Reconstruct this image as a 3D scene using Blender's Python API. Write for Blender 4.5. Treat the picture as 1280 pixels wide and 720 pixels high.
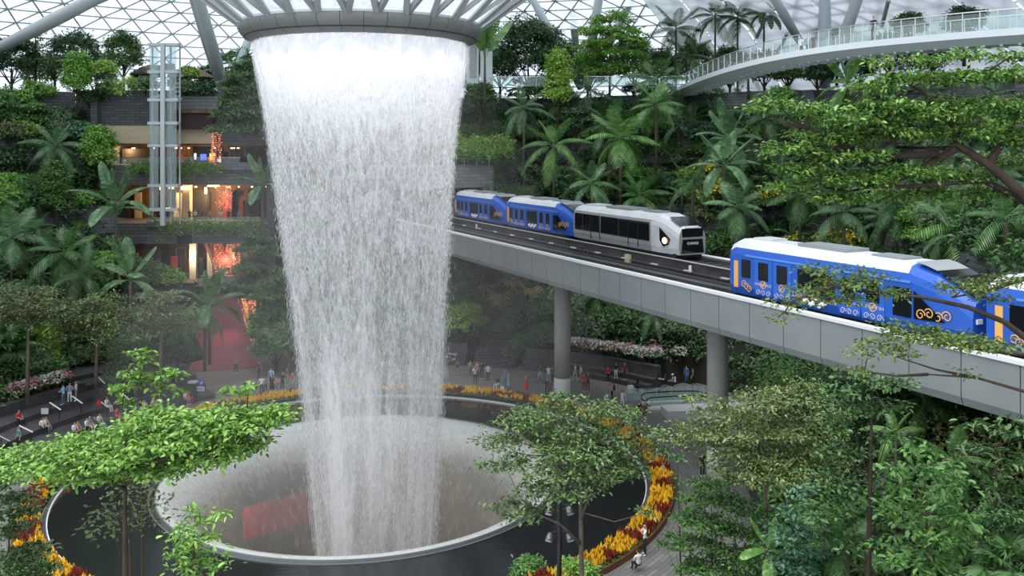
import bpy, bmesh, math, random
import numpy as np
from mathutils import Vector, Matrix, noise

for _o in list(bpy.data.objects):
    bpy.data.objects.remove(_o)
SC = bpy.context.scene
COL = SC.collection
PI = math.pi

# ------------------------------------------------------------------ camera
F = 1136.0; HOR = 183.0; EYE = 22.4          # focal length in pixels, horizon row, eye height
cd = bpy.data.cameras.new('camera'); cam = bpy.data.objects.new('camera', cd); COL.objects.link(cam)
cd.sensor_width = 36.0; cd.lens = F / 1280 * 36; cd.shift_y = -(360 - HOR) / 1280
cd.clip_start = 0.3; cd.clip_end = 800
cam.location = (0, 0, EYE); cam.rotation_euler = (PI / 2, 0, 0)
SC.camera = cam

# ------------------------------------------------------------------ sky, sun, exposure
W = bpy.data.worlds.new('overcast_sky'); SC.world = W; W.use_nodes = True
wn = W.node_tree; wn.nodes.clear()
w_out = wn.nodes.new('ShaderNodeOutputWorld'); w_bg = wn.nodes.new('ShaderNodeBackground')
w_tc = wn.nodes.new('ShaderNodeTexCoord'); w_no = wn.nodes.new('ShaderNodeTexNoise'); w_rp = wn.nodes.new('ShaderNodeValToRGB')
w_no.inputs['Scale'].default_value = 2.2; w_no.inputs['Detail'].default_value = 4
w_rp.color_ramp.elements[0].position = 0.3; w_rp.color_ramp.elements[0].color = (0.70, 0.79, 0.90, 1)
w_rp.color_ramp.elements[1].position = 0.7; w_rp.color_ramp.elements[1].color = (0.96, 0.98, 1.0, 1)
wn.links.new(w_tc.outputs['Generated'], w_no.inputs['Vector']); wn.links.new(w_no.outputs['Fac'], w_rp.inputs['Fac'])
wn.links.new(w_rp.outputs['Color'], w_bg.inputs['Color']); wn.links.new(w_bg.outputs['Background'], w_out.inputs['Surface'])
w_bg.inputs['Strength'].default_value = 1.25
sl = bpy.data.lights.new('sun', 'SUN'); sl.energy = 2.4; sl.angle = math.radians(50); sl.color = (1.0, 0.98, 0.94)
so = bpy.data.objects.new('sun', sl); COL.objects.link(so); so.rotation_euler = (math.radians(14), math.radians(-18), 0)
vs = SC.view_settings
vs.view_transform = 'Standard'; vs.look = 'None'; vs.gamma = 1; vs.use_curve_mapping = False
vs.exposure = 0.50
cy = SC.cycles
cy.max_bounces = 5; cy.diffuse_bounces = 2; cy.glossy_bounces = 2; cy.transmission_bounces = 3
cy.volume_bounces = 0; cy.transparent_max_bounces = 28; cy.caustics_reflective = False; cy.caustics_refractive = False

# ------------------------------------------------------------------ helpers
AX, AY = -10.25, 62.2                          # axis of the falling water
def P(px, py, Y): return Vector(((px - 640) / F * Y, Y, EYE - (py - HOR) / F * Y))
def G(px, py, z=0.0):
    Y = (EYE - z) * F / (py - HOR); return Vector(((px - 640) / F * Y, Y, z))
def polar(r, deg, z=0.0):
    a = math.radians(deg); return Vector((AX + r * math.cos(a), AY + r * math.sin(a), z))
def lerp(a, b, t): return a + (b - a) * t
def interp(x, xs, ys): return float(np.interp(x, xs, ys))

def tag(o, label=None, cat=None, group=None, kind=None):
    if label: o['label'] = label
    if cat: o['category'] = cat
    if group: o['group'] = group
    if kind: o['kind'] = kind
    return o
def link(o, parent=None):
    COL.objects.link(o)
    if parent is not None: o.parent = parent
    return o
def empty(name, loc=(0, 0, 0), rz=0.0, label=None, cat=None, group=None, scale=1.0):
    o = bpy.data.objects.new(name, None); link(o); o.location = loc; o.rotation_euler = (0, 0, rz)
    o.empty_display_size = 0.2
    if scale != 1.0: o.scale = (scale,) * 3
    return tag(o, label, cat, group)
def inst(name, me, parent=None, loc=(0, 0, 0), rot=(0, 0, 0), scale=(1, 1, 1)):
    o = bpy.data.objects.new(name, me); link(o, parent); o.location = loc; o.rotation_euler = rot; o.scale = scale
    return o
KIDS = {}
def dup(root, loc=None, rz=None, scale=None, label=None, group=None):
    r = root.copy(); COL.objects.link(r)
    if loc is not None: r.location = loc
    if rz is not None: r.rotation_euler = (0, 0, rz)
    if scale is not None: r.scale = (scale,) * 3 if not hasattr(scale, '__len__') else scale
    if label: r['label'] = label
    if group: r['group'] = group
    kids = KIDS.get(root.name)
    if kids is None:
        kids = KIDS[root.name] = [(k, list(k.children)) for k in root.children]
    for ch, subs in kids:
        c = ch.copy(); COL.objects.link(c); c.parent = r
        for s in subs:
            d = s.copy(); COL.objects.link(d); d.parent = c
    return r

def np_mesh(name, V, Fc, mat=None, smooth=False):
    V = np.ascontiguousarray(V, dtype=np.float32); Fc = np.ascontiguousarray(Fc, dtype=np.int32)
    me = bpy.data.meshes.new(name); me.vertices.add(len(V)); me.vertices.foreach_set('co', V.ravel())
    M, k = Fc.shape
    me.loops.add(M * k); me.loops.foreach_set('vertex_index', Fc.ravel())
    me.polygons.add(M); me.polygons.foreach_set('loop_start', np.arange(0, M * k, k, dtype=np.int32))
    if smooth: me.polygons.foreach_set('use_smooth', np.ones(M, dtype=bool))
    me.update(calc_edges=True)
    if mat: me.materials.append(mat)
    return me

class MB:
    """collects shapes and links them as one mesh object"""
    def __init__(s): s.v = []; s.f = []; s.mi = []; s.m = 0
    def add(s, vs_, fs_):
        b = len(s.v); s.v.extend(tuple(x) for x in vs_)
        for f in fs_: s.f.append(tuple(i + b for i in f)); s.mi.append(s.m)
        return s
    def box(s, c, size, rot=None, taper=1.0):
        hx, hy, hz = size[0] / 2, size[1] / 2, size[2] / 2; vs_ = []
        for z, k in ((-hz, 1), (hz, taper)):
            for x, y in ((-hx, -hy), (hx, -hy), (hx, hy), (-hx, hy)): vs_.append(Vector((x * k, y * k, z)))
        if rot is not None: vs_ = [rot @ v for v in vs_]
        c = Vector(c)
        return s.add([v + c for v in vs_], [(3, 2, 1, 0), (4, 5, 6, 7), (0, 1, 5, 4), (1, 2, 6, 5), (2, 3, 7, 6), (3, 0, 4, 7)])
    def bar(s, a, b, w, h, up=Vector((0, 0, 1))):
        a = Vector(a); b = Vector(b); d = b - a; L = d.length
        if L < 1e-6: return s
        x = d / L; y = up.cross(x)
        if y.length < 1e-4: y = Vector((0, 1, 0)).cross(x)
        y.normalize(); z = x.cross(y)
        R = Matrix((x, y, z)).transposed()
        return s.box((a + b) / 2, (L, w, h), R)
    def tube(s, pts, rad, n=6, cap=True):
        pts = [Vector(p) for p in pts]; m = len(pts)
        if not hasattr(rad, '__len__'): rad = [rad] * m
        vs_ = []; ref = None
        for i, p in enumerate(pts):
            d = (pts[min(i + 1, m - 1)] - pts[max(i - 1, 0)])
            d = d.normalized() if d.length > 1e-9 else Vector((0, 0, 1))
            if ref is None: ref = Vector((0, 0, 1)) if abs(d.z) < .9 else Vector((1, 0, 0))
            x = ref.cross(d)
            if x.length < 1e-4: x = Vector((0, 1, 0)).cross(d)
            x.normalize(); y = d.cross(x); ref = y.cross(x) * -1 if False else ref
            for k in range(n):
                a = 2 * PI * k / n; vs_.append(p + (x * math.cos(a) + y * math.sin(a)) * rad[i])
        fs_ = [(i * n + k, i * n + (k + 1) % n, (i + 1) * n + (k + 1) % n, (i + 1) * n + k) for i in range(m - 1) for k in range(n)]
        if cap: fs_ += [tuple(range(n))[::-1], tuple((m - 1) * n + k for k in range(n))]
        return s.add(vs_, fs_)
    def lathe(s, prof, n=64, c=(0, 0, 0), a0=0.0, a1=360.0, close=False):
        full = abs(a1 - a0 - 360) < 1e-6; cols = n if full else n + 1; m = len(prof); vs_ = []
        for j in range(cols):
            a = math.radians(a0 + (a1 - a0) * j / n)
            for r, z in prof: vs_.append((c[0] + r * math.cos(a), c[1] + r * math.sin(a), c[2] + z))
        fs_ = []
        for j in range(n):
            j2 = (j + 1) % cols
            for i in range(m if close else m - 1):
                i2 = (i + 1) % m; fs_.append((j * m + i, j2 * m + i, j2 * m + i2, j * m + i2))
        if close and not full:
            fs_ += [tuple(range(m)), tuple(n * m + i for i in range(m))[::-1]]
        return s.add(vs_, fs_)
    def prism(s, poly, z0, z1, base=(0, 0, 0)):
        n = len(poly); b = Vector(base)
        vs_ = [Vector((x, y, z0)) + b for x, y in poly] + [Vector((x, y, z1)) + b for x, y in poly]
        return s.add(vs_, [tuple(range(n))[::-1], tuple(range(n, 2 * n))] + [(i, (i + 1) % n, n + (i + 1) % n, n + i) for i in range(n)])
    def sphere(s, c, r, nu=10, nv=6):
        r = (r, r, r) if not hasattr(r, '__len__') else r; vs_ = [(c[0], c[1], c[2] - r[2])]
        for i in range(1, nv):
            t = PI * i / nv - PI / 2
            for k in range(nu):
                a = 2 * PI * k / nu; vs_.append((c[0] + r[0] * math.cos(t) * math.cos(a), c[1] + r[1] * math.cos(t) * math.sin(a), c[2] + r[2] * math.sin(t)))
        vs_.append((c[0], c[1], c[2] + r[2])); fs_ = []
        for k in range(nu): fs_.append((0, 1 + (k + 1) % nu, 1 + k))
        for i in range(nv - 2):
            for k in range(nu):
                a = 1 + i * nu + k; b = 1 + i * nu + (k + 1) % nu; fs_.append((a, b, b + nu, a + nu))
        t = len(vs_) - 1; o = 1 + (nv - 2) * nu
        for k in range(nu): fs_.append((o + k, o + (k + 1) % nu, t))
        return s.add(vs_, fs_)
    def mesh(s, name, mats, smooth=False):
        me = bpy.data.meshes.new(name); me.from_pydata(s.v, [], s.f)
        mats = mats if isinstance(mats, (list, tuple)) else [mats]
        for m in mats: me.materials.append(m)
        if len(mats) > 1: me.polygons.foreach_set('material_index', s.mi)
        if smooth: me.polygons.foreach_set('use_smooth', [True] * len(me.polygons))
        me.update(); return me
    def build(s, name, mats, parent=None, smooth=False, kind=None, label=None, cat=None, group=None, loc=None, recalc=False):
        me = s.mesh(name, mats, smooth)
        if recalc:
            bm = bmesh.new(); bm.from_mesh(me); bmesh.ops.recalc_face_normals(bm, faces=bm.faces); bm.to_mesh(me); bm.free()
        o = bpy.data.objects.new(name, me); link(o, parent)
        if loc is not None: o.location = loc
        return tag(o, label, cat, group, kind)

# ------------------------------------------------------------------ materials
def newmat(name):
    m = bpy.data.materials.new(name); m.use_nodes = True; nt = m.node_tree; nt.nodes.clear()
    out = nt.nodes.new('ShaderNodeOutputMaterial'); return m, nt, out
def N(nt, t, **kw):
    n = nt.nodes.new(t)
    for k, v in kw.items():
        if k in n.inputs: n.inputs[k].default_value = v
        else: setattr(n, k, v)
    return n
def c4(c): return (c[0], c[1], c[2], 1.0)
def mat(name, col, rough=0.6, metal=0.0, col2=None, scale=3.0, stretch=(1, 1, 1), bump=0.0, spec=0.5, emit=None, estr=0.0, detail=5.0, coord='Object', contrast=(0.35, 0.65)):
    m, nt, out = newmat(name); b = N(nt, 'ShaderNodeBsdfPrincipled')
    b.inputs['Base Color'].default_value = c4(col); b.inputs['Roughness'].default_value = rough; b.inputs['Metallic'].default_value = metal
    b.inputs['Specular IOR Level'].default_value = spec
    if col2 is not None or bump:
        tc = N(nt, 'ShaderNodeTexCoord'); mp = N(nt, 'ShaderNodeMapping'); mp.inputs['Scale'].default_value = stretch
        no = N(nt, 'ShaderNodeTexNoise'); no.inputs['Scale'].default_value = scale; no.inputs['Detail'].default_value = detail
        nt.links.new(tc.outputs[coord], mp.inputs['Vector']); nt.links.new(mp.outputs['Vector'], no.inputs['Vector'])
        if col2 is not None:
            rp = N(nt, 'ShaderNodeValToRGB'); rp.color_ramp.elements[0].position = contrast[0]; rp.color_ramp.elements[1].position = contrast[1]
            rp.color_ramp.elements[0].color = c4(col); rp.color_ramp.elements[1].color = c4(col2)
            nt.links.new(no.outputs['Fac'], rp.inputs['Fac']); nt.links.new(rp.outputs['Color'], b.inputs['Base Color'])
        if bump:
            bp = N(nt, 'ShaderNodeBump'); bp.inputs['Strength'].default_value = bump; bp.inputs['Distance'].default_value = 0.1
            nt.links.new(no.outputs['Fac'], bp.inputs['Height']); nt.links.new(bp.outputs['Normal'], b.inputs['Normal'])
    if emit is not None:
        b.inputs['Emission Color'].default_value = c4(emit); b.inputs['Emission Strength'].default_value = estr
    nt.links.new(b.outputs['BSDF'], out.inputs['Surface']); return m

def leafmat(name, dark, light, rough=0.42, trans=0.28, hue=0.10):
    m, nt, out = newmat(name); b = N(nt, 'ShaderNodeBsdfPrincipled'); t = N(nt, 'ShaderNodeBsdfTranslucent'); mx = N(nt, 'ShaderNodeMixShader')
    g = N(nt, 'ShaderNodeNewGeometry'); oi = N(nt, 'ShaderNodeObjectInfo'); rp = N(nt, 'ShaderNodeValToRGB')
    rp.color_ramp.elements[0].position = 0.05; rp.color_ramp.elements[0].color = c4(dark)
    rp.color_ramp.elements[1].position = 0.95; rp.color_ramp.elements[1].color = c4(light)
    hs = N(nt, 'ShaderNodeHueSaturation'); hs.inputs['Saturation'].default_value = 1.0
    mr = N(nt, 'ShaderNodeMapRange'); mr.inputs['To Min'].default_value = 1 - hue * 2.2; mr.inputs['To Max'].default_value = 1 + hue * 2.2
    nt.links.new(oi.outputs['Random'], mr.inputs['Value']); nt.links.new(mr.outputs['Result'], hs.inputs['Value'])
    nt.links.new(g.outputs['Random Per Island'], rp.inputs['Fac']); nt.links.new(rp.outputs['Color'], hs.inputs['Color'])
    nt.links.new(hs.outputs['Color'], b.inputs['Base Color']); nt.links.new(hs.outputs['Color'], t.inputs['Color'])
    b.inputs['Roughness'].default_value = rough; b.inputs['Specular IOR Level'].default_value = 0.5
    mx.inputs['Fac'].default_value = trans
    nt.links.new(b.outputs['BSDF'], mx.inputs[1]); nt.links.new(t.outputs['BSDF'], mx.inputs[2]); nt.links.new(mx.outputs['Shader'], out.inputs['Surface'])
    return m

def stonemat(name, c1, c2, mortar, bw=1.2, bh=0.4, scale=1.0):
    """courses of cut stone, too far off to be built one by one"""
    m, nt, out = newmat(name); b = N(nt, 'ShaderNodeBsdfPrincipled'); tc = N(nt, 'ShaderNodeTexCoord')
    sp = N(nt, 'ShaderNodeSeparateXYZ'); cb = N(nt, 'ShaderNodeCombineXYZ'); ad = N(nt, 'ShaderNodeMath', operation='ADD')
    nt.links.new(tc.outputs['Object'], sp.inputs[0]); nt.links.new(sp.outputs[0], ad.inputs[0]); nt.links.new(sp.outputs[1], ad.inputs[1])
    nt.links.new(ad.outputs[0], cb.inputs[0]); nt.links.new(sp.outputs[2], cb.inputs[1])
    br = N(nt, 'ShaderNodeTexBrick'); br.inputs['Color1'].default_value = c4(c1); br.inputs['Color2'].default_value = c4(c2); br.inputs['Mortar'].default_value = c4(mortar)
    br.inputs['Scale'].default_value = scale; br.inputs['Brick Width'].default_value = bw; br.inputs['Row Height'].default_value = bh; br.inputs['Mortar Size'].default_value = 0.03
    nt.links.new(cb.outputs[0], br.inputs['Vector']); nt.links.new(br.outputs['Color'], b.inputs['Base Color']); b.inputs['Roughness'].default_value = 0.75
    bp = N(nt, 'ShaderNodeBump', Strength=0.4); nt.links.new(br.outputs['Fac'], bp.inputs['Height']); bp.invert = True; nt.links.new(bp.outputs['Normal'], b.inputs['Normal'])
    nt.links.new(b.outputs['BSDF'], out.inputs['Surface']); return m

def glassmat(name, col=(0.9, 0.95, 0.97), clear=0.75, rough=0.15, white=False, spec=0.5):
    m, nt, out = newmat(name); tr = N(nt, 'ShaderNodeBsdfTransparent'); b = N(nt, 'ShaderNodeBsdfPrincipled'); mx = N(nt, 'ShaderNodeMixShader')
    tr.inputs['Color'].default_value = c4(col if not white else (.74, .78, .82)); b.inputs['Base Color'].default_value = c4(col); b.inputs['Roughness'].default_value = rough
    b.inputs['Specular IOR Level'].default_value = spec
    mx.inputs['Fac'].default_value = 1 - clear
    nt.links.new(tr.outputs[0], mx.inputs[1])
    if white:
        tl = N(nt, 'ShaderNodeBsdfTranslucent'); tl.inputs['Color'].default_value = c4(col); m2 = N(nt, 'ShaderNodeMixShader'); m2.inputs['Fac'].default_value = .6
        nt.links.new(b.outputs[0], m2.inputs[1]); nt.links.new(tl.outputs[0], m2.inputs[2]); nt.links.new(m2.outputs[0], mx.inputs[2])
    else: nt.links.new(b.outputs[0], mx.inputs[2])
    nt.links.new(mx.outputs[0], out.inputs['Surface']); return m

M = {}
M['steel'] = mat('painted_steel', (0.56, 0.62, 0.66), 0.45, 0.0)
M['steel_pale'] = mat('pale_steel', (0.62, 0.68, 0.72), 0.4)
M['lattice'] = mat('lattice_steel', (0.72, 0.77, 0.80), 0.5)
M['ring'] = mat('ring_panel', (0.17, 0.18, 0.175), 0.5, col2=(0.20, 0.21, 0.205), scale=0.6)
M['ring_dark'] = mat('ring_gap', (0.05, 0.05, 0.05), 0.8)
M['dome_glass'] = glassmat('fritted_glass', (0.70, 0.75, 0.79), 0.50, 0.3, white=True)
M['funnel_glass'] = glassmat('funnel_glass', (0.9, 0.95, 0.97), 0.55, 0.15, white=True)
M['rail_glass'] = glassmat('rail_glass', (0.84, 0.93, 0.91), 0.84, 0.05)
M['shaft_glass'] = glassmat('shaft_glass', (0.80, 0.88, 0.90), 0.76, 0.05)
M['chrome'] = mat('brushed_metal', (0.6, 0.62, 0.64), 0.3, 1.0)
M['white_paint'] = mat('white_paint', (0.82, 0.83, 0.84), 0.5)
M['black_metal'] = mat('black_metal', (0.015, 0.016, 0.018), 0.45)
M['dark_stone'] = stonemat('dark_stone', (0.085, 0.095, 0.10), (0.125, 0.135, 0.14), (0.045, 0.048, 0.05), 1.2, 0.35)
M['grey_stone'] = stonemat('grey_stone', (0.17, 0.185, 0.19), (0.25, 0.26, 0.265), (0.09, 0.095, 0.10), 1.5, 0.4)
M['bench_stone'] = mat('bench_stone', (0.045, 0.046, 0.049), 0.6, col2=(0.075, 0.076, 0.08), scale=1.2)
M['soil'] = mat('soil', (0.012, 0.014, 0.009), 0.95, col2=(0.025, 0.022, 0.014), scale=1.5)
M['bark_pale'] = mat('pale_bark', (0.20, 0.175, 0.13), 0.85, col2=(0.11, 0.09, 0.065), scale=4, stretch=(1, 1, .3), bump=.4)
M['bark_dark'] = mat('dark_bark', (0.035, 0.024, 0.017), 0.85, col2=(0.07, 0.048, 0.033), scale=5, stretch=(1, 1, .3), bump=.4)
M['bark_palm'] = mat('palm_bark', (0.13, 0.12, 0.08), 0.85, col2=(0.07, 0.065, 0.045), scale=2, stretch=(.4, .4, 4), bump=.4)
M['leaf_dark'] = leafmat('leaf_dark', (0.029, 0.079, 0.029), (0.074, 0.173, 0.057))
M['leaf_mid'] = leafmat('leaf_mid', (0.057, 0.140, 0.037), (0.140, 0.296, 0.074))
M['leaf_bright'] = leafmat('leaf_bright', (0.099, 0.248, 0.041), (0.329, 0.593, 0.116))
M['leaf_lime'] = leafmat('leaf_lime', (0.182, 0.329, 0.050), (0.428, 0.659, 0.132))
M['leaf_olive'] = leafmat('leaf_olive', (0.099, 0.140, 0.057), (0.215, 0.281, 0.107))
M['leaf_soft'] = leafmat('leaf_soft', (0.083, 0.156, 0.074), (0.198, 0.329, 0.140))
M['leaf_brown'] = leafmat('leaf_brown', (0.148, 0.107, 0.041), (0.362, 0.314, 0.116))
M['leaf_blue'] = leafmat('leaf_blue', (0.057, 0.140, 0.090), (0.140, 0.281, 0.173))
M['leaf_over'] = leafmat('leaf_over', (0.035, 0.105, 0.016), (0.25, 0.45, 0.095), 0.27, 0.24)
M['leaf_near'] = leafmat('leaf_near', (0.055, 0.146, 0.022), (0.293, 0.512, 0.104), 0.33, 0.28)
M['leaf_near_dark'] = leafmat('leaf_near_dark', (0.027, 0.079, 0.022), (0.122, 0.244, 0.073), 0.3, 0.2)
M['leaf_near_soft'] = leafmat('leaf_near_soft', (0.049, 0.104, 0.030), (0.207, 0.342, 0.110), 0.35, 0.25)
M['leaf_bough'] = leafmat('leaf_bough', (0.073, 0.134, 0.027), (0.244, 0.366, 0.091), 0.35, 0.28)
M['leaf_near_olive'] = leafmat('leaf_near_olive', (0.061, 0.104, 0.027), (0.232, 0.317, 0.104), 0.33, 0.25)
M['frond'] = leafmat('frond', (0.037, 0.104, 0.027), (0.104, 0.232, 0.067), 0.34)
M['frond_blue'] = leafmat('frond_blue', (0.075, 0.165, 0.075), (0.18, 0.33, 0.145), 0.36)
M['frond_light'] = leafmat('frond_light', (0.073, 0.183, 0.043), (0.207, 0.390, 0.110), 0.36)
M['funnel_beam'] = mat('funnel_beam', (0.34, 0.37, 0.38), 0.45)
M['frond_brown'] = leafmat('frond_brown', (0.198, 0.148, 0.057), (0.428, 0.329, 0.140), 0.5)
M['stem'] = mat('stem', (0.08, 0.13, 0.05), 0.6)
M['fl_white'] = leafmat('petal_white', (0.55, 0.5, 0.5), (0.8, 0.78, 0.75), .6, .2, 0.02)
M['fl_pink'] = leafmat('petal_pink', (0.45, 0.12, 0.2), (0.7, 0.4, 0.45), .6, .2, 0.02)
M['fl_yellow'] = leafmat('plume_yellow', (0.80, 0.42, 0.01), (0.95, 0.62, 0.02), .6, .2, 0.04)
M['fl_orange'] = leafmat('plume_orange', (0.45, 0.12, 0.01), (0.80, 0.34, 0.015), .6, .2, 0.04)
M['fl_red'] = leafmat('plume_red', (0.14, 0.015, 0.008), (0.30, 0.035, 0.012), .6, .2, 0.04)
M['fl_orchid'] = leafmat('orchid_yellow', (0.7, 0.6, 0.03), (0.9, 0.82, 0.1), .6, .25, 0.03)
M['girder'] = mat('girder_panel', (0.215, 0.24, 0.25), 0.38, 0.1, col2=(0.245, 0.27, 0.28), scale=0.5)
M['coping'] = mat('white_coping', (0.66, 0.68, 0.70), 0.4)
M['deck'] = mat('bridge_deck', (0.018, 0.019, 0.021), 0.7, col2=(0.03, 0.031, 0.033), scale=1)
M['plinth'] = mat('track_plinth', (0.035, 0.036, 0.038), 0.6, col2=(0.065, 0.066, 0.068), scale=2.0, stretch=(.3, 1, 1))
M['rail_steel'] = mat('rail_steel', (0.30, 0.31, 0.32), 0.35, 0.8)
M['concrete'] = mat('concrete', (0.36, 0.36, 0.34), 0.8, col2=(0.41, 0.41, 0.39), scale=1.0)
M['concrete_pale'] = mat('concrete_pale', (0.48, 0.49, 0.50), 0.75)
M['train_blue'] = mat('blue_livery', (0.020, 0.095, 0.45), 0.28, spec=.5)
M['train_blue2'] = mat('door_blue', (0.024, 0.12, 0.52), 0.28, spec=.5)
M['train_sky'] = mat('pale_blue_trim', (0.10, 0.26, 0.66), 0.35)
M['train_white'] = mat('white_roof', (0.58, 0.60, 0.62), 0.35, col2=(0.48, 0.51, 0.54), scale=.8)
M['train_grey'] = mat('grey_roof', (0.24, 0.27, 0.29), 0.3)
M['train_silver'] = mat('silver_side', (0.36, 0.38, 0.40), 0.3, 0.35)
M['win_dark'] = mat('dark_window', (0.006, 0.007, 0.009), 0.08, spec=.45)
M['gold'] = mat('gold_print', (0.70, 0.38, 0.10), 0.5)
M['pinkish'] = mat('pale_print', (0.62, 0.50, 0.52), 0.5)
M['lamp_warm'] = mat('headlamp', (0.9, 0.8, 0.5), 0.3, emit=(1.0, 0.78, 0.35), estr=3.0)
M['rubber'] = mat('rubber', (0.012, 0.012, 0.013), 0.7)
M['skin'] = mat('skin', (0.46, 0.28, 0.19), 0.55)
M['skin_dark'] = mat('skin_dark', (0.22, 0.12, 0.075), 0.55)
M['eye'] = mat('eye', (0.02, 0.015, 0.012), 0.2)

# ------------------------------------------------------------------ terrain
def hill_base(th):
    return np.interp(th, [-80, -55, -40, -20, 0, 15, 30, 41, 45, 68, 72, 78, 82, 108, 125, 147, 151, 180, 215], [32, 30.5, 28.5, 26, 27, 31, 37, 37, 33, 32.8, 36.5, 36.5, 33, 33, 37, 36.3, 31.6, 31.2, 31])
HT = [0, 1.5, 6, 6.3, 13, 13.3, 20, 20.3, 26.5, 26.8, 90]
HZ = [2.3, 2.6, 6, 8, 13.5, 16, 20.5, 23.2, 26.4, 28.95, 29.0]
def hill(x, y):
    dx, dy = x - AX, y - AY
    r = math.hypot(dx, dy); th = math.degrees(math.atan2(dy, dx))
    if th < -110: th += 360
    t = r - hill_base(th)
    if t < 0: return 0.0
    z = float(np.interp(t, HT, HZ))
    x0 = x + .4806 * y
    if 110.5 < th < 124.5: z = min(z, 0.02)
    elif 124.5 <= th < 131.5: z = min(z, 9.0 if y < 106 else 0.0)
    if th < 92 and y < 108: z = min(z, float(np.interp(x0, [24, 36, 48, 51], [3.0, 7.0, 10.8, 40])))
    return z
def site(px, py, H=0.0, lo=40.0, hi=135.0):
    """where the line of sight through a pixel meets the hillside raised by H"""
    Y = lo
    while Y < hi:
        X = (px - 640) / F * Y; z = EYE - (py - HOR) / F * Y
        h = hill(X, Y)
        if h + H >= z: return Vector((X, Y, h))
        Y += 0.4
    X = (px - 640) / F * hi; return Vector((X, hi, hill(X, hi)))

rs = np.concatenate([np.arange(24, 70, 0.9), np.arange(70, 112, 3.0)]); ths = np.arange(-80, 216, 1.3)
hv = []; hf = []; hmi = []
for i, r in enumerate(rs):
    for j, th in enumerate(ths):
        p = polar(r, th); z = hill(p.x, p.y); hv.append((p.x, p.y, z - (0.06 if z < .1 else 0)))
nT = len(ths)
for i in range(len(rs) - 1):
    for j in range(nT - 1):
        q = (i * nT + j, (i + 1) * nT + j, (i + 1) * nT + j + 1, i * nT + j + 1)
        zs = [hv[k][2] for k in q]
        if max(zs) <= 0: continue
        hf.append(q); hmi.append(1 if max(zs) - min(zs) > 1.15 and max(zs) > 7 else 0)
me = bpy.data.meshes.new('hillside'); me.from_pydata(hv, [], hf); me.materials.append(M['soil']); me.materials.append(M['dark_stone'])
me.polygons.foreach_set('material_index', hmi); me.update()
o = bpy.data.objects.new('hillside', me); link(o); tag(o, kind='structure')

# plaza floor: dark paving that runs round the pool
def paving():
    m, nt, out = newmat('plaza_paving'); b = N(nt, 'ShaderNodeBsdfPrincipled'); tc = N(nt, 'ShaderNodeTexCoord')
    sp = N(nt, 'ShaderNodeSeparateXYZ'); nt.links.new(tc.outputs['Object'], sp.inputs[0])
    at = N(nt, 'ShaderNodeMath', operation='ARCTAN2'); nt.links.new(sp.outputs[1], at.inputs[0]); nt.links.new(sp.outputs[0], at.inputs[1])
    ml = N(nt, 'ShaderNodeMath', operation='MULTIPLY'); ml.inputs[1].default_value = 24; nt.links.new(at.outputs[0], ml.inputs[0])
    vl = N(nt, 'ShaderNodeVectorMath', operation='LENGTH'); nt.links.new(tc.outputs['Object'], vl.inputs[0])
    cb = N(nt, 'ShaderNodeCombineXYZ'); nt.links.new(ml.outputs[0], cb.inputs[0]); nt.links.new(vl.outputs['Value'], cb.inputs[1])
    br = N(nt, 'ShaderNodeTexBrick'); br.inputs['Color1'].default_value = (.14, .14, .138, 1); br.inputs['Color2'].default_value = (.21, .208, .20, 1); br.inputs['Mortar'].default_value = (.08, .08, .08, 1)
    br.inputs['Scale'].default_value = 1.0; br.inputs['Brick Width'].default_value = 2.0; br.inputs['Row Height'].default_value = 0.28; br.inputs['Mortar Size'].default_value = 0.02
    nt.links.new(cb.outputs[0], br.inputs['Vector']); nt.links.new(br.outputs['Color'], b.inputs['Base Color']); b.inputs['Roughness'].default_value = 0.5
    nt.links.new(b.outputs[0], out.inputs[0]); return m
M['paving'] = paving()
fl = MB(); fl.lathe([(19.6, 0), (34, 0), (62, 0)], 160, a0=-95, a1=235)
fl.build('floor', M['paving'], loc=(AX, AY, 0), kind='structure')

# ------------------------------------------------------------------ glass roof
ceil = empty('ceiling'); tag(ceil, kind='structure')
RR = [30, 40, 50, 58, 62, 65, 68, 71, 74, 77, 80, 83, 86, 89, 92]
def roof_z(r): return float(np.interp(r, [26, 32, 40, 50, 58, 64, 72, 80, 86, 92], [40.5, 42, 43.2, 43.4, 42.9, 41.5, 39, 35.3, 32, 28.4]))
NB = 120
def node(i, k):
    r = RR[i]; return polar(r, (k + (0.5 if i % 2 else 0)) * 360 / NB, roof_z(r))
def inframe(p, m=40):
    if p.y < 5: return False
    px = 640 + p.x / p.y * F; py = HOR - (p.z - EYE) / p.y * F
    return -m < px < 1280 + m and -m < py < 720 + m
k0, k1 = -8, 68
panes = []; beams = []
for i in range(len(RR) - 1):
    for k in range(k0, k1):
        a, b = node(i, k), node(i, k + 1)
        if i % 2: c, d, e = node(i + 1, k + 1), node(i + 1, k), node(i + 1, k + 1)
        else: c, d, e = node(i + 1, k), node(i + 1, k - 1), node(i + 1, k)
        panes.append((a, b, c)); panes.append((d, c, a))
        beams.append((a, b)); beams.append((a, c)); beams.append((a, d))
def psize(t): return (inframe(sum(t, Vector()) / len(t)), -(sum(t, Vector()) / len(t)).y)
panes.sort(key=psize, reverse=True); beams.sort(key=psize, reverse=True)
for t in panes[:290]:
    mb = MB(); mb.add(t, [(0, 1, 2)]); mb.build('pane', M['dome_glass'], ceil)
mb = MB()
for t in panes[290:]: mb.add(t, [(0, 1, 2)])
mb.build('glazing', M['dome_glass'], ceil, kind='stuff')
def inward(p): return (Vector((AX, AY, 10)) - p).normalized()
bmesh_unit = MB().box((0, 0, 0), (1, 1, 1)).mesh('beam', M['lattice'])
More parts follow.
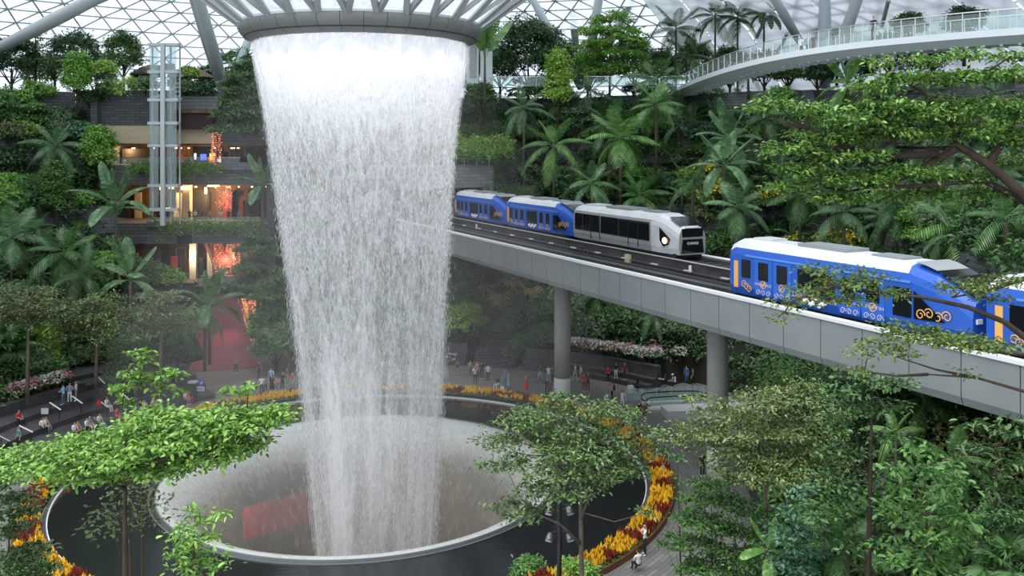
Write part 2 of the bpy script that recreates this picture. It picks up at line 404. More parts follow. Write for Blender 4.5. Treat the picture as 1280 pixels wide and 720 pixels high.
def beam_obj(a, b, w, h, parent, name='beam'):
    d = b - a; x = d.normalized(); up = inward((a + b) / 2); y = up.cross(x).normalized(); z = x.cross(y)
    R = Matrix((x, y, z)).transposed()
    o = bpy.data.objects.new(name, bmesh_unit); link(o, parent)
    o.matrix_local = Matrix.Translation((a + b) / 2 + up * h * .5) @ R.to_4x4() @ Matrix.Diagonal((d.length, w, h, 1)); return o
for a, b in beams[:290]: beam_obj(a, b, 0.16, 0.5, ceil)
mb = MB()
for a, b in beams[290:]: mb.bar(a, b, 0.16, 0.5, up=inward((a + b) / 2))
mb.build('lattice', M['lattice'], ceil, kind='stuff')

# pale fabric blinds drawn under the roof beyond the walkway
blind = mat('blind_fabric', (.80, .82, .84), .8)
bm_, nt, out = newmat('blind_cloth'); d = N(nt, 'ShaderNodeBsdfDiffuse'); d.inputs[0].default_value = (.82, .84, .86, 1); t = N(nt, 'ShaderNodeBsdfTranslucent'); t.inputs[0].default_value = (.80, .83, .86, 1); mm = N(nt, 'ShaderNodeMixShader'); mm.inputs[0].default_value = .6; nt.links.new(d.outputs[0], mm.inputs[1]); nt.links.new(t.outputs[0], mm.inputs[2]); nt.links.new(mm.outputs[0], out.inputs[0])
bl = empty('ceiling_blinds', (AX, AY, 0)); tag(bl, kind='structure')
for k in range(9):
    a0 = 24 + k * 4.4; MB().lathe([(r, roof_z(r) - .9 - .25 * math.sin(k)) for r in (52, 60, 66, 72, 78, 84, 89)], 3, a0=a0, a1=a0 + 4.3).build('blind', bm_, bl)
    if k in (3, 6):
        for r in (66, 72, 78): MB().tube([polar(r, a0, roof_z(r) - 2) - Vector((AX, AY, 0)), polar(r + 5, a0 + 3, roof_z(r + 5) - 2.6) - Vector((AX, AY, 0))], .25, 6).build('blind_arm', M['steel'], bl)

# the glass funnel that dips to the opening
fun = empty('roof_funnel'); tag(fun, kind='structure')
FR = [(8.0, 30.55), (12.0, 33.4), (17.0, 36.0), (22.0, 38.8), (27.0, 40.6)]
NF_ = 28; beam_dark = MB().box((0, 0, 0), (1, 1, 1)).mesh('beam', M['funnel_beam'])
def fnode(i, k):
    r, z = FR[i]; return polar(r, (k + (0.5 if i % 2 else 0)) * 360 / NF_ + 3, z)
for i in range(len(FR) - 1):
    for k in range(NF_):
        a, b = fnode(i, k), fnode(i, k + 1)
        if i % 2: c, d = fnode(i + 1, k + 1), fnode(i + 1, k)
        else: c, d = fnode(i + 1, k), fnode(i + 1, k - 1)
        if i < 3:
            MB().add((a, b, c), [(0, 1, 2)]).build('pane', M['funnel_glass'], fun); MB().add((d, c, a), [(0, 1, 2)]).build('pane', M['funnel_glass'], fun)
        else: continue
        if i: beam_obj(a, b, 0.36, 0.30, fun).data = beam_dark
        beam_obj(a, c, 0.36, 0.30, fun).data = beam_dark; beam_obj(a, d, 0.36, 0.30, fun).data = beam_dark
# ring round the opening, in panels
ring = empty('ceiling_ring', (AX, AY, 0)); tag(ring, kind='structure')
ring_prof = [(8.12, 30.5), (8.22, 30.2), (8.0, 29.82), (7.55, 29.5), (7.12, 29.3), (7.0, 29.35), (6.95, 29.9), (7.1, 30.5), (7.7, 30.55)]
for k in range(36):
    MB().lathe(ring_prof[:5], 3, a0=k * 10 + .12, a1=(k + 1) * 10 - .12).build('panel', M['ring'], ring, smooth=True)
MB().lathe([(r - .05, z + .02) for r, z in ring_prof], 72, close=True).build('backing', M['ring_dark'], ring, smooth=True)
MB().lathe([(7.74, 29.62), (7.79, 29.60), (7.83, 29.66), (7.78, 29.70)], 96, close=True).build('drip_groove', M['ring_dark'], ring)
MB().lathe([(7.7, 30.5), (8.14, 30.48), (8.18, 30.62), (7.7, 30.7)], 72, close=True).build('gutter', M['steel_pale'], ring)
for k in range(24):       # the lamps sunk in the ring that light the top of the water
    ld = bpy.data.lights.new('ring_lamp', 'SPOT'); ld.energy = 130; ld.spot_size = math.radians(100); ld.spot_blend = 1.0; ld.shadow_soft_size = 0.25; ld.color = (1, .97, .99)
    lo = bpy.data.objects.new('ring_lamp', ld); link(lo); lo.location = polar(8.3, k * 15 + 7, 28.9)
    dv = (polar(6.6, k * 15 + 7, 25.0) - lo.location); lo.rotation_euler = dv.to_track_quat('-Z', 'Y').to_euler()

for k in range(16):       # and those inside the ring, behind the water
    ld = bpy.data.lights.new('inner_ring_lamp', 'POINT'); ld.energy = 75; ld.shadow_soft_size = 0.3; ld.color = (1, .97, .99)
    lo = bpy.data.objects.new('inner_ring_lamp', ld); link(lo); lo.location = polar(5.4, k * 22.5, 29.5)

# tree-like struts that carry the roof
def strut(p0, p1, r, label):
    mb = MB().tube([p0, lerp(p0, p1, .5), p1], [r * .8, r, r * .8], 10); return mb.build('roof_strut', M['steel'], smooth=True, label=label, cat='strut', group='struts carrying the glass roof')
strut(P(-12, 66, 106), P(158, -22, 96), .8, 'slanting pale tubular strut at the top corner beside the slender dark tree')
strut(P(285, 128, 118), P(240, -30, 98), .75, 'slanting tubular strut beside the glass lift, the darker of a close pair')
strut(P(279, 118, 124), P(234, -30, 103), .7, 'slanting tubular strut beside the glass lift, the paler of a close pair')
strut(P(290, 102, 120), P(322, 22, 124), .6, 'short tubular strut leaning behind the rim of the grey ring')
strut(P(726, 110, 122), P(664, -4, 116), .6, 'tubular strut leaning past the round dark tree towards the grey ring')
strut(P(731, 106, 126), P(750, -10, 118), .7, 'upright tubular strut rising behind the feathery pale green tree')
strut(P(733, 108, 130), P(790, 0, 122), .6, 'tubular strut of the vee behind the feathery tree, leaning to the walkway')
strut(P(720, 60, 132), P(715, 4, 130), .6, 'far upright strut seen small above the round dark tree')
strut(P(1000, 52, 106), P(960, -15, 100), .55, 'slanting tubular strut above the start of the canopy walkway')
strut(P(1031, 110, 107), P(1031, -12, 104), .75, 'upright grey post passing behind the canopy walkway')
strut(P(1036, 98, 108), P(1076, -12, 100), .7, 'thick tubular strut leaning away from the walkway post')

# ------------------------------------------------------------------ funnel basin, pool, basement
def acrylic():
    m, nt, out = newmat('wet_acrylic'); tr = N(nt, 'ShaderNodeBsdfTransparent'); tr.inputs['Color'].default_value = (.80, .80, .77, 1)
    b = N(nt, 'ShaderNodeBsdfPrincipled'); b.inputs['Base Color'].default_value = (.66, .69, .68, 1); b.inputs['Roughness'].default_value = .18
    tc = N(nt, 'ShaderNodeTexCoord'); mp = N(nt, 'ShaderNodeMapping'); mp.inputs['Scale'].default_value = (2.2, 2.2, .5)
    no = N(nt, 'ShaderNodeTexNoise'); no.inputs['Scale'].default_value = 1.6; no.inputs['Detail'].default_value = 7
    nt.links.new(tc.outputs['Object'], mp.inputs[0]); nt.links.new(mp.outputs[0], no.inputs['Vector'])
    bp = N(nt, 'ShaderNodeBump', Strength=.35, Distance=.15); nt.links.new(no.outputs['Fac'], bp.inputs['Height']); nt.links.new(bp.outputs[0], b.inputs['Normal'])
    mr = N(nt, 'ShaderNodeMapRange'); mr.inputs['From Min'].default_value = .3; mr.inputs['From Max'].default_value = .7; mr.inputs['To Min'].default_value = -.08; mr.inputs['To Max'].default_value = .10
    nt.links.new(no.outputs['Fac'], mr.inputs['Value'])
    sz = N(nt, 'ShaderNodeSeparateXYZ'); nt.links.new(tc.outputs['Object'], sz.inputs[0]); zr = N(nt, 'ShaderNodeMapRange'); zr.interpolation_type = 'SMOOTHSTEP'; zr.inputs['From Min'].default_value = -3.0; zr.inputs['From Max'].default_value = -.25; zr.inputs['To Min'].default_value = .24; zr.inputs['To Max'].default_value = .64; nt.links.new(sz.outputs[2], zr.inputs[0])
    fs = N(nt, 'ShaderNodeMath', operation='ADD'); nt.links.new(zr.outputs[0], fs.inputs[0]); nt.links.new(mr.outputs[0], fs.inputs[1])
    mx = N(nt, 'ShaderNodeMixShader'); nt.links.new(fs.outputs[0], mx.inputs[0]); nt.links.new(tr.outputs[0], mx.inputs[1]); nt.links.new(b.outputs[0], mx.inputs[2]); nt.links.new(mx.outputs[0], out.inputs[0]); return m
basin = empty('water_basin', (AX, AY, 0), 0, 'round funnel-mouthed clear basin that swallows the falling water', 'basin')
bp_ = [(13.15, .10), (12.9, .12), (12.5, 0.0), (11.9, -.35), (11.2, -.95), (10.4, -1.9), (9.6, -3.2), (8.9, -4.9), (8.3, -7), (7.9, -9.5), (7.7, -13)]
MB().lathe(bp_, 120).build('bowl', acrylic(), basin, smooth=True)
MB().lathe([(13.15, -.3), (13.15, .10), (13.24, .11), (13.24, -.3)], 120, close=True).build('rim', M['girder'], basin)
MB().lathe([(13.55, -.3), (13.55, .06), (13.65, .06), (13.65, -.3)], 120, close=True).build('outer_rim', M['rail_steel'], basin)
# basement hall under the plaza, seen through the basin
bwall = mat('warm_basement_wall', (.36, .29, .20), .7, col2=(.20, .15, .09), scale=.35, stretch=(1, 1, .4))
MB().lathe([(13.4, -1.2), (17, -1.2), (17, -15), (0.05, -15)], 72, c=(AX, AY, 0)).build('wall_basement', bwall, kind='structure')
MB().lathe([(14.2, -6.0), (14.2, -8.6)], 10, a0=106, a1=140).build('banner', mat('red_banner', (.40, .035, .03), .6), loc=(AX, AY, 0), label='long red wall banner in the basement, seen blurred through the clear basin', cat='banner')
for k in range(6):
    ld = bpy.data.lights.new('basement_lamp', 'POINT'); ld.energy = 150; ld.color = (1, .80, .58); ld.shadow_soft_size = .4
    lo = bpy.data.objects.new('basement_lamp', ld); link(lo); lo.location = polar(12.4, k * 60 + 25, -6.0)

pool = empty('reflecting_pool', (AX, AY, 0), 0, 'black ring-shaped pool of still water around the clear basin', 'pool')
def waterm():
    m, nt, out = newmat('pool_water'); b = N(nt, 'ShaderNodeBsdfPrincipled'); b.inputs['Base Color'].default_value = (.012, .014, .015, 1); b.inputs['Roughness'].default_value = .09
    tc = N(nt, 'ShaderNodeTexCoord'); no = N(nt, 'ShaderNodeTexNoise'); no.inputs['Scale'].default_value = 5; no.inputs['Detail'].default_value = 3; nt.links.new(tc.outputs['Object'], no.inputs['Vector'])
    bp = N(nt, 'ShaderNodeBump', Strength=.10, Distance=.05); nt.links.new(no.outputs['Fac'], bp.inputs['Height']); nt.links.new(bp.outputs[0], b.inputs['Normal']); nt.links.new(b.outputs[0], out.inputs[0]); return m
MB().lathe([(13.6, 0.0), (16, 0.0), (19.2, 0.0)], 120).build('water', waterm(), pool, smooth=True)
MB().lathe([(19.2, -.2), (19.2, .14), (19.27, .14), (19.27, -.2)], 150, close=True).build('pool_edge', M['coping'], pool)
MB().lathe([(19.27, -.2), (19.27, .10), (19.55, .10), (19.55, -.2)], 150, close=True).build('gutter', M['bench_stone'], pool)
MB().lathe([(19.55, .12), (20.95, .16)], 150).build('bed_soil', M['soil'], pool)
MB().lathe([(20.95, -.05), (20.95, .34), (21.07, .34), (21.07, -.05)], 150, close=True).build('bed_kerb', mat('rusty_kerb', (.16, .06, .025), .6), pool)

# ------------------------------------------------------------------ the falling water
FC0 = Vector((AX, AY, 0))
def fall_r(z): return float(np.interp(z, [-8, -5.7, 4.7, 12.9, 21, 25.4, 28.8], [3.75, 3.9, 4.6, 5.25, 6.0, 6.55, 7.05]))
def fall_c(z): return Vector((AX + float(np.interp(z, [-8, 5, 13, 22, 29], [1.0, .75, .45, .1, 0])), AY, 0))
def fallmat(seed, gain, grain=1.0, cap=.84):
    m, nt, out = newmat('falling_water'); tc = N(nt, 'ShaderNodeTexCoord')
    def nz(sc, st, det, off):
        mp = N(nt, 'ShaderNodeMapping'); mp.inputs['Scale'].default_value = st; mp.inputs['Location'].default_value = (off, off * 2, off * 3); no = N(nt, 'ShaderNodeTexNoise'); no.inputs['Scale'].default_value = sc; no.inputs['Detail'].default_value = det
        nt.links.new(tc.outputs['Object'], mp.inputs[0]); nt.links.new(mp.outputs[0], no.inputs['Vector']); return no.outputs['Fac']
    def mth(op, a, b=None, c=None):
        n = N(nt, 'ShaderNodeMath', operation=op)
        for i, v in enumerate((a, b, c)):
            if v is None: continue
            if hasattr(v, 'links'): nt.links.new(v, n.inputs[i])
            else: n.inputs[i].default_value = v
        return n.outputs[0]
    fine = nz(3.6 * grain, (1, 1, .26), 3.0, seed); veil = nz(.75, (1, 1, .035), 3.0, seed + 3)
    sp = N(nt, 'ShaderNodeSeparateXYZ'); nt.links.new(tc.outputs['Object'], sp.inputs[0]); z = sp.outputs[2]
    top = N(nt, 'ShaderNodeMapRange'); top.inputs['From Min'].default_value = 20.5; top.inputs['From Max'].default_value = 28.6; nt.links.new(z, top.inputs[0])
    low = N(nt, 'ShaderNodeMapRange'); low.interpolation_type = 'SMOOTHSTEP'; low.inputs['From Min'].default_value = 16.0; low.inputs['From Max'].default_value = 0.0; nt.links.new(z, low.inputs[0])
    f1 = mth('MULTIPLY', mth('SUBTRACT', fine, 0.5), mth('MULTIPLY_ADD', low.outputs[0], -.9, 2.4))
    v1 = mth('MULTIPLY', mth('SUBTRACT', veil, 0.48), mth('MULTIPLY_ADD', low.outputs[0], 3.2, 1.0))
    a = mth('ADD', mth('ADD', f1, v1), mth('MULTIPLY_ADD', low.outputs[0], -0.03, 0.02)); a = mth('MULTIPLY', a, gain)
    a = mth('ADD', a, mth('MULTIPLY', mth('POWER', top.outputs[0], 1.8), 1.1 * gain))
    a = mth('MINIMUM', mth('MAXIMUM', a, 0.03), mth('MULTIPLY_ADD', top.outputs[0], (.98 - cap) * gain, cap))
    tr = N(nt, 'ShaderNodeBsdfTransparent'); d = N(nt, 'ShaderNodeBsdfDiffuse'); d.inputs[0].default_value = (.93, .94, .96, 1); t = N(nt, 'ShaderNodeBsdfTranslucent'); t.inputs[0].default_value = (.93, .94, .96, 1)
    mm = N(nt, 'ShaderNodeMixShader'); mm.inputs[0].default_value = .45; nt.links.new(d.outputs[0], mm.inputs[1]); nt.links.new(t.outputs[0], mm.inputs[2])
    mx = N(nt, 'ShaderNodeMixShader'); nt.links.new(a, mx.inputs[0]); nt.links.new(tr.outputs[0], mx.inputs[1]); nt.links.new(mm.outputs[0], mx.inputs[2]); nt.links.new(mx.outputs[0], out.inputs[0]); return m
wf = empty('waterfall', (AX, AY, 0), 0, 'tall round white curtain of water falling from the roof ring', 'waterfall')
rng = np.random.default_rng(5)
for q, (k, gain) in enumerate(((1.0, .9), (.91, .55), (1.04, .22), (.96, .5), (1.02, .45))):
    prof = np.linspace(29.3, -9, 60); nA = 96; V = []
    for z in prof:
        c = fall_c(z) - FC0
        for j in range(nA):
            a = 2 * PI * j / nA; r = fall_r(z) * k + .10 * math.sin(a * 7 + q) * (1 - (z + 9) / 38) + .05 * math.sin(a * 17 + z * .2)
            V.append((c.x + r * math.cos(a), c.y + r * math.sin(a), z))
    Fc = [(i * nA + j, (i + 1) * nA + j, (i + 1) * nA + (j + 1) % nA, i * nA + (j + 1) % nA) for i in range(len(prof) - 1) for j in range(nA)]
    ob = inst('water_curtain', np_mesh('water_curtain', V, Fc, fallmat(q * 7.3, gain, 1.0 + .25 * (q % 2), .45 + .4 * gain), smooth=True), wf)
# drops: long thin beads inside the curtain
nD = 56000
z = rng.uniform(-7, 28.5, nD) ; z = np.where(rng.random(nD) < .25, rng.uniform(14, 28, nD), z)
a = rng.uniform(0, 2 * PI, nD)
rr = np.array([np.interp(z, [-8, -5.7, 4.7, 12.9, 21, 25.4, 28.8], [3.75, 3.9, 4.6, 5.25, 6.0, 6.55, 7.05])])[0]
spread = np.interp(z, [-8, 10, 28], [.06, .045, .010])
rr = rr * (1 + rng.normal(-.02, 1, nD) * spread)
cx = np.interp(z, [-8, 5, 13, 22, 29], [1.0, .75, .45, .1, 0])
cen = np.stack([cx + rr * np.cos(a), rr * np.sin(a), z], 1)
L = rng.uniform(.14, .42, nD) * np.interp(z, [-8, 28], [1.5, 1.0]); w = rng.uniform(.007, .016, nD) * np.interp(z, [-6, 10, 20], [.55, .8, 1])
offs = np.array([[0, 0, 1], [1, 0, 0], [-.5, .866, 0], [-.5, -.866, 0], [0, 0, -1]])
V = cen[:, None, :] + offs[None] * np.stack([w, w, L / 2], 1)[:, None, :]
fa = np.array([[0, 1, 2], [0, 2, 3], [0, 3, 1], [4, 2, 1], [4, 3, 2], [4, 1, 3]])
Fc = (np.arange(nD) * 5)[:, None, None] + fa[None]
drop_mat, nt, out = newmat('water_drop'); d = N(nt, 'ShaderNodeBsdfDiffuse'); d.inputs[0].default_value = (.92, .93, .95, 1); t = N(nt, 'ShaderNodeBsdfTranslucent'); t.inputs[0].default_value = (.92, .93, .95, 1)
mm = N(nt, 'ShaderNodeMixShader'); mm.inputs[0].default_value = .4; nt.links.new(d.outputs[0], mm.inputs[1]); nt.links.new(t.outputs[0], mm.inputs[2]); nt.links.new(mm.outputs[0], out.inputs[0])
ob = inst('water_drops', np_mesh('water_drops', V.reshape(-1, 3), Fc.reshape(-1, 3), drop_mat), wf); ob['kind'] = 'stuff'

# spray drifting round the foot of the fall
mist_m, nt, out = newmat('drifting_spray'); vv = N(nt, 'ShaderNodeVolumeScatter'); vv.inputs['Color'].default_value = (.97, .98, 1, 1); vv.inputs['Density'].default_value = .0060; vv.inputs['Anisotropy'].default_value = .2; nt.links.new(vv.outputs[0], out.inputs['Volume'])
MB().lathe([(.01, -6), (7.5, -6), (12.0, .5), (15, 1.0), (17, 6), (15, 14), (10.5, 23), (7.6, 27.5), (.01, 27.5)], 48).build('mist', mist_m, loc=(AX, AY, 0), label='thin veil of spray hanging round the falling water', cat='mist', kind='stuff')

# ------------------------------------------------------------------ seating terraces
def arc_step(r0, r1, z, a0, a1, parent, name='step'):
    n = max(4, int((a1 - a0) / 2.5))
    mb = MB().lathe([(r0, 0), (r0, z - .12), (r0 - .06, z - .12), (r0 - .06, z), (r1, z), (r1, 0)], n, a0=a0, a1=a1, close=True)
    return mb.build(name, M['bench_stone'], parent)
ter = empty('seating_terrace', (AX, AY, 0)); tag(ter, kind='structure')
STEPS = {'far': [24.6 + 2.1 * i for i in range(5)], 'near': [24.6, 26.7, 28.8]}
for i in range(5): arc_step(24.6 + 2.1 * i, 36.3 if i == 4 else 26.9 + 2.1 * i, .45 * (i + 1), 131, 149, ter)
for i in range(3): arc_step(24.6 + 2.1 * i, 31.6 if i == 2 else 26.9 + 2.1 * i, .45 * (i + 1), 149, 205, ter)
arc_step(30.7, 31.3, 2.15, 149.2, 205, ter, 'planter_wall')
def floor_z(x, y):
    r = math.hypot(x - AX, y - AY); th = math.degrees(math.atan2(y - AY, x - AX)) % 360
    if 131 < th < 205: return .45 * sum(r > q for q in STEPS['far' if th < 149 else 'near'])
    if (80 < th < 110 or 43 < th < 69): return .45 if 31.0 < r < 31.8 else .9 if r >= 31.8 else 0.0
    return 0.0
def stand(px, py):
    Y = 40.0
    while Y < 110:
        X = (px - 640) / F * Y; z = EYE - (py - HOR) / F * Y; h = floor_z(X, Y)
        if h >= z: return Vector((X, Y, h))
        Y += .05
    return G(px, py)
ter2 = empty('seating_terrace', (AX, AY, 0)); tag(ter2, kind='structure')
for a0, a1 in ((80, 110), (43, 69)):
    arc_step(31.0, 32.4, .45, a0, a1, ter2); arc_step(31.8, 32.8, .9, a0, a1, ter2)
    arc_step(32.4, 33.0, 2.0, a0, a1, ter2, 'planter_wall')
st = empty('stone_stair', (AX, AY, 0)); tag(st, kind='structure')
for i in range(12): arc_step(31.0 + .45 * i, 38, .2 * (i + 1), 70.5, 78.5, st, 'stair_tread')
def handrail(a, b, h, label, m='chrome', posts=2):
    root = empty('handrail', a, 0, label, 'handrail', 'handrails on the steps'); b = Vector(b) - Vector(a); a = Vector((0, 0, 0)); up = Vector((0, 0, h))
    MB().bar(a + up, b + up, .09, .06).build('rail', M[m], root)
    for k in range(posts):
        q = lerp(a, b, (k + .15) / (posts - .7) if posts > 1 else .5); MB().tube([q, q + up], .035, 6).build('post', M['black_metal'], root)
    return root
for (x0_, y0_, x1_, y1_, z0_, lab) in ((24, 532, 41, 541, .6, 'pale sloping handrail beside the red-topped sitter at the lowest steps'), (62, 503, 76, 513, 1.2, 'pale handrail on the steps beside the man in denim'),
        (90, 495, 103, 505, 1.2, 'pale handrail beside the women leaning by the planter'), (118, 467, 131, 480, 1.9, 'pale handrail in front of the planter of pale flowers'), (144, 461, 159, 473, 1.9, 'pale handrail below the pair sitting on the top step'),
        (127, 503, 135, 510, .9, 'short pale handrail by the person with the red bag'), (155, 494, 166, 504, .9, 'pale handrail behind the sapling stems on the lower steps'), (180, 440, 187, 450, 2.3, 'short pale handrail at the top of the terrace by the fern'), (0, 545, 12, 552, .5, 'pale handrail cut off by the edge of the picture')):
    pa = G(x0_, y0_, z0_ + 1.0); pb = G(x1_, y1_, z0_ + .45); pa.z = z0_ + .15; pb.z = z0_ - .35
    handrail(pa, pb, .85, lab, 'white_paint')
for xa, ya, xb, yb, lab in ((606, 438, 617, 421, 'wooden handrail on the near-water side of the stone stair'), (628, 441, 639, 423, 'wooden handrail on the bridge-pier side of the stone stair')):
    pa = P(xa, ya + 12, 93); pb = P(xb, yb + 10, 97); M.setdefault('wood_rail', mat('wood_rail', (.42, .24, .10), .5)); handrail(pa, pb, .9, lab, 'wood_rail', 3)

# ------------------------------------------------------------------ mall front: stacked slabs, shops, lift tower
def xm(px, Y=108): return (px - 640) / F * Y
def zm(py, Y=108): return EYE - (py - HOR) / F * Y
mall = empty('mall_building', (-39, 110, 0), 0, 'stone-banded shopping floors open to the garden behind the glass lift', 'building')
OM = Vector((39, -110, 0))
def mbox(name, px0, px1, py0, py1, Y0, Y1, m, kind=None, parent=mall):
    x0, x1 = xm(px0), xm(px1); z1, z0 = zm(py0), zm(py1)
    return MB().box(Vector(((x0 + x1) / 2, (Y0 + Y1) / 2, (z0 + z1) / 2)) + OM, (x1 - x0, Y1 - Y0, z1 - z0)).build(name, m, parent, kind=kind)
M['beige'] = mat('beige_fascia', (.66, .53, .37), .6, col2=(.58, .47, .33), scale=.5, stretch=(1, 1, 4))
M['brown_wood'] = mat('warm_wood', (.22, .12, .06), .6, col2=(.10, .055, .03), scale=1, stretch=(3, 3, .3))
M['dark_recess'] = mat('dark_recess', (.03, .027, .025), .8)
mbox('parapet', 122, 346, 113, 157, 108, 109, M['dark_stone']); mbox('terrace_slab', 120, 346, 116, 124, 109, 126, M['dark_stone'])
mbox('parapet', 222, 276, 121, 140, 107, 107.8, M['grey_stone'])
mbox('sign_box', 223, 271, 141, 162, 106.4, 107.8, mat('maroon_box', (.055, .028, .026), .6)); mbox('canopy', 221, 273, 138, 142, 105.8, 108, M['brown_wood'])
for a_, b_ in ((125, 186), (186, 228), (228, 268)): mbox('fascia', a_, b_, 157.3, 179.5, 107.4, 108.4, M['beige'])
mbox('soffit', 122, 346, 179, 182, 107.6, 116, M['brown_wood']); mbox('floor_slab', 125, 346, 206, 231, 108, 116.5, M['grey_stone']); mbox('planter_trough', 168, 330, 203, 212, 107, 108.2, M['grey_stone'])
mbox('floor_slab', 110, 346, 279, 304, 107.6, 116.5, M['grey_stone']); mbox('planter_trough', 188, 330, 276, 283, 106.8, 107.8, M['grey_stone'])
mbox('vent_grille', 224, 241, 294, 304, 107.3, 107.7, M['black_metal'])
mbox('floor_slab', 244, 346, 357, 376, 107.4, 116.5, M['dark_stone'])
mbox('rear_wall', 90, 352, 124, 480, 118, 118.4, M['dark_stone']); mbox('fascia', 268, 346, 157, 182, 107.8, 108.6, M['dark_stone']); mbox('side_wall', 92, 124, 113, 300, 108.6, 109, M['dark_stone']); mbox('floor_slab', 150, 250, 357, 376, 110, 117, M['dark_stone'])
mbox('back_wall', 120, 350, 180, 206, 116, 116.4, M['brown_wood']); mbox('back_wall', 120, 350, 231, 280, 116, 116.4, M['brown_wood']); mbox('back_wall', 120, 350, 303, 358, 117, 117.4, M['brown_wood']); mbox('back_wall', 120, 350, 375, 420, 117, 117.4, M['brown_wood'])
mbox('side_wall', 340, 350, 113, 420, 105.5, 117, M['dark_stone']); mbox('side_wall', 118, 126, 113, 260, 107, 117, M['dark_stone'])
mbox('shop_front', 226, 266, 183, 206, 112, 112.3, M['dark_recess']); mbox('shop_column', 213, 222, 231, 280, 112, 113, M['beige'])
mbox('shop_front', 214, 240, 240, 280, 113.5, 113.8, M['dark_recess']); mbox('shop_front', 130, 172, 186, 206, 113, 113.2, M['dark_recess'])
for k, (x, y, cw) in enumerate(((229, 192, 2), (237, 193, 7), (249, 192, 6), (247, 198, 8), (259, 199, 4))):
    c = [(.9, .9, 1), (.12, .2, .9), (.95, .7, .15), (.9, .15, .12), (.9, .9, .9)][k]
    mbox('lit_display', x, x + cw, y, y + 8, 111.7, 111.95, mat('lit_display', c, .5, emit=c, estr=1.0))
for k, (x, y, w_, h_) in enumerate(((185, 235, 6, 4), (197, 235, 5, 3), (211, 235, 3, 4), (217, 235, 6, 4), (247, 233, 14, 2), (243, 236, 2, 8))):
    c = (1, .72, .30); mbox('ceiling_lamp', x, x + w_, y, y + h_, 111.5, 111.9, mat('shop_lamp', c, .5, emit=c, estr=3.0))
rgm = random.Random(8)
MC = [M['dark_recess'], M['brown_wood'], M['beige'], M['black_metal'], mat('shop_red', (.30, .05, .05), .6), mat('shop_teal', (.06, .16, .18), .6), M['white_paint'], M['steel']]
for ya, yb, fl_ in ((184, 205, 0), (234, 279, 1), (306, 357, 2), (378, 440, 3)):
    for k in range(26):
        x = rgm.uniform(126, 338); w_ = rgm.uniform(3, 12); hh = rgm.uniform(.25, .95) * (yb - ya); Yq = rgm.uniform(113.2, 115.6); m_ = rgm.choices(MC, (6, 3, 1.2, 4, .8, .8, .5, 1))[0]
        mbox('shop_unit' if m_ is not M['white_paint'] else 'shop_panel', x, x + w_, yb - hh * (.35 if m_ is M['white_paint'] else 1), yb, Yq, Yq + .5, m_)
    for k in range(9):
        x = rgm.uniform(130, 335); mbox('ceiling_lamp', x, x + rgm.uniform(1.2, 3.5), ya + .5, ya + 2, 111.5, 111.8, M.setdefault('shop_lamp2', mat('shop_lamp2', (1, .8, .5), .5, emit=(1, .75, .4), estr=2.5)))
for (x, y, e) in ((240, 190, 350), (160, 188, 300), (210, 240, 350), (262, 243, 600), (285, 318, 320), (240, 322, 300), (300, 392, 500)):
    ld = bpy.data.lights.new('shop_light', 'POINT'); ld.energy = e; ld.color = (1, .62, .30); ld.shadow_soft_size = .5
    lo = bpy.data.objects.new('shop_light', ld); link(lo); lo.location = P(x, y, 112.5)
def railing(px0, px1, py, Y, parent, h=1.15):
    x0, x1 = xm(px0, Y), xm(px1, Y); zz = zm(py, Y); n = max(2, int((x1 - x0) / 2.0))
    MB().box(Vector(((x0 + x1) / 2, Y, zz + h)) + OM, (x1 - x0, .08, .07)).build('handrail', M['chrome'], parent)
    for k in range(n):
        a = lerp(x0, x1, k / n) + .05; b = lerp(x0, x1, (k + 1) / n) - .05
        MB().box(Vector(((a + b) / 2, Y, zz + h / 2)) + OM, (b - a, .03, h - .1)).build('glass_panel', M['rail_glass'], parent)
railing(130, 300, 209, 108.0, mall); railing(186, 325, 284, 107.5, mall); railing(250, 330, 357, 107.5, mall)

# red carpeted ramps
M['carpet'] = mat('red_carpet', (.24, .065, .078), .85, col2=(.19, .05, .06), scale=2)
def slope(px_pts, w0, w1, label, name='red_ramp'):
    a, b = px_pts; d = (b - a).normalized(); s = Vector((d.y, -d.x, 0)).normalized(); th = Vector((0, 0, .25))
    vs_ = [a - s * w0, a + s * w0, b + s * w1, b - s * w1]
    root = empty(name, a, 0, label, 'ramp'); vs_ = [v - a for v in vs_]
    MB().add([v - th for v in vs_] + vs_, [(3, 2, 1, 0), (4, 5, 6, 7), (0, 1, 5, 4), (1, 2, 6, 5), (2, 3, 7, 6), (3, 0, 4, 7)]).build('walking_surface', M['carpet'], root)
    for sg, i, j in ((-1, 0, 3), (1, 1, 2)):
        up = Vector((0, 0, .95)); q = [vs_[i], vs_[j], vs_[j] + up, vs_[i] + up]
        MB().add(q, [(0, 1, 2, 3)]).build('balustrade', M['rail_glass'], root); MB().bar(q[3], q[2], .07, .07).build('handrail', M['rubber'], root)
    return root
slope((Vector((-28.9, 91.0, .06)), Vector((-34.0, 106.5, 5.2))), 3.3, 1.6, 'broad red carpeted ramp climbing from the plaza to the shops')
slope((Vector((-33.0, 108.5, 5.6)), Vector((-38.2, 115.6, 10.6))), 1.5, 1.1, 'upper red carpeted ramp beside the glowing strings of flowers')
for x, y, Y, e in ((285, 415, 97, 900), (290, 330, 110, 300)):
    ld = bpy.data.lights.new('stage_light', 'SPOT'); ld.energy = e * .35; ld.color = (1, .30, .32); ld.spot_size = math.radians(60); ld.spot_blend = 1
    lo = bpy.data.objects.new('stage_light', ld); link(lo); lo.location = P(x, y - 40, Y)
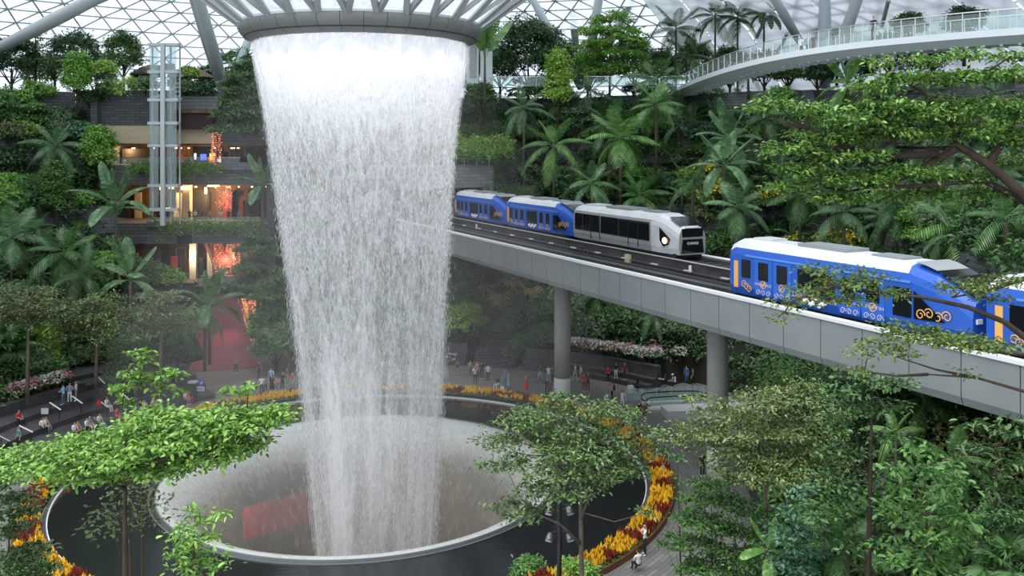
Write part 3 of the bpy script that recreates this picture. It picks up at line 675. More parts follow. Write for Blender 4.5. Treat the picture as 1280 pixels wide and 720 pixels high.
# glowing strings of flowers hanging at the corner of every floor
def glow(px0, px1, py0, py1, Y, label, seed):
    rg = random.Random(seed); root = empty('flower_curtain', P((px0 + px1) / 2, py1, Y), 0, label, 'hanging decoration', 'glowing flower curtains'); o0 = root.location
    ms = []
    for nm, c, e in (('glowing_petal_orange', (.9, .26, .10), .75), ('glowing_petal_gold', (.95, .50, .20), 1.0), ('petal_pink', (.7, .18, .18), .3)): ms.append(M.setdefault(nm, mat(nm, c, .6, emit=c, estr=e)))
    for cdn in range(int((px1 - px0) * .9)):
        px = rg.uniform(px0, px1); yy = Y + rg.uniform(-1, 1); mb = MB(); t = P(px, py0, yy) - o0; bt = P(px + rg.uniform(-.5, .5), lerp(py1, py0, rg.random() * .25), yy) - o0; n = int((t - bt).length / .22)
        for k in range(n):
            p = lerp(t, bt, k / n) + Vector((rg.gauss(0, .08), rg.gauss(0, .08), 0)); mb.m = rg.choice((0, 0, 1, 2)); s_ = rg.uniform(.05, .11); d1 = Vector((rg.gauss(0, 1), rg.gauss(0, 1), rg.gauss(0, 1))).normalized() * s_; d2 = d1.orthogonal().normalized() * s_
            mb.add([p - d1, p + d2, p + d1, p - d2], [(0, 1, 2, 3)])
        mb.m = 2; mb.tube([t, bt], .012, 3, cap=False); mb.build('flower_string', ms, root)
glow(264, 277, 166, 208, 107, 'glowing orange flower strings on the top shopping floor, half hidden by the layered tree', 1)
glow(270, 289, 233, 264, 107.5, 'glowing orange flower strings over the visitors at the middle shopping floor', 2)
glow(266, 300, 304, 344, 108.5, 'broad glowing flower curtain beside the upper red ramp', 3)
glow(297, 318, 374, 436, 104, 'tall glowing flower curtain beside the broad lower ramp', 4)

# glass lift tower
lift = empty('glass_lift', P(205, 282, 104), 0, 'grey steel and glass twin lift tower in front of the shops', 'lift'); ol = lift.location
def lx(px): return (px - 640) / F * 104 - ol.x
def lz(py): return EYE - (py - HOR) / F * 104 - ol.z
MB().box(((lx(203) + lx(208)) / 2, -.4, lz(168)), (lx(208) - lx(203), .5, lz(55) - lz(282))).build('mast', M['steel_pale'], lift)
for px in (188, 199, 211, 222.5): MB().box((lx(px), .6, lz(168)), (.16, .16, lz(57 if px > 200 else 62) - lz(282))).build('guide_post', M['steel'], lift)
for py in (56, 90, 125, 154, 182, 232, 262):
    MB().box((lx(194), .1, lz(py)), (lx(203) - lx(187), 1.0, .32)).build('cross_beam', M['steel_pale'], lift); MB().box((lx(215), .1, lz(py)), (lx(224) - lx(207), 1.0, .32)).build('cross_beam', M['steel_pale'], lift)
for x0_, x1_ in ((188.5, 199.5), (210, 222)):
    for ya, yb in ((58, 89), (91, 124), (127, 153), (156, 181), (184, 231), (234, 261)):
        MB().box(((lx(x0_) + lx(x1_)) / 2, -.35, (lz(ya) + lz(yb)) / 2), (lx(x1_) - lx(x0_), .04, lz(ya) - lz(yb))).build('glass_pane', M['shaft_glass'], lift)
for x0_, x1_, ya, yb in ((189, 199, 93, 122), (211, 221, 92, 124)):
    cab = MB().box(((lx(x0_) + lx(x1_)) / 2, .9, lz(yb) + .1), (lx(x1_) - lx(x0_), 1.6, .25)).build('cabin_floor', M['steel'], lift)
    MB().box(((lx(x0_) + lx(x1_)) / 2, .9, lz(ya) - .1), (lx(x1_) - lx(x0_), 1.6, .3)).build('cabin_roof', M['steel_pale'], lift)
    for k in range(5): MB().box(((lx(x0_) + lx(x1_)) / 2, 1.5, lerp(lz(yb), lz(ya), .15 + k * .17)), (lx(x1_) - lx(x0_) - .2, .06, .10)).build('cabin_rail', M['white_paint'], lift)
for k, (px, py) in enumerate(((207, 83), (192, 85))): MB().box((lx(px + 3), .5, lz(py)), (1.0, .7, .7)).build('hoist_box', M['beige'], lift)

# ------------------------------------------------------------------ train bridge
BO = Vector((-9.62, 107.0, 0.4)); BRZ = math.atan2(-.901, .433); BL = 88.0
bd = Vector((.433, -.901, 0)); bn = Vector((.901, .433, 0))
def bw(s, y, z): return BO + bd * s + bn * y + Vector((0, 0, z))
bridge = empty('train_bridge', BO, BRZ, 'grey panelled guideway bridge carrying the two train tracks across the garden', 'bridge')
ncol = 34; pl = BL / ncol
gp = [(-5.02, 13.62), (-5.02, 11.75), (-4.9, 11.40), (-4.5, 11.28), (-4.4, 11.45), (-4.75, 11.75), (-4.75, 13.62)]
for k in range(ncol):
    mb = MB(); s0, s1 = k * pl + .025, (k + 1) * pl - .025; n = len(gp)
    mb.add([(s0, y, z) for y, z in gp] + [(s1, y, z) for y, z in gp], [tuple(range(n)), tuple(range(n, 2 * n))[::-1]] + [(i, n + i, n + (i + 1) % n, (i + 1) % n) for i in range(n)])
    mb.build('girder_panel', M['girder'], bridge)
for k in range(11): MB().box((k * 8 + 4, -4.88, 13.70), (7.96, .42, .16)).build('coping', M['coping'], bridge)
MB().box((BL / 2, 0, 12.2), (BL, 9.3, 1.5)).build('deck', M['deck'], bridge)
MB().box((BL / 2, 4.85, 12.7), (BL, .3, 1.9)).build('far_girder', M['concrete'], bridge); MB().tube([(0, 4.8, 13.75), (BL, 4.8, 13.75)], .17, 8).build('far_guard_pipe', M['coping'], bridge, smooth=True)
for y, zt in ((-3.35, 13.3), (-1.55, 13.3), (1.15, 13.92), (3.75, 13.92)):
    for k in range(8):
        MB().box((k * 11 + 5.5, y, (12.9 + zt) / 2), (10.93, .62, zt - 12.9)).build('running_beam', M['plinth'], bridge)
for y, z in ((-4.35, 13.35), (-4.15, 13.35), (-.6, 13.3), (.55, 13.35)): MB().box((BL / 2, y, z), (BL, .07, .10)).build('power_rail', M['rail_steel'], bridge)
MB().box((BL / 2, .80, 13.5), (BL, .10, .9)).build('track_wall', M['plinth'], bridge); MB().box((BL / 2, .74, 13.98), (BL, .18, .05)).build('wall_cap', M['concrete'], bridge)
for k in range(22):
    MB().box((k * 4 + 1.3, .45, 13.40), (.75, .22, .09)).build('cable_bracket', M['concrete_pale'], bridge)
for k in range(14): MB().box((28 + k * .55, .72, 13.3), (.05, .06, .75)).build('cable_rod', M['rail_steel'], bridge)
MB().box((41.6, .55, 13.35), (.5, .3, .7)).build('signal_box', M['beige'], bridge)
for s_ in (12.5, 49.5): MB().box((s_, .5, 13.55), (.16, .12, .5)).build('track_marker', M['white_paint'], bridge)
for k in range(40): MB().box((45 + k * 1.05, 2.45, 13.62), (.22, 2.0, .14)).build('cross_tie', M['rail_steel'], bridge)
for px, Y, lab in ((703, 78, 'round concrete bridge pier standing on the plaza behind the visitors'), (897, 60.5, 'round concrete bridge pier rising behind the fine-leaved tree and the escalator')):
    c = Vector(((px - 640) / F * Y, Y, 0)); root = empty('bridge_pier', c, 0, lab, 'pier')
    MB().tube([(0, 0, 2.6), (0, 0, 12.0)], .70, 28).build('shaft', M['concrete'], root, smooth=True); MB().tube([(0, 0, -.05), (0, 0, 2.58)], .72, 28).build('painted_base', M['concrete_pale'], root, smooth=True)

# tunnel mouth where the bridge enters the hillside
tun = empty('tunnel_portal', bw(1.5, 0, 0), BRZ, 'stone-faced tunnel mouth where the far tracks leave the hillside', 'tunnel')
MB().box((-3, 0, 18.5), (9, 13.6, 2.4)).build('lintel', M['grey_stone'], tun)
MB().box((-3, -6.2, 14.5), (9, 1.2, 6.0)).build('jamb', M['grey_stone'], tun); MB().box((-3, 6.2, 14.5), (9, 1.2, 6.0)).build('jamb', M['grey_stone'], tun)
MB().box((-7.3, 0, 14.5), (.4, 12, 6)).build('dark_inside', M['dark_recess'], tun); MB().box((1.6, 0, 17.25), (.12, 11.2, .12)).build('portal_trim', M['rail_steel'], tun)
MB().box((-3, 0, 10.5), (9, 13.6, 2.2)).build('abutment', M['dark_stone'], tun)
for k in range(9): MB().box((1.2, -6.4 + k * 1.6, 20.1), (.06, .06, 1.0)).build('fence_post', M['steel'], tun)
MB().box((1.2, 0, 20.55), (.04, 12.9, .04)).build('fence_wire', M['steel'], tun)

# ------------------------------------------------------------------ trains
def loft(secs, mats, mi):
    mb = MB(); n = len(secs[0][1]); vs_ = [(x, y, z) for x, pr in secs for y, z in pr]
    mb.add(vs_, [])
    for i in range(len(secs) - 1):
        for j in range(n):
            mb.f.append((i * n + j, i * n + (j + 1) % n, (i + 1) * n + (j + 1) % n, (i + 1) * n + j)); mb.mi.append(mi(i, j))
    mb.f.append(tuple(range(n))[::-1]); mb.mi.append(mi(0, 0)); mb.f.append(tuple((len(secs) - 1) * n + j for j in range(n))); mb.mi.append(mi(0, 0))
    return mb
def text_part(name, body, size, loc, rot, m, parent):
    cu = bpy.data.curves.new(name, 'FONT'); cu.body = body; cu.size = size; cu.extrude = .004; cu.align_x = 'CENTER'; cu.materials.append(m)
    tmp = bpy.data.objects.new(name, cu); COL.objects.link(tmp); dg = bpy.context.evaluated_depsgraph_get(); me = bpy.data.meshes.new_from_object(tmp.evaluated_get(dg)); bpy.data.objects.remove(tmp)
    o = bpy.data.objects.new(name, me); link(o, parent); o.location = loc; o.rotation_euler = rot; return o
def profile(top, wid=1.4, low=.25):
    return [(-wid * .93, low), (-wid, .7), (-wid, top - .85), (-wid * .95, top - .50), (-wid * .80, top - .18), (-wid * .5, top - .04), (wid * .5, top - .04), (wid * .80, top - .18), (wid * .95, top - .50), (wid, top - .85), (wid, .7), (wid * .93, low)]
def scroll(mb, c, r, turns=1.2, th=.035, flip=1, n=16):
    for k in range(n):
        a0, a1 = turns * 2 * PI * k / n, turns * 2 * PI * (k + 1) / n; r0, r1 = r * (1 - .75 * k / n), r * (1 - .75 * (k + 1) / n)
        p = [(c[0] + flip * q * math.cos(a), c[1], c[2] + q * math.sin(a)) for q, a in ((r0, a0), (r1, a1))]
        mb.bar(p[0], p[1], .016, th)
YS = -1.4
def blue_car(loc, L, H, label, rich=True):
    t = empty('train_car', loc, BRZ, label, 'train car', 'blue train cars')
    def top(x): return interp(x, [0, .5, L - 3.1, L - 2.6, L], [H - .22, H, H, H - .10, 1.35])
    def wd(x): return interp(x, [0, .6, L - 3.2, L], [1.34, 1.4, 1.4, 1.05])
    secs = []
    for x in (0, .5, 2, L * .5, L - 4.2, L - 3.1): secs.append((x, profile(top(x), wd(x))))
    # nose: front face rakes back, so every ring leans
    for f in (.35, .7, 1.0):
        w = lerp(1.4, 1.12, f); pr = profile(lerp(H, 2.1, f ** 1.3), w); secs.append((lerp(L - 3.1, L, f ** .8), pr))
    body = loft(secs, None, lambda i, j: 1 if j in (3, 4, 5, 6, 7) and i < 5 else 0)
    body.build('body_shell', [M['train_blue'], M['train_white']], t)
    sk = MB().box((L / 2 - .4, 0, .16), (L - 1.2, 2.3, .34)).build('skirt', M['rubber'], t)
    MB().box((L * .45, YS - .012, H - .88), (L * .72, .05, .09)).build('cant_rail', M['train_sky'], t)
    MB().box((L * .42, 0, H + .04), (L * .22, 1.5, .16)).build('roof_unit', M['train_grey'], t); MB().box((L * .12, 0, H + .02), (L * .09, 1.2, .12)).build('roof_hatch', M['train_white'], t); MB().box((L * .68, 0, H + .01), (L * .12, 1.2, .08)).build('roof_hatch', M['train_grey'], t)
    # dark raked windscreen, grey brow over it
    mb = MB(); sx = [(L - 2.55, H - .16, 1.08), (L - 1.55, H - .62, 1.10), (L - .55, H - 1.38, 1.02)]
    def strip(rows, off): 
        v = [(x + off, y, z + off) for x, z, w in rows for y in (-w, w)]; return v, [(2 * i, 2 * i + 1, 2 * i + 3, 2 * i + 2) for i in range(len(rows) - 1)]
    nx = lambda f: (lerp(L - 3.1, L, f ** .8), lerp(H, 2.1, f ** 1.3) + .015, lerp(1.4, 1.12, f) * .78)
    MB().add(*strip([nx(.02), nx(.15), nx(.32)], .02)).build('brow', M['train_grey'], t); MB().add(*strip([nx(.33), nx(.5), nx(.7), nx(.97)], .03)).build('windscreen', M['win_dark'], t)
    for k in range(2): MB().box((L + .02, -.75 + 1.5 * k, 1.15), (.08, .34, .2)).build('headlamp', M['white_paint'], t)
    d0, d1 = H - .98, .42
    def leaf(x, w, word=None):
        d = MB().box((x, YS - .012, (d0 + d1) / 2), (w, .05, d0 - d1)).build('door', M['train_blue2'], t)
        MB().box((x, YS - .045, d0 - .64), (w * .58, .03, .98)).build('pane', M['win_dark'], d)
        if rich and word:
            tx = text_part('lettering', word, .20, (x, YS - .05, d0 - 1.42), (PI / 2, 0, 0), M['pinkish'], d)
        mb = MB(); n = 16
        for k in range(n):
            a0, a1 = 2 * PI * k / n, 2 * PI * (k + 1) / n; mb.bar((x + .2 * math.cos(a0), YS - .045, 1.02 + .2 * math.sin(a0)), (x + .2 * math.cos(a1), YS - .045, 1.02 + .2 * math.sin(a1)), .02, .045)
        mb.bar((x - .12, YS - .045, .96), (x + .12, YS - .045, 1.10), .02, .06); mb.bar((x - .02, YS - .045, .9), (x + .08, YS - .045, 1.15), .02, .05); mb.build('compass_emblem', M['gold'], d)
        mb = MB()
        for k in range(3): scroll(mb, (x - w * .3 + k * w * .3, YS - .045, .56), .17, 1.2, .03, (1, -1, 1)[k])
        mb.build('wave_scroll', M['pinkish'], d)
    k = L / 15.5
    for x, word in ((2.9 * k, 'WHERE MAGIC'), (4.35 * k, None), (9.0 * k, 'WHERE MAGIC'), (10.45 * k, 'MEETS THE SEA')): leaf(x, 1.34 * k, word)
    w = MB().box((1.45 * k, YS - .012, d0 - .64), (.72, .04, 1.0)).build('window', M['win_dark'], t)
    w = MB().box((6.7 * k, YS - .012, d0 - .72), (2.4 * k, .04, 1.15)).build('window', M['win_dark'], t)
    w = MB().box((12.1 * k, YS - .012, d0 - .85), (1.0 * k, .04, 1.3)).build('window', M['win_dark'], t)
    mb = MB(); mb.add([(12.75 * k, YS - .03, d0 - .25), (12.75 * k, YS - .03, d0 - 1.5), (14.3 * k, YS + .10, d0 - 1.45)], [(0, 1, 2)]); mb.build('quarter_window', M['win_dark'], t)
    if rich: text_part('lettering', 'Disney Adventure', .42, (6.7 * k, YS - .05, d0 - 1.62), (PI / 2, 0, 0), M['gold'], t)
    mb = MB()
    for q in range(4): scroll(mb, (13.1 * k + q * .42, YS - .02 + q * .045, 1.1 + .1 * (q % 2)), .26, 1.3, .05, (1, -1)[q % 2])
    for q in range(3): scroll(mb, (1.3 * k + q * .22, YS - .035, .62 + .12 * (2 - q)), .22, 1.3, .045)
    mb.build('gold_scroll', M['gold'], t)
    mb = MB()
    for q in range(8): mb.sphere((6.0 * k + q * .2, YS - .02, .62 + .12 * math.sin(q * 2.1)), (.16, .03, .13), 8, 4)
    mb.build('foam_print', M['white_paint'], t)
    MB().box((.42 * k + .2, YS - .012, 1.35), (.34, .04, 1.5)).build('gold_panel', M['gold'], t)
    return t
near_y = -2.43; far_y = 2.5
blue_car(bw(59, near_y, 13.42), 15.5, 3.35, 'large blue train car with white roof behind the overhanging branches')
blue_car(bw(75.3, near_y, 13.42), 15.5, 3.35, 'blue train car cut off by the picture edge, behind the low branch')
blue_car(bw(4.7, far_y, 13.92), 13.3, 3.1, 'small far blue train car coming out of the tunnel mouth', False)
blue_car(bw(18.5, far_y, 13.92), 13.3, 3.1, 'far blue train car coupled behind the silver car', False)
# silver car
L, H = 14.9, 3.1
sv = empty('train_car', bw(32.2, far_y, 13.92), BRZ, 'silver train car with black windows and lit headlamp on the far track', 'train car')
secs = [(x, profile(H - (.15 if x == 0 else 0), 1.4)) for x in (0, .4, 3, L / 2, L - 3.2, L - 2.6)]
for f in (.4, .75, 1.0):
    secs.append((lerp(L - 2.6, L - (.25 if f < 1 else 0), f), profile(lerp(H, 2.25, f ** 1.6), lerp(1.4, 1.18, f))))
loft(secs, None, lambda i, j: 2 if (j in (3, 4, 5, 6, 7) or i >= 4) else 0).build('body_shell', [M['train_silver'], M['train_grey'], M['train_white']], sv)
MB().box((L / 2, 0, .16), (L - .8, 2.3, .34)).build('skirt', M['rubber'], sv)
for x0_, x1_ in ((.25, 1.55), (1.6, 2.9), (2.95, 4.25), (4.5, 7.2), (7.25, 8.6), (8.65, 9.95), (10.0, 11.5)):
    MB().add([(x0_, YS - .02, .98), (x1_, YS - .02, .98), (x1_, YS - .02, H - .86), (x1_ - .0, YS + .02, H - .72), (x0_, YS + .02, H - .72), (x0_, YS - .02, H - .86)], [(0, 1, 2, 5), (5, 2, 3, 4)]).build('window', M['win_dark'], sv)
for x in (2.92, 4.36, 8.62, 9.98): MB().box((x, YS - .015, 1.4), (.05, .05, 2.0)).build('door_seam', M['rubber'], sv)
MB().box((L * .42, 0, H + .05), (L * .26, 1.6, .14)).build('roof_unit', M['train_grey'], sv); MB().box((L * .13, 0, H + .03), (L * .13, 1.4, .10)).build('roof_hatch', M['train_white'], sv); MB().box((L * .7, 0, H + .02), (L * .12, 1.3, .08)).build('roof_hatch', M['train_grey'], sv)
hx = L - 1.55; mb = MB(); mb.add([(hx - .55, YS - .03, 2.15), (hx - .5, YS - .03, 1.2), (hx - .1, YS - .0, .75), (hx + .45, YS + .09, .95), (hx + .62, YS + .11, 1.35)], [(0, 1, 2, 3, 4)]); lampw = mb.build('lamp_window', M['win_dark'], sv)
MB().sphere((hx + .1, YS - .02, 1.2), (.28, .06, .24), 12, 6).build('headlamp', M['lamp_warm'], lampw)
fx = L - 2.6
def nz(f, w): return (lerp(L - 2.6, L - (.25 if f < 1 else 0), f), lerp(H, 2.25, f ** 1.6) + .02, w)
rows = [nz(.45, .95), nz(.75, .95), nz(.97, .92)]
v = [(x + .05, y, z + .03) for x, z, w in rows for y in (-w, w)]
MB().add(v, [(2 * i, 2 * i + 1, 2 * i + 3, 2 * i + 2) for i in range(2)]).build('windscreen_top', M['win_dark'], sv)
MB().add([(L + .02, -.95, 2.15), (L + .02, .95, 2.15), (L + .03, .9, 1.55), (L + .03, -.9, 1.55)], [(0, 1, 2, 3)]).build('windscreen', M['win_dark'], sv)
MB().add([(L + .04, -.88, 1.38), (L + .04, .88, 1.38), (L + .04, 1.0, .38), (L + .04, -1.0, .38)], [(0, 1, 2, 3)]).build('nose_panel', M['win_dark'], sv)
text_part('lettering', 'CHANGI', .26, (L + .05, 0, 1.0), (PI / 2, 0, PI / 2), M['white_paint'], sv)

# ------------------------------------------------------------------ canopy walkway high on the far side
path = [(20.6, 124), (19.4, 104), (18.9, 88), (19.3, 76), (20.6, 67.5), (22.9, 61.5), (26.2, 57.0), (30.6, 53.0), (36, 49.5)]
def smooth_path(p, n):
    p = [Vector((a, b, 0)) for a, b in p]; out = []
    for i in range(len(p) - 1):
        a, b, c, d = p[max(i - 1, 0)], p[i], p[i + 1], p[min(i + 2, len(p) - 1)]
        for k in range(n):
            t = k / n; out.append(.5 * ((2 * b) + (c - a) * t + (2 * a - 5 * b + 4 * c - d) * t * t + (3 * b - a - 3 * c + d) * t ** 3))
    return out + [p[-1]]
sp_ = smooth_path(path, 6); DZ = 29.3
walk = empty('canopy_walkway', (19, 90, DZ), 0, 'curved pale footbridge with glass railings above the trees', 'footbridge'); ow = walk.location
def off(i, d):
    a, b = sp_[max(i - 1, 0)], sp_[min(i + 1, len(sp_) - 1)]; t = (b - a).normalized(); nrm = Vector((-t.y, t.x, 0)); return sp_[i] + nrm * d + Vector((0, 0, DZ)) - ow
mb = MB(); n = len(sp_)
WD = 3.2
sec = [(0, .1), (0, -.32), (.9, -.75), (WD - .9, -.75), (WD, -.32), (WD, .1)]
vs_ = []
for i in range(n):
    for d, z in sec: vs_.append(off(i, d) + Vector((0, 0, z)))
mb.add(vs_, [(i * 6 + j, i * 6 + (j + 1) % 6, (i + 1) * 6 + (j + 1) % 6, (i + 1) * 6 + j) for i in range(n - 1) for j in range(6)]); mb.build('deck', M['steel_pale'], walk)
for d in (0.05, WD - .05):
    for i in range(n - 1):
        a, b = off(i, d), off(i + 1, d); up = Vector((0, 0, 1.15))
        MB().add([a * .99 + b * .01 + Vector((0, 0, .12)), b * .99 + a * .01 + Vector((0, 0, .12)), b * .99 + a * .01 + up, a * .99 + b * .01 + up], [(0, 1, 2, 3)]).build('glass_panel', M['rail_glass'], walk)
        MB().tube([a, a + up * 1.12], .035, 5).build('post', M['steel'], walk)
        MB().bar(a + up * 1.1, b + up * 1.1, .07, .06).build('handrail', M['chrome'], walk)
for i in range(2, n - 1, 1):
    MB().bar(off(i, .85) + Vector((0, 0, -.78)), off(i, WD - .85) + Vector((0, 0, -.78)), .16, .10).build('rib', M['steel'], walk)

# grey-white lift cabin and glass rail on the top terrace behind the ring
cab = empty('terrace_cabin', P(588, 108, 112), 0, 'pale metal-clad cabin on the top terrace beside the ring', 'cabin')
for k, (x, w_) in enumerate(((-1.3, 1.5), (.35, 1.5), (2.0, 1.5))): MB().box((x, 0, 3.2), (w_ - .06, 3, 6.6)).build('wall_panel', M['steel_pale'], cab)
MB().box((.4, -1.55, 3.6), (.8, .1, 5.2)).build('door', M['rail_steel'], cab); MB().box((.35, 0, 6.6), (5.2, 3.2, .2)).build('roof', M['steel'], cab)
for x0_, x1_, py, Y, lab in ((612, 690, 109, 108, 'glass railing on the top terrace between the cabin and the lime column tree'), (730, 850, 108, 114, 'glass railing on the top terrace behind the feathery tree')):
    r_ = empty('glass_railing', P(x0_, py, Y), 0, lab, 'railing'); Lr = (x1_ - x0_) / F * Y; nn = int(Lr / 1.6)
    for k in range(nn): MB().box(((k + .5) * Lr / nn, 0, .65), (Lr / nn - .08, .03, 1.1)).build('glass_panel', M['rail_glass'], r_); MB().box((k * Lr / nn, 0, .6), (.06, .06, 1.25)).build('post', M['steel'], r_)
    MB().box((Lr / 2, 0, 1.25), (Lr, .08, .06)).build('handrail', M['chrome'], r_)
# parasols on the top terrace behind the lift
for k, (px, py, Y, lab) in enumerate(((243, 96, 116, 'large brown terrace parasol beside the glass lift'), (187, 92, 120, 'smaller brown terrace parasol half hidden behind the glass lift'))):
    p = P(px, 113, Y); r_ = empty('parasol', p, 0, lab, 'parasol'); zz = P(px, py, Y).z - p.z
    MB().lathe([(.05, zz + 1.2), (1.4, zz + .7), (2.6 - k * .6, zz - .1)], 8).build('canopy', mat('brown_canvas', (.20, .15, .11), .8), r_); MB().tube([(0, 0, 0), (0, 0, zz + 1.2)], .06, 6).build('pole', M['black_metal'], r_)
    for a in range(8): MB().bar((0, 0, zz + .9), (2.4 * math.cos(a * PI / 4) * (1 - k * .2), 2.4 * math.sin(a * PI / 4) * (1 - k * .2), zz - .12), .05, .05).build('rib', M['black_metal'], r_)

# escalator head on the plaza, right of the pool
e0 = G(806, 512); es = empty('escalator', e0, math.radians(8), 'glass-sided escalator head sunk in the plaza beside the bridge pier', 'escalator')
for y in (0, 1.5):
    MB().box((4.2, y, .55), (7.4, .04, .8)).build('balustrade', M['rail_glass'], es)
    pts = [(.5, y, .25), (.15, y, .45), (.15, y, .8), (.5, y, 1.0), (2.5, y, 1.05), (5, y, 1.0), (6.6, y, .6), (8.2, y, -.3)]; MB().tube(pts, .055, 6).build('handrail', M['rubber'], es, smooth=True)
    MB().box((4.2, y, .1), (8, .3, .25)).build('skirting', M['white_paint'], es)
MB().box((4, .75, .06), (8, 1.2, .12)).build('comb_plate', M['chrome'], es); MB().box((5.5, -2.2, .35), (9, 2.0, .7)).build('side_cladding', M['concrete_pale'], es)
for k in range(6):
    MB().box((-.3 + k * 1.4, 2.4, .6), (1.32, .04, 1.1)).build('guard_pane', M['rail_glass'], es); MB().box((-1.0 + k * 1.4, 2.4, .6), (.05, .05, 1.2)).build('guard_post', M['steel'], es)

# lamp post with floodlights in front of the layered tree
lpz = P(699, 628, 41)
lp = empty('lamp_post', (lpz.x, lpz.y, 0), 0, 'black pole with two pairs of floodlights in front of the dark pool', 'lamp post')
MB().tube([(0, 0, 0), (0, 0, lpz.z)], .11, 10).build('pole', M['black_metal'], lp, smooth=True)
for dz, dx in ((-.15, .42), (-1.35, -.42)):
    for sx in (-1, 1):
        hd = MB().tube([(sx * .38, -.12, lpz.z + dz), (sx * .50, -.30, lpz.z + dz - .26)], [.13, .17], 14).build('floodlight', M['rail_steel'], lp, smooth=True)
        MB().tube([(sx * .502, -.303, lpz.z + dz - .265), (sx * .505, -.31, lpz.z + dz - .275)], .15, 14).build('lens', M['white_paint'], hd)
    MB().tube([(-.4, 0, lpz.z + dz), (.4, 0, lpz.z + dz)], .05, 6).build('bracket', M['black_metal'], lp)
# blue notice board and bin at the foot of the ramp
p = G(250, 496); sg = empty('notice_board', p, math.radians(-12), 'small blue and white notice board at the foot of the red ramp', 'sign')
MB().box((0, 0, 1.25), (.85, .06, .55)).build('blue_panel', M['train_blue2'], sg); MB().box((0, 0, .72), (.85, .06, .42)).build('white_panel', M['white_paint'], sg); MB().box((0, -.04, .72), (.6, .02, .06)).build('print_line', M['train_blue2'], sg)
for k in (-1, 1): MB().box((k * .38, .04, .5), (.05, .05, 1.0)).build('leg', M['black_metal'], sg)
for k, (a, b) in enumerate(((-.2, .12), (.1, -.05), (.22, .1))): MB().box((a, -.035, 1.25 + b), (.22, .02, .12)).build('print_mark', M['white_paint'], sg)
p = G(241, 503); bn_ = empty('display_stand', p, 0, 'tall black display stand beside the blue notice board', 'stand')
MB().box((0, 0, .85), (.55, .45, 1.7)).build('body', M['black_metal'], bn_); MB().box((0, 0, 1.78), (.75, .6, .14)).build('lid', M['concrete_pale'], bn_)

# ------------------------------------------------------------------ plants
RG = np.random.default_rng(11)
def unit(v): return v / np.maximum(np.linalg.norm(v, axis=-1, keepdims=True), 1e-9)
def leaves(cen, ax, nr, L, Wd, six=False, fold=.18):
    ax = unit(ax); sd = unit(np.cross(nr, ax)); nr = np.cross(ax, sd); L = L[:, None]; Wd = Wd[:, None]; n = len(cen)
    b = cen - ax * L * .5; t = cen + ax * L * .5 - nr * L * .10
    if six:
        V = np.stack([b, cen - ax * L * .18 + sd * Wd * .5 + nr * fold * Wd, cen + ax * L * .2 + sd * Wd * .42 + nr * fold * Wd, t, cen + ax * L * .2 - sd * Wd * .42 + nr * fold * Wd, cen - ax * L * .18 - sd * Wd * .5 + nr * fold * Wd], 1)
        q = np.array([[0, 3, 2, 1], [0, 5, 4, 3]]); return V.reshape(-1, 3), ((np.arange(n) * 6)[:, None, None] + q[None]).reshape(-1, 4)
    V = np.stack([b, cen + sd * Wd * .5 + nr * fold * Wd, t, cen - sd * Wd * .5 + nr * fold * Wd], 1)
    return V.reshape(-1, 3), (np.arange(n) * 4)[:, None] + np.arange(4)[None, ::-1]
def pads(rg, pc, k, pr, L, flat=.4, up=1.0, six=False, asp=.45, outward=None, droop=.15):
    """k leaves round each point of pc, spread pr wide and flattened"""
    n = len(pc) * k; c0 = np.repeat(pc, k, 0); o = rg.normal(0, 1, (n, 3)) * np.array([1, 1, flat]) * pr
    ax = o + rg.normal(0, .5, (n, 3)) * pr; ax[:, 2] -= droop * pr
    nr = rg.normal(0, .45, (n, 3)); nr[:, 2] += up
    if outward is not None: nr += np.repeat(outward, k, 0) * .8
    LL = L * rg.uniform(.7, 1.25, n); return leaves(c0 + o, ax, nr, LL, LL * asp, six)
def join(parts):
    Vs, Fs, b = [], [], 0
    for V, Fc in parts: Vs.append(V); Fs.append(Fc + b); b += len(V)
    return np.concatenate(Vs), np.concatenate(Fs)
def foliage(name, parent, VF, m):
    o = inst(name, np_mesh(name, VF[0], VF[1], m), parent); o['kind'] = 'stuff'; return o

# --- makers for the plants of the hillside; each gives a thing at the origin
def mk_round(H, R, m, seed, nb=5, ell=(1, 1, .85), npad=300, k=18, L=.40, label='', cat='tree', bark='bark_dark'):
    rg = np.random.default_rng(seed); t = empty('broadleaf_tree', (0, 0, 0), 0, label, cat)
    MB().tube([(0, 0, -.6), (.05, .02, H * .35), (0, .1, H - R * .4)], [.20, .16, .08], 7).build('trunk', M[bark], t, smooth=True)
    for i in range(nb):
        a = i * 2.4 + seed; q = Vector((math.cos(a), math.sin(a), 0)); MB().tube([(0, 0, H - R * 1.1), tuple(q * R * .4 + Vector((0, 0, H - R * .5))), tuple(q * R * .8 + Vector((0, 0, H + R * .05)))], [.09, .06, .02], 5).build('branch', M[bark], t)
    d = unit(rg.normal(0, 1, (npad, 3))); d[:, 2] = np.where(d[:, 2] < -.5, -d[:, 2], d[:, 2]); rr = R * rg.uniform(.45, 1.0, npad) ** .6
    lump = 1 + .16 * np.sin(d[:, :1] * 5 + seed) * np.cos(d[:, 1:2] * 4 + d[:, 2:] * 5)
    pc = d * rr[:, None] * lump * np.array(ell) + np.array([0, 0, H]); foliage('foliage', t, pads(rg, pc, k, R * .13, L, .5, outward=d), M[m]); return t
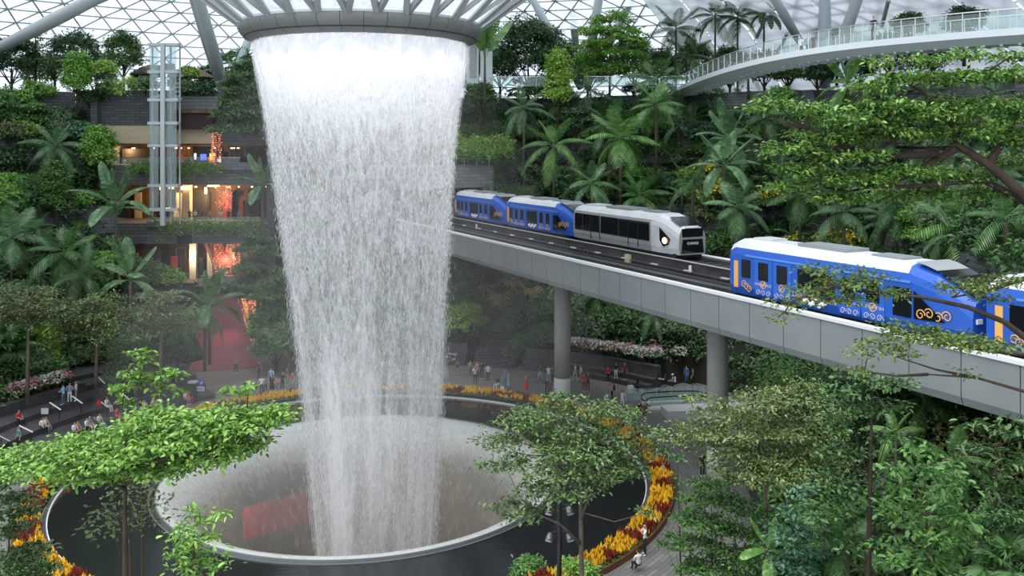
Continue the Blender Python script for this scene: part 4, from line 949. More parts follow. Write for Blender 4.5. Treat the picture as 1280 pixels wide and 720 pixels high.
def mk_layered(H, tiers, m, seed, L=.34, label='', k=14, bark='bark_pale', dens=1.0):
    rg = np.random.default_rng(seed); t = empty('layered_tree', (0, 0, 0), 0, label, 'tree')
    MB().tube([(0, 0, -.6), (.06, 0, H * .5), (0, .05, H)], [.17, .13, .04], 7).build('trunk', M[bark], t, smooth=True)
    parts = []
    for (z, R, nb) in tiers:
        for i in range(nb):
            a = 2 * PI * (i + rg.random() * .6) / nb + z; rr = R * rg.uniform(.75, 1.1); q = np.array([math.cos(a), math.sin(a), 0]); s_ = np.array([-q[1], q[0], 0])
            MB().tube([(0, 0, z - .25 * R), tuple(q * rr * .5 + [0, 0, z - .05]), tuple(q * rr + [0, 0, z - .1])], [.06, .04, .012], 5).build('branch', M[bark], t)
            npd = int(16 * dens * R / 2); u = rg.uniform(.3, 1.05, npd); zo = rg.uniform(-.45, .45); pc = q * (u * rr)[:, None] + s_ * (rg.normal(0, .22, npd) * rr)[:, None] + np.array([0, 0, z + zo]) + np.stack([np.zeros(npd), np.zeros(npd), rg.normal(0, .16, npd) - .16 * u * u * rr], 1)
            parts.append(pads(rg, pc, k, .30, L, .35, 1.3))
    foliage('foliage', t, join(parts), M[m]); return t
def frond_feather(Lf, nl, lw, ll, arch, m, seed, droop=.5):
    rg = np.random.default_rng(seed); V = []; Fc = []
    def spine(t): return np.array([Lf * (t * .96 - .12 * arch * t * t), 0, Lf * (.30 * t - arch * .75 * t * t)])
    pts = [spine(i / 8) for i in range(9)]
    for i, p in enumerate(pts):
        w = .035 * (1 - i / 9); V += [p + [0, w, 0], p + [0, 0, w], p + [0, -w, 0]]
    for i in range(8):
        for k in range(3): Fc.append([i * 3 + k, i * 3 + (k + 1) % 3, (i + 1) * 3 + (k + 1) % 3, (i + 1) * 3 + k])
    for i in range(nl):
        t = .10 + .90 * i / (nl - 1); p = spine(t); tg = spine(min(t + .05, 1.0)) - spine(max(t - .05, 0)); tg /= np.linalg.norm(tg)
        l = ll * Lf * (math.sin(PI * (.14 + .80 * t)) ** .8) * rg.uniform(.9, 1.1)
        for s_ in (-1, 1):
            d = np.array([tg[0] * .55, s_ * .85, -.18 - droop * .35 + tg[2] * .5]); d /= np.linalg.norm(d); e = p + d * l + np.array([0, 0, -droop * l * .35]); mid = p + d * l * .5; b = len(V); wv = tg * lw * Lf
            V += [p - wv * .35, mid - wv * .6, e, mid + wv * .6, p + wv * .35]; Fc.append([b, b + 1, b + 3, b + 4]); Fc.append([b + 1, b + 2, b + 2, b + 3][:4] if False else [b + 1, b + 2, b + 3, b + 3])
    V = np.array(V); quads = [f for f in Fc if len(set(f)) == 4]; tris = [f[:3] for f in Fc if len(set(f)) == 3]
    me = bpy.data.meshes.new('frond'); me.from_pydata([tuple(v) for v in V], [], quads + tris); me.materials.append(m); me.update(); return me
def frond_blade(Lf, wd, arch, m, seed, splits=9):
    rg = np.random.default_rng(seed); V = []; Fc = []
    def spine(t): return np.array([Lf * (t - .18 * arch * t * t), 0, Lf * (.42 * t - arch * .85 * t * t)])
    for i in range(7):
        p = spine(i / 6 * .99); w = .05 * (1 - i / 7.5); V += [p + [0, w, .0], p + [0, 0, w * 1.2], p + [0, -w, 0]]
    for i in range(6):
        for k in range(3): Fc.append([i * 3 + k, i * 3 + (k + 1) % 3, (i + 1) * 3 + (k + 1) % 3, (i + 1) * 3 + k])
    for s_ in (-1, 1):
        for i in range(splits):
            t0 = .16 + .84 * i / splits; t1 = .16 + .84 * (i + .93) / splits; a, b_ = spine(t0), spine(t1); row = []
            for t, p in ((t0, a), (t1, b_)):
                w = wd * Lf * math.sin(PI * min(1, (t - .10) / .92)) ** .55 * (1 if t < .98 else .3); dr = rg.uniform(-.12, .0)
                row.append((p, p + np.array([.10 * w, s_ * w * .55, w * .10]), p + np.array([.24 * w, s_ * w, -w * (.16 - dr)])))
            bb = len(V); V += [row[0][0], row[0][1], row[0][2], row[1][0], row[1][1], row[1][2]]; Fc += [[bb, bb + 3, bb + 4, bb + 1], [bb + 1, bb + 4, bb + 5, bb + 2]]
    me = bpy.data.meshes.new('frond'); me.from_pydata([tuple(v) for v in V], [], Fc); me.materials.append(m); me.update(); return me
def fan_leaf(R, m, seed, n=16):
    rg = np.random.default_rng(seed); V = [(0, 0, 0), (.02, .02, 0)]; Fc = []; V = []
    st_ = R * .9
    V += [(0, .02, 0), (0, -.02, 0), (st_, -.015, .35 * R), (st_, .015, .35 * R)]; Fc.append([0, 1, 2, 3])
    for i in range(n):
        a = -2.3 + 4.6 * i / (n - 1); da = 4.6 / n * .52; r = R * (1 - .12 * abs(a) / 2.3) * rg.uniform(.93, 1.05); b = len(V); c = np.array([st_, 0, .35 * R])
        d = lambda aa, q, zz: tuple(c + np.array([math.cos(aa) * q, math.sin(aa) * q, zz]))
        V += [d(a, .03, 0), d(a - da, r * .62, -.03), d(a, r, -.18 * R), d(a + da, r * .62, -.03)]; Fc.append([b, b + 1, b + 2, b + 3])
    me = bpy.data.meshes.new('fan_leaf'); me.from_pydata(V, [], Fc); me.materials.append(m); me.update(); return me
FR_CACHE = {}
def fronds(kind, m, Lf):
    key = (kind, m, round(Lf, 1))
    if key not in FR_CACHE:
        mm = M[m]
        if kind == 'feather': FR_CACHE[key] = [frond_feather(Lf, 26, .018, .26, a, mm, 3 + i, dr) for i, (a, dr) in enumerate(((.35, .2), (.7, .5), (1.0, .8)))]
        elif kind == 'kentia': FR_CACHE[key] = [frond_feather(Lf, 18, .034, .34, a, mm, 13 + i, dr) for i, (a, dr) in enumerate(((.30, .15), (.62, .35), (.95, .6)))]
        elif kind == 'blade': FR_CACHE[key] = [frond_blade(Lf, .17, a, mm, 23 + i) for i, a in enumerate((.12, .55, .95))]
        elif kind == 'paddle': FR_CACHE[key] = [frond_blade(Lf, .15, a, mm, 33 + i, 14) for i, a in enumerate((.05, .12, .22))]
        else: FR_CACHE[key] = [fan_leaf(Lf, mm, 43 + i) for i in range(2)]
    return FR_CACHE[key]
def mk_palm(kind, H, Lf, nf, m, seed, label, name='palm', cat='palm', bark='bark_palm', r=.14, lean=.0, el=(70, -15), multi=1):
    rg = random.Random(seed); t = empty(name, (0, 0, 0), 0, label, cat); fr = fronds(kind, m, Lf)
    for q in range(multi):
        ox, oy = (0, 0) if q == 0 else (rg.uniform(-.8, .8), rg.uniform(-.8, .8)); Hq = H * (1 if q == 0 else rg.uniform(.55, .8)); top = Vector((ox + lean * Hq, oy, Hq))
        MB().tube([(ox, oy, -.8), (ox + lean * Hq * .3, oy, Hq * .5), tuple(top)], [r * 1.15, r, r * .8], 7).build('trunk', M[bark], t, smooth=True)
        if kind != 'fan': MB().tube([tuple(top), tuple(top + Vector((0, 0, Lf * .16)))], [r * .8, r * .35], 6).build('crownshaft', M['stem'], t, smooth=True)
        n = nf if q == 0 else max(5, nf - 4)
        for i in range(n):
            f = i / max(1, n - 1); az = i * 2.399 + seed + rg.uniform(-.2, .2); e = math.radians(lerp(el[0], el[1], f ** .8)) - .25; s_ = rg.uniform(.85, 1.1) * (.8 + .2 * min(1, f * 2))
            me = fr[min(len(fr) - 1, int(f * len(fr)))]
            o = inst('frond' if kind != 'fan' else 'fan_leaf', me, t, tuple(top + Vector((0, 0, Lf * .10 * (1 - f) - (0 if kind != 'fan' else f * H * .35)))), scale=(s_,) * 3)
            o.rotation_euler = (rg.uniform(-.15, .15), -e, az)
    return t
def mk_shrub(R, m, seed, npad=80, k=14, L=.30, ell=(1, 1, .8), six=False, label='', asp=.45, flat=.5, name='shrub', cat='shrub'):
    rg = np.random.default_rng(seed); t = empty(name, (0, 0, 0), 0, label, cat)
    mb = MB()
    for i in range(4):
        a = i * 1.6 + seed; mb.tube([(0, 0, -.5), (.35 * R * math.cos(a), .35 * R * math.sin(a), R * .5), (.6 * R * math.cos(a), .6 * R * math.sin(a), R)], [.05, .035, .015], 4)
    mb.build('stem', M['bark_dark'], t)
    d = unit(rg.normal(0, 1, (npad, 3))); d[:, 2] = np.abs(d[:, 2]) * 1.1 - .1; pc = d * (R * rg.uniform(.5, 1, npad) ** .5)[:, None] * np.array(ell); pc[:, 2] += R * .35
    foliage('foliage', t, pads(rg, pc, k, R * .17, L, flat, outward=d, six=six, asp=asp), M[m]); return t

# --- the cover of leaves on the slopes: nobody could count it
def cover(name, label, th0, th1, n, seed, m_pick, tmax=27, tmin=.4, kk=30):
    rg = np.random.default_rng(seed); pc = []; out = []
    while len(pc) < n:
        th = rg.uniform(th0, th1); t = tmin + (tmax - tmin) * rg.random(); p = polar(hill_base(th) + t, th); z = hill(p.x, p.y)
        if z < .5 or p.y < 12: continue
        v = noise.noise(Vector((p.x * .22, p.y * .22, z * .3 + seed)))
        if rg.random() > .78 + v: continue
        pc.append((p.x, p.y, z + rg.uniform(-.1, .55))); a = math.radians(th); out.append((-math.cos(a) * .7, -math.sin(a) * .7, .7))
    pc = np.array(pc); out = np.array(out); mid = rg.integers(0, len(m_pick), n)
    for i, mn in enumerate(m_pick):
        s_ = mid == i; pp = pc[s_]; sc_ = rg.uniform(.55, 1.0)
        VF = pads(rg, pp, kk, .55, .40 * sc_ + .12, .55, outward=out[s_], asp=.5, up=.7)
        o = inst(name, np_mesh(name, VF[0], VF[1], M[mn])); tag(o, label + ', ' + ('dark' if i == 0 else 'mid green' if i == 1 else 'pale' if i == 2 else 'dull') + ' leaves', 'undergrowth', kind='stuff')
cover('undergrowth', 'dense leafy cover on the slope beside the shops and lift', 128, 200, 2300, 1, ('leaf_dark', 'leaf_dark', 'leaf_mid'))
cover('undergrowth', 'dense leafy cover on the slope behind the water and tracks', 28, 111, 3000, 2, ('leaf_dark', 'leaf_mid', 'leaf_soft'))
cover('undergrowth', 'dense leafy cover on the slope above the large blue train', -60, 30, 4200, 3, ('leaf_dark', 'leaf_dark', 'leaf_mid'))

# --- hand-placed plants: (px, py) is the middle of the crown
def put(t, px, py, H, rz=0, scale=1.0, lo=70, hi=135, dz=0):
    p = site(px, py, H * scale, lo, hi); t.location = p + Vector((0, 0, dz)); t.rotation_euler = (0, 0, rz); t.scale = (scale,) * 3; return t
def at(t, px, py, Y, H, rz=0, scale=1.0):
    p = P(px, py, Y); h = p.z - H * scale; t.location = (p.x, p.y, h); t.rotation_euler = (0, 0, rz); t.scale = (scale,) * 3; return t
TOPZ = 29.0
def top(t, px, Y, rz=0, scale=1.0):
    t.location = ((px - 640) / F * Y, Y, TOPZ); t.rotation_euler = (0, 0, rz); t.scale = (scale,) * 3; return t
# top terrace
top(mk_round(4.2, 3.0, 'leaf_dark', 1, label='bushy dark tree on the top terrace at the picture edge', L=.42), 14, 112)
top(mk_round(5.2, 3.3, 'leaf_dark', 2, label='broad dark tree on the top terrace beside the grey pompom tree', L=.42), 92, 117)
top(mk_round(5.0, 2.6, 'leaf_mid', 3, label='neat round tree on the top terrace beside the glass lift', ell=(.9, .9, 1.15), L=.40), 154, 116)
top(mk_round(3.2, 1.6, 'leaf_soft', 4, label='grey-green pompom tree on the top terrace', npad=240, L=.30), 68, 112)
top(mk_layered(8.2, [(3.5, .9, 5), (5, .9, 5), (6.3, 1.0, 5), (7.4, 1.2, 5), (8.2, .9, 4)], 'leaf_dark', 5, label='tall slender dark tree with short branches against the glass roof', k=7, bark='bark_dark'), 44, 114)
at(mk_round(4.5, 1.9, 'leaf_bright', 6, ell=(.8, .8, 1.5), label='bright green columnar tree on the slope below the broad dark tree', L=.38), 96, 95, 106, 4.5)
at(mk_round(4.0, 2.0, 'leaf_bright', 7, ell=(.9, .9, 1.3), label='fresh green tree standing in front of the beige shop fascia', L=.40), 124, 188, 100, 4.0)
at(mk_shrub(2.4, 'leaf_lime', 8, label='yellow-green fern spilling over the stone parapet beside the lift', k=15, L=.5, asp=.2), 158, 116, 108.5, .8)
at(mk_shrub(1.6, 'leaf_lime', 9, label='lime shrub on the parapet under the neat round tree', L=.4), 129, 88, 109, .6)
at(mk_shrub(1.3, 'leaf_lime', 10, label='small lime shrub against the brown parasol', L=.35), 236, 92, 109, .6)
for k, (px, py, m, lab) in enumerate(((136, 112, 'leaf_mid', 'leafy shrub hanging over the stone parapet above the beige fascia'), (182, 106, 'leaf_mid', 'leafy shrub on the parapet right beside the lift'), (112, 122, 'leaf_dark', 'dark shrub at the corner of the stone parapet'), (252, 112, 'leaf_dark', 'dark shrub on the paler parapet past the lift'), (232, 110, 'leaf_soft', 'pale shrub on the paler parapet touching the lift'))):
    at(mk_shrub(1.5, m, 210 + k, label=lab, k=16, L=.4), px, py, 107.4, .8)
for k, (px, py, R, m, lab) in enumerate(((282, 62, 2.4, 'leaf_soft', 'spiky grey-green tree behind the lift between two struts'), (305, 58, 2.2, 'leaf_soft', 'spiky grey-green tree just under the rim of the ring'))):
    top(mk_palm('fan', 4.0, 1.9, 16, 'frond_blue', 60 + k, lab, name='dragon_tree', cat='tree', el=(80, -40)), px, 122)
at(mk_layered(9.5, [(3.0, 3.6, 7), (4.6, 3.4, 7), (6.0, 3.0, 7), (7.4, 2.6, 6), (8.6, 2.2, 6), (9.5, 1.4, 5)], 'leaf_soft', 12, L=.42, label='tall layered grey-green tree beside the falling water, hiding the shop corner', dens=1.6), 306, 82, 101, 9.5)
at(mk_layered(8.0, [(3.0, 2.6, 6), (4.6, 2.4, 6), (6.2, 2.2, 6), (7.6, 1.6, 5)], 'leaf_soft', 13, L=.4, label='layered tree standing lower beside the falling water', dens=1.4), 322, 290, 96, 8.0)
at(mk_layered(7.0, [(2.0, 2.4, 6), (3.6, 2.3, 6), (5.2, 2.0, 6), (6.8, 1.4, 5)], 'leaf_mid', 14, L=.38, label='green layered tree between the glowing flowers and the falling water', dens=1.4), 343, 345, 92, 7.0)
at(mk_round(3.0, 2.2, 'leaf_mid', 15, label='rounded green tree at the plaza edge beside the falling water', L=.36), 345, 428, 90, 3.0)
at(mk_round(2.6, 1.7, 'leaf_bright', 16, label='fresh green shrub tree over the visitors beside the red ramp', L=.34), 333, 405, 92, 2.6)
# side slope by the shops
at(mk_palm('blade', 6.0, 5.0, 10, 'frond_blue', 4, 'large banana-leaved palm with pale trunk in front of the shops', multi=1, el=(80, 12)), 145, 262, 88, 6.0)
at(mk_palm('blade', 3.6, 4.2, 8, 'frond_blue', 2, 'banana-leaved palm below the large one, leaves arching wide', el=(75, 0)), 163, 352, 84, 3.6)
at(mk_palm('blade', 4.6, 3.9, 9, 'frond', 3, 'banana-leaved palm at the side of the red ramp', el=(78, 0)), 262, 384, 86, 4.6)
at(mk_palm('blade', 5.5, 4.0, 9, 'frond_blue', 4, 'banana-leaved palm beside the falling water at middle height', el=(80, 5)), 328, 234, 97, 5.5)
at(mk_palm('kentia', 5.0, 4.2, 11, 'frond_blue', 5, 'feather palm with lacy fronds at the picture edge, mid slope'), 14, 300, 84, 5.0)
at(mk_palm('kentia', 4.2, 4.0, 11, 'frond', 6, 'feather palm with broad leaflets beside the banana-leaved palm'), 80, 318, 83, 4.2)
at(mk_palm('feather', 5.5, 4.2, 13, 'frond_blue', 7, 'feather palm high on the slope in front of the stone wall'), 69, 186, 98, 5.5)
at(mk_palm('kentia', 3.2, 3.6, 10, 'frond', 8, 'low feather palm with leaves arching over the brown layered tree'), 100, 345, 82, 3.2)
at(mk_palm('fan', 4.0, 1.7, 15, 'frond', 9, 'fan palm with starry leaves behind the planter of pale flowers', el=(75, -35)), 14, 430, 78, 4.0)
at(mk_palm('fan', 2.4, 1.6, 13, 'frond', 10, 'low fan palm at the picture edge behind the planter', el=(75, -35)), 12, 462, 77, 2.4)
at(mk_palm('feather', 3.5, 3.2, 12, 'frond', 11, 'feathery palm by the plaza at the foot of the ramp'), 222, 408, 82, 3.5)
at(mk_palm('feather', 4.6, 3.4, 12, 'frond', 30, 'slim palm standing at the very edge of the red ramp'), 256, 392, 85, 4.6)
at(mk_round(3.4, 1.7, 'leaf_lime', 17, ell=(.6, .6, 1.6), label='bright hanging fern column behind the terrace planter', L=.45), 60, 436, 81, 3.4)
at(mk_layered(8.5, [(6.4, 3.2, 8), (7.3, 3.6, 8), (8.3, 2.6, 7)], 'leaf_olive', 18, L=.32, label='layered olive tree with a tall pale trunk rising from the terrace', dens=.62), 34, 362, 72, 8.5)
at(mk_layered(7.5, [(5.4, 3.4, 8), (6.4, 3.4, 8), (7.3, 2.2, 7)], 'leaf_olive', 19, L=.32, label='layered olive tree with spreading shelves above the terrace steps', dens=.62), 120, 372, 76, 7.5)
at(mk_layered(8.0, [(5.2, 3.0, 8), (6.6, 3.0, 8), (7.8, 2.0, 7)], 'leaf_olive', 20, L=.32, label='layered olive tree with a slim trunk beside the red ramp', dens=.62), 200, 364, 77, 8.0)
at(mk_layered(5.0, [(3.0, 2.4, 7), (4.2, 2.0, 6), (4.9, 1.2, 5)], 'leaf_mid', 21, L=.30, label='small layered tree with flat green shelves on the upper terrace', dens=1.5), 168, 428, 79, 5.0)
at(mk_round(3.6, 2.6, 'leaf_dark', 22, label='dark glossy tree beside the notice board and ramp', L=.36), 205, 440, 82, 3.6)
at(mk_round(3.0, 2.2, 'leaf_bright', 23, label='bright leafy bush tree at the picture edge, upper slope', L=.42), 8, 252, 92, 3.0)
at(mk_round(3.2, 2.0, 'leaf_mid', 24, label='slim leafy tree growing beside the shopping floor railing', ell=(.7, .7, 1.5), L=.36), 70, 240, 93, 3.2)
at(mk_layered(6.5, [(2, 2.4, 6), (3.6, 2.6, 6), (5.2, 2.2, 6), (6.4, 1.4, 5)], 'leaf_mid', 25, L=.36, label='layered green tree in front of the stone wall by the fresh green tree', dens=1.5), 40, 130, 102, 6.5)
at(mk_layered(6.0, [(2, 2.2, 6), (3.6, 2.4, 6), (5.0, 2.0, 6), (5.9, 1.3, 5)], 'leaf_mid', 26, L=.36, label='layered green tree at the picture edge in front of the stone wall', dens=1.5), 2, 118, 101, 6.0)
# planters along the shop floors
def trail(px0, px1, py, Y, n, m, lab, seed, drop=.5):
    rg = np.random.default_rng(seed); a, b = P(px0, py, Y), P(px1, py, Y); t = empty('trailing_plants', (a + b) / 2, 0, lab, 'plants'); u = rg.uniform(-.5, .5, n)
    pc = np.stack([u * (b.x - a.x), rg.normal(-.2, .35, n), rg.normal(0, .32, n) - np.abs(rg.normal(0, drop, n)) + .25], 1); pc[:, 1] -= .5; foliage('foliage', t, pads(rg, pc, 18, .30, .34, .6, .5), M[m])
trail(166, 278, 209, 107.0, 110, 'leaf_bright', 'bright trailing plants along the trough of the upper shopping floor', 1)
trail(200, 335, 281, 106.6, 130, 'leaf_bright', 'trailing plants along the trough below the visitors at the railing', 2)
trail(240, 345, 362, 106.8, 90, 'leaf_dark', 'dark trailing plants along the lowest shopping floor edge', 3)
trail(558, 640, 190, 106, 120, 'leaf_bright', 'bright hedge on the terrace above the tunnel mouth', 4, .3)
trail(558, 640, 178, 108, 120, 'leaf_lime', 'lime hedge along the wall above the tunnel mouth', 5, .2)
trail(560, 632, 163, 110, 140, 'leaf_mid', 'tall mid-green hedge above the lime hedge by the falling water', 6, .7)
trail(560, 632, 140, 112, 140, 'leaf_dark', 'dark climbing plants under the top terrace by the falling water', 7, .7)

# slope behind the tracks
top(mk_round(5.6, 4.3, 'leaf_dark', 31, npad=560, k=20, L=.46, ell=(1, 1, 1.05), label='big round dark tree on the top terrace beside the ring'), 660, 118)
top(mk_layered(10.5, [(3.5, 5, 9), (5.2, 5.6, 9), (7, 5.2, 9), (8.6, 4.2, 8), (10, 2.8, 7)], 'leaf_bright', 32, L=.42, dens=.75, label='broad feathery pale green tree behind the lime column tree'), 762, 116)
at(mk_round(5.5, 1.7, 'leaf_lime', 33, ell=(.85, .85, 2.4), npad=420, L=.40, label='lime green column-shaped tree in front of the top terrace railing'), 697, 105, 104, 5.5)
top(mk_palm('paddle', 3.6, 5.6, 8, 'frond_light', 34, 'traveller palm with tall paddle leaves beside the grey ring', el=(88, 52)), 606, 106)
for k, (px, py, H, Lf, kind, m, lab) in enumerate(((845, 38, 8, 4.4, 'kentia', 'frond', 'tall palm above the start of the canopy walkway, most spreading of four'), (894, 22, 9, 4.0, 'kentia', 'frond', 'tall palm against the sky with drooping fronds, second of four by the walkway'), (922, 24, 9, 3.8, 'kentia', 'frond', 'tall palm against the sky, third of four by the walkway'), (955, 18, 8.5, 3.2, 'blade', 'leaf_dark', 'tall leafy palm-like tree beside the slanting strut above the walkway'),
        (858, 72, 6, 4.0, 'kentia', 'frond', 'palm at the landing of the canopy walkway'))):
    at(mk_palm(kind, H, Lf, 12, m if m in M else 'frond', 70 + k, lab), px, py, 116, H)
for k, (px, py, Y, H, Lf, kind, m, lab) in enumerate((
        (655, 138, 103, 6, 4.2, 'feather', 'frond_blue', 'grey-green feather palm hanging over the hedge by the falling water'), (692, 185, 98, 5.0, 4.6, 'feather', 'frond_light', 'bright feather palm above the silver train car'),
        (776, 176, 96, 6, 4.8, 'kentia', 'frond_light', 'glossy palm with pale broad leaflets above the silver train car'), (762, 160, 101, 6.5, 4.6, 'kentia', 'frond', 'dark palm behind the glossy palm above the silver train'),
        (822, 104, 103, 7, 4.6, 'kentia', 'frond', 'wide dark palm hanging below the canopy walkway landing'), (820, 134, 98, 6, 4.0, 'kentia', 'frond_light', 'palm with one yellowing frond below the walkway landing'),
        (738, 118, 110, 4.5, 3.2, 'feather', 'frond', 'feather palm in front of the stone wall under the feathery tree'), (800, 248, 92, 3.2, 3.6, 'kentia', 'frond', 'low palm just above the nose of the silver car'),
        (911, 178, 88, 5, 4.6, 'blade', 'frond_blue', 'broad-leaved palm under the canopy walkway'), (905, 210, 84, 4, 4.0, 'blade', 'frond_blue', 'broad-leaved palm over the yellow flowers'),
        (921, 262, 80, 3.4, 3.6, 'kentia', 'frond_blue', 'blue-green palm between the silver car and the large blue car'), (1055, 268, 76, 3.6, 3.6, 'kentia', 'frond_blue', 'palm with broad leaflets behind the large blue car roof'),
        (1200, 288, 62, 3.4, 4.0, 'kentia', 'frond_light', 'big pale palm behind the nose of the large blue car'), (1060, 110, 98, 3.5, 4.8, 'blade', 'frond_light', 'banana-like palm before the dark wall under the walkway'),
        (1120, 262, 74, 2.8, 3.0, 'kentia', 'frond', 'small palm over the white roof of the large blue car'), (740, 232, 93, 3.6, 3.8, 'feather', 'frond_blue', 'pale arching palm beside the coupling of the far blue cars'),
        (1000, 245, 80, 3.4, 3.4, 'kentia', 'frond', 'palm in the gap above the tail of the large blue car'), (866, 232, 88, 3.6, 3.4, 'feather', 'frond', 'feathery palm uphill of the silver car headlamp'),
        (1250, 235, 66, 4.4, 3.8, 'kentia', 'frond', 'palm partly hidden behind the big overhanging tree'), (956, 150, 94, 4, 3.6, 'kentia', 'frond', 'palm half hidden by the tip of the big overhanging tree'))):
    at(mk_palm(kind, H, Lf, 12, m, 90 + k, lab), px, py, Y, H)
for k, (px, py, Y, H, R, m, lab) in enumerate((
        (1046, 34, 118, 7, 2.6, 'leaf_olive', 'thin tree behind the canopy walkway between two struts'), (1112, 62, 104, 3.2, 2.2, 'leaf_mid', 'bright shrub tree below the canopy walkway beside the post'), (1150, 75, 110, 4, 3.4, 'leaf_dark', 'wide dark tree under the middle of the canopy walkway'),
        (1075, 85, 112, 3.2, 2.0, 'leaf_dark', 'dark upright tree before the wall below the walkway'), (1205, 28, 95, 4, 2.0, 'leaf_dark', 'dark tree seen above the canopy walkway railing'), (1022, 92, 104, 3.5, 1.7, 'leaf_dark', 'slim dark tree in front of the dark wall under the walkway'),
        (1136, 32, 96, 3, 1.6, 'leaf_soft', 'pale bush seen through the canopy walkway glass'), (600, 120, 108, 3, 1.8, 'leaf_mid', 'green bush tree between the cabin and the falling water'), (720, 150, 103, 3, 1.8, 'leaf_dark', 'dark climber tree below the lime column tree'), (672, 112, 110, 2.4, 1.8, 'leaf_mid', 'bush under the big round dark tree'))):
    at(mk_round(H, R, m, 120 + k, label=lab, L=.36, npad=220), px, py, Y, H)
for k, (px, Y, H, R, m, ell, lab) in enumerate((
        (585, 121, 4.2, 2.4, 'leaf_mid', (1, 1, 1.1), 'green tree behind the pale cabin on the top terrace'), (625, 126, 4.4, 2.6, 'leaf_dark', (1, 1, 1), 'dark tree behind the traveller palm on the top terrace'), (700, 124, 5.2, 2.8, 'leaf_mid', (1, 1, 1), 'green tree behind the lime column tree on the top terrace'), (735, 127, 4.0, 2.8, 'leaf_soft', (1, 1, 1.2), 'pale tree under the feathery tree on the top terrace'),
        (792, 124, 5.0, 2.9, 'leaf_mid', (1, 1, 1.1), 'green tree between the feathery tree and the tall palms'), (826, 120, 3.6, 2.4, 'leaf_soft', (1, 1, 1.1), 'pale leafy tree behind the tall palms'), (868, 126, 4.6, 2.8, 'leaf_olive', (1, 1, 1.2), 'olive tree behind the tall palms by the walkway landing'), (912, 122, 4.0, 2.6, 'leaf_mid', (1, 1, 1.1), 'green tree under the middle tall palms'),
        (955, 118, 3.4, 2.2, 'leaf_dark', (1, 1, 1.1), 'dark tree under the walkway start'), (985, 112, 2.6, 1.8, 'leaf_mid', (1, 1, 1), 'green bush under the first part of the walkway'),
        (400, 120, 3.6, 3.2, 'leaf_dark', (1, 1, 1), 'dark tree seen through the falling water, shop side'), (450, 122, 3.8, 3.2, 'leaf_mid', (1, 1, 1), 'green tree seen through the middle of the falling water'), (505, 121, 3.8, 3.2, 'leaf_dark', (1, 1, 1), 'dark tree seen through the falling water, bridge side'), (545, 119, 3.4, 2.6, 'leaf_mid', (1, 1, 1), 'green tree just behind the bridge side of the falling water'),
        (50, 124, 3.6, 2.6, 'leaf_mid', (1, 1, 1), 'green tree behind the slender dark tree'), (120, 126, 3.4, 2.6, 'leaf_mid', (1, 1, 1), 'green tree between the broad dark tree and the neat round tree'), (178, 124, 2.2, 1.7, 'leaf_dark', (1, 1, 1), 'dark bush behind the lift, under the smaller parasol'), (226, 120, 2.0, 1.5, 'leaf_mid', (1, 1, 1), 'green bush under the large parasol'), (265, 124, 2.6, 2.0, 'leaf_dark', (1, 1, 1), 'dark tree between the lift and the paired struts'), (345, 122, 4.0, 2.6, 'leaf_dark', (1, 1, 1.1), 'dark tree right under the grey ring edge by the water'))):
    top(mk_round(H, R, m, 180 + k, label=lab, L=.40, npad=260, ell=ell), px, Y, k * .7)
# grove below the bridge
for k, (px, py, Y, H, Lf, n, m, lab) in enumerate(((590, 330, 101, 3.5, 1.9, 15, 'frond_brown', 'brownish fan palm under the bridge next to the falling water'), (622, 342, 98, 3.2, 1.9, 15, 'frond_brown', 'brownish fan palm under the bridge, middle of three'), (574, 352, 97, 3.0, 1.8, 14, 'frond', 'green fan palm under the bridge close to the falling water'), (660, 352, 100, 3.4, 1.7, 14, 'frond_brown', 'brownish fan palm beside the bridge pier on the plaza'),
        (820, 404, 96, 4.0, 2.1, 16, 'frond_blue', 'big blue-green fan palm under the bridge between the two piers'), (840, 440, 94, 2.0, 1.6, 13, 'frond_blue', 'low fan palm behind the strollers between the two piers'), (745, 398, 99, 3.2, 1.6, 13, 'frond', 'slender fan palm in the shade behind the plaza pier'))):
    at(mk_palm('fan', H, Lf, n, m, 140 + k, lab, el=(80, -40)), px, py, Y, H)
for k, (px, py, Y, H, R, m, lab) in enumerate(((582, 398, 95, 3, 1.9, 'leaf_lime', 'bright yellow-green bush tree under the bridge near the falling water'), (650, 396, 96, 3.2, 2.0, 'leaf_olive', 'olive bush tree beside the stone stair under the bridge'), (660, 428, 94, 2, 1.6, 'leaf_mid', 'green bush beside the stone stair and pier'), (752, 422, 96, 2.4, 1.4, 'leaf_mid', 'narrow green bush behind the sitting visitors under the bridge'), (612, 385, 99, 3.5, 2.2, 'leaf_brown', 'rusty brown bush tree above the stone stair'), (858, 428, 93, 3.0, 1.8, 'leaf_blue', 'bluish bush tree just by the second bridge pier'), (700, 385, 100, 3.2, 1.8, 'leaf_olive', 'olive bush behind the plaza pier'))):
    at(mk_round(H, R, m, 160 + k, label=lab, L=.42, npad=170), px, py, Y, H)
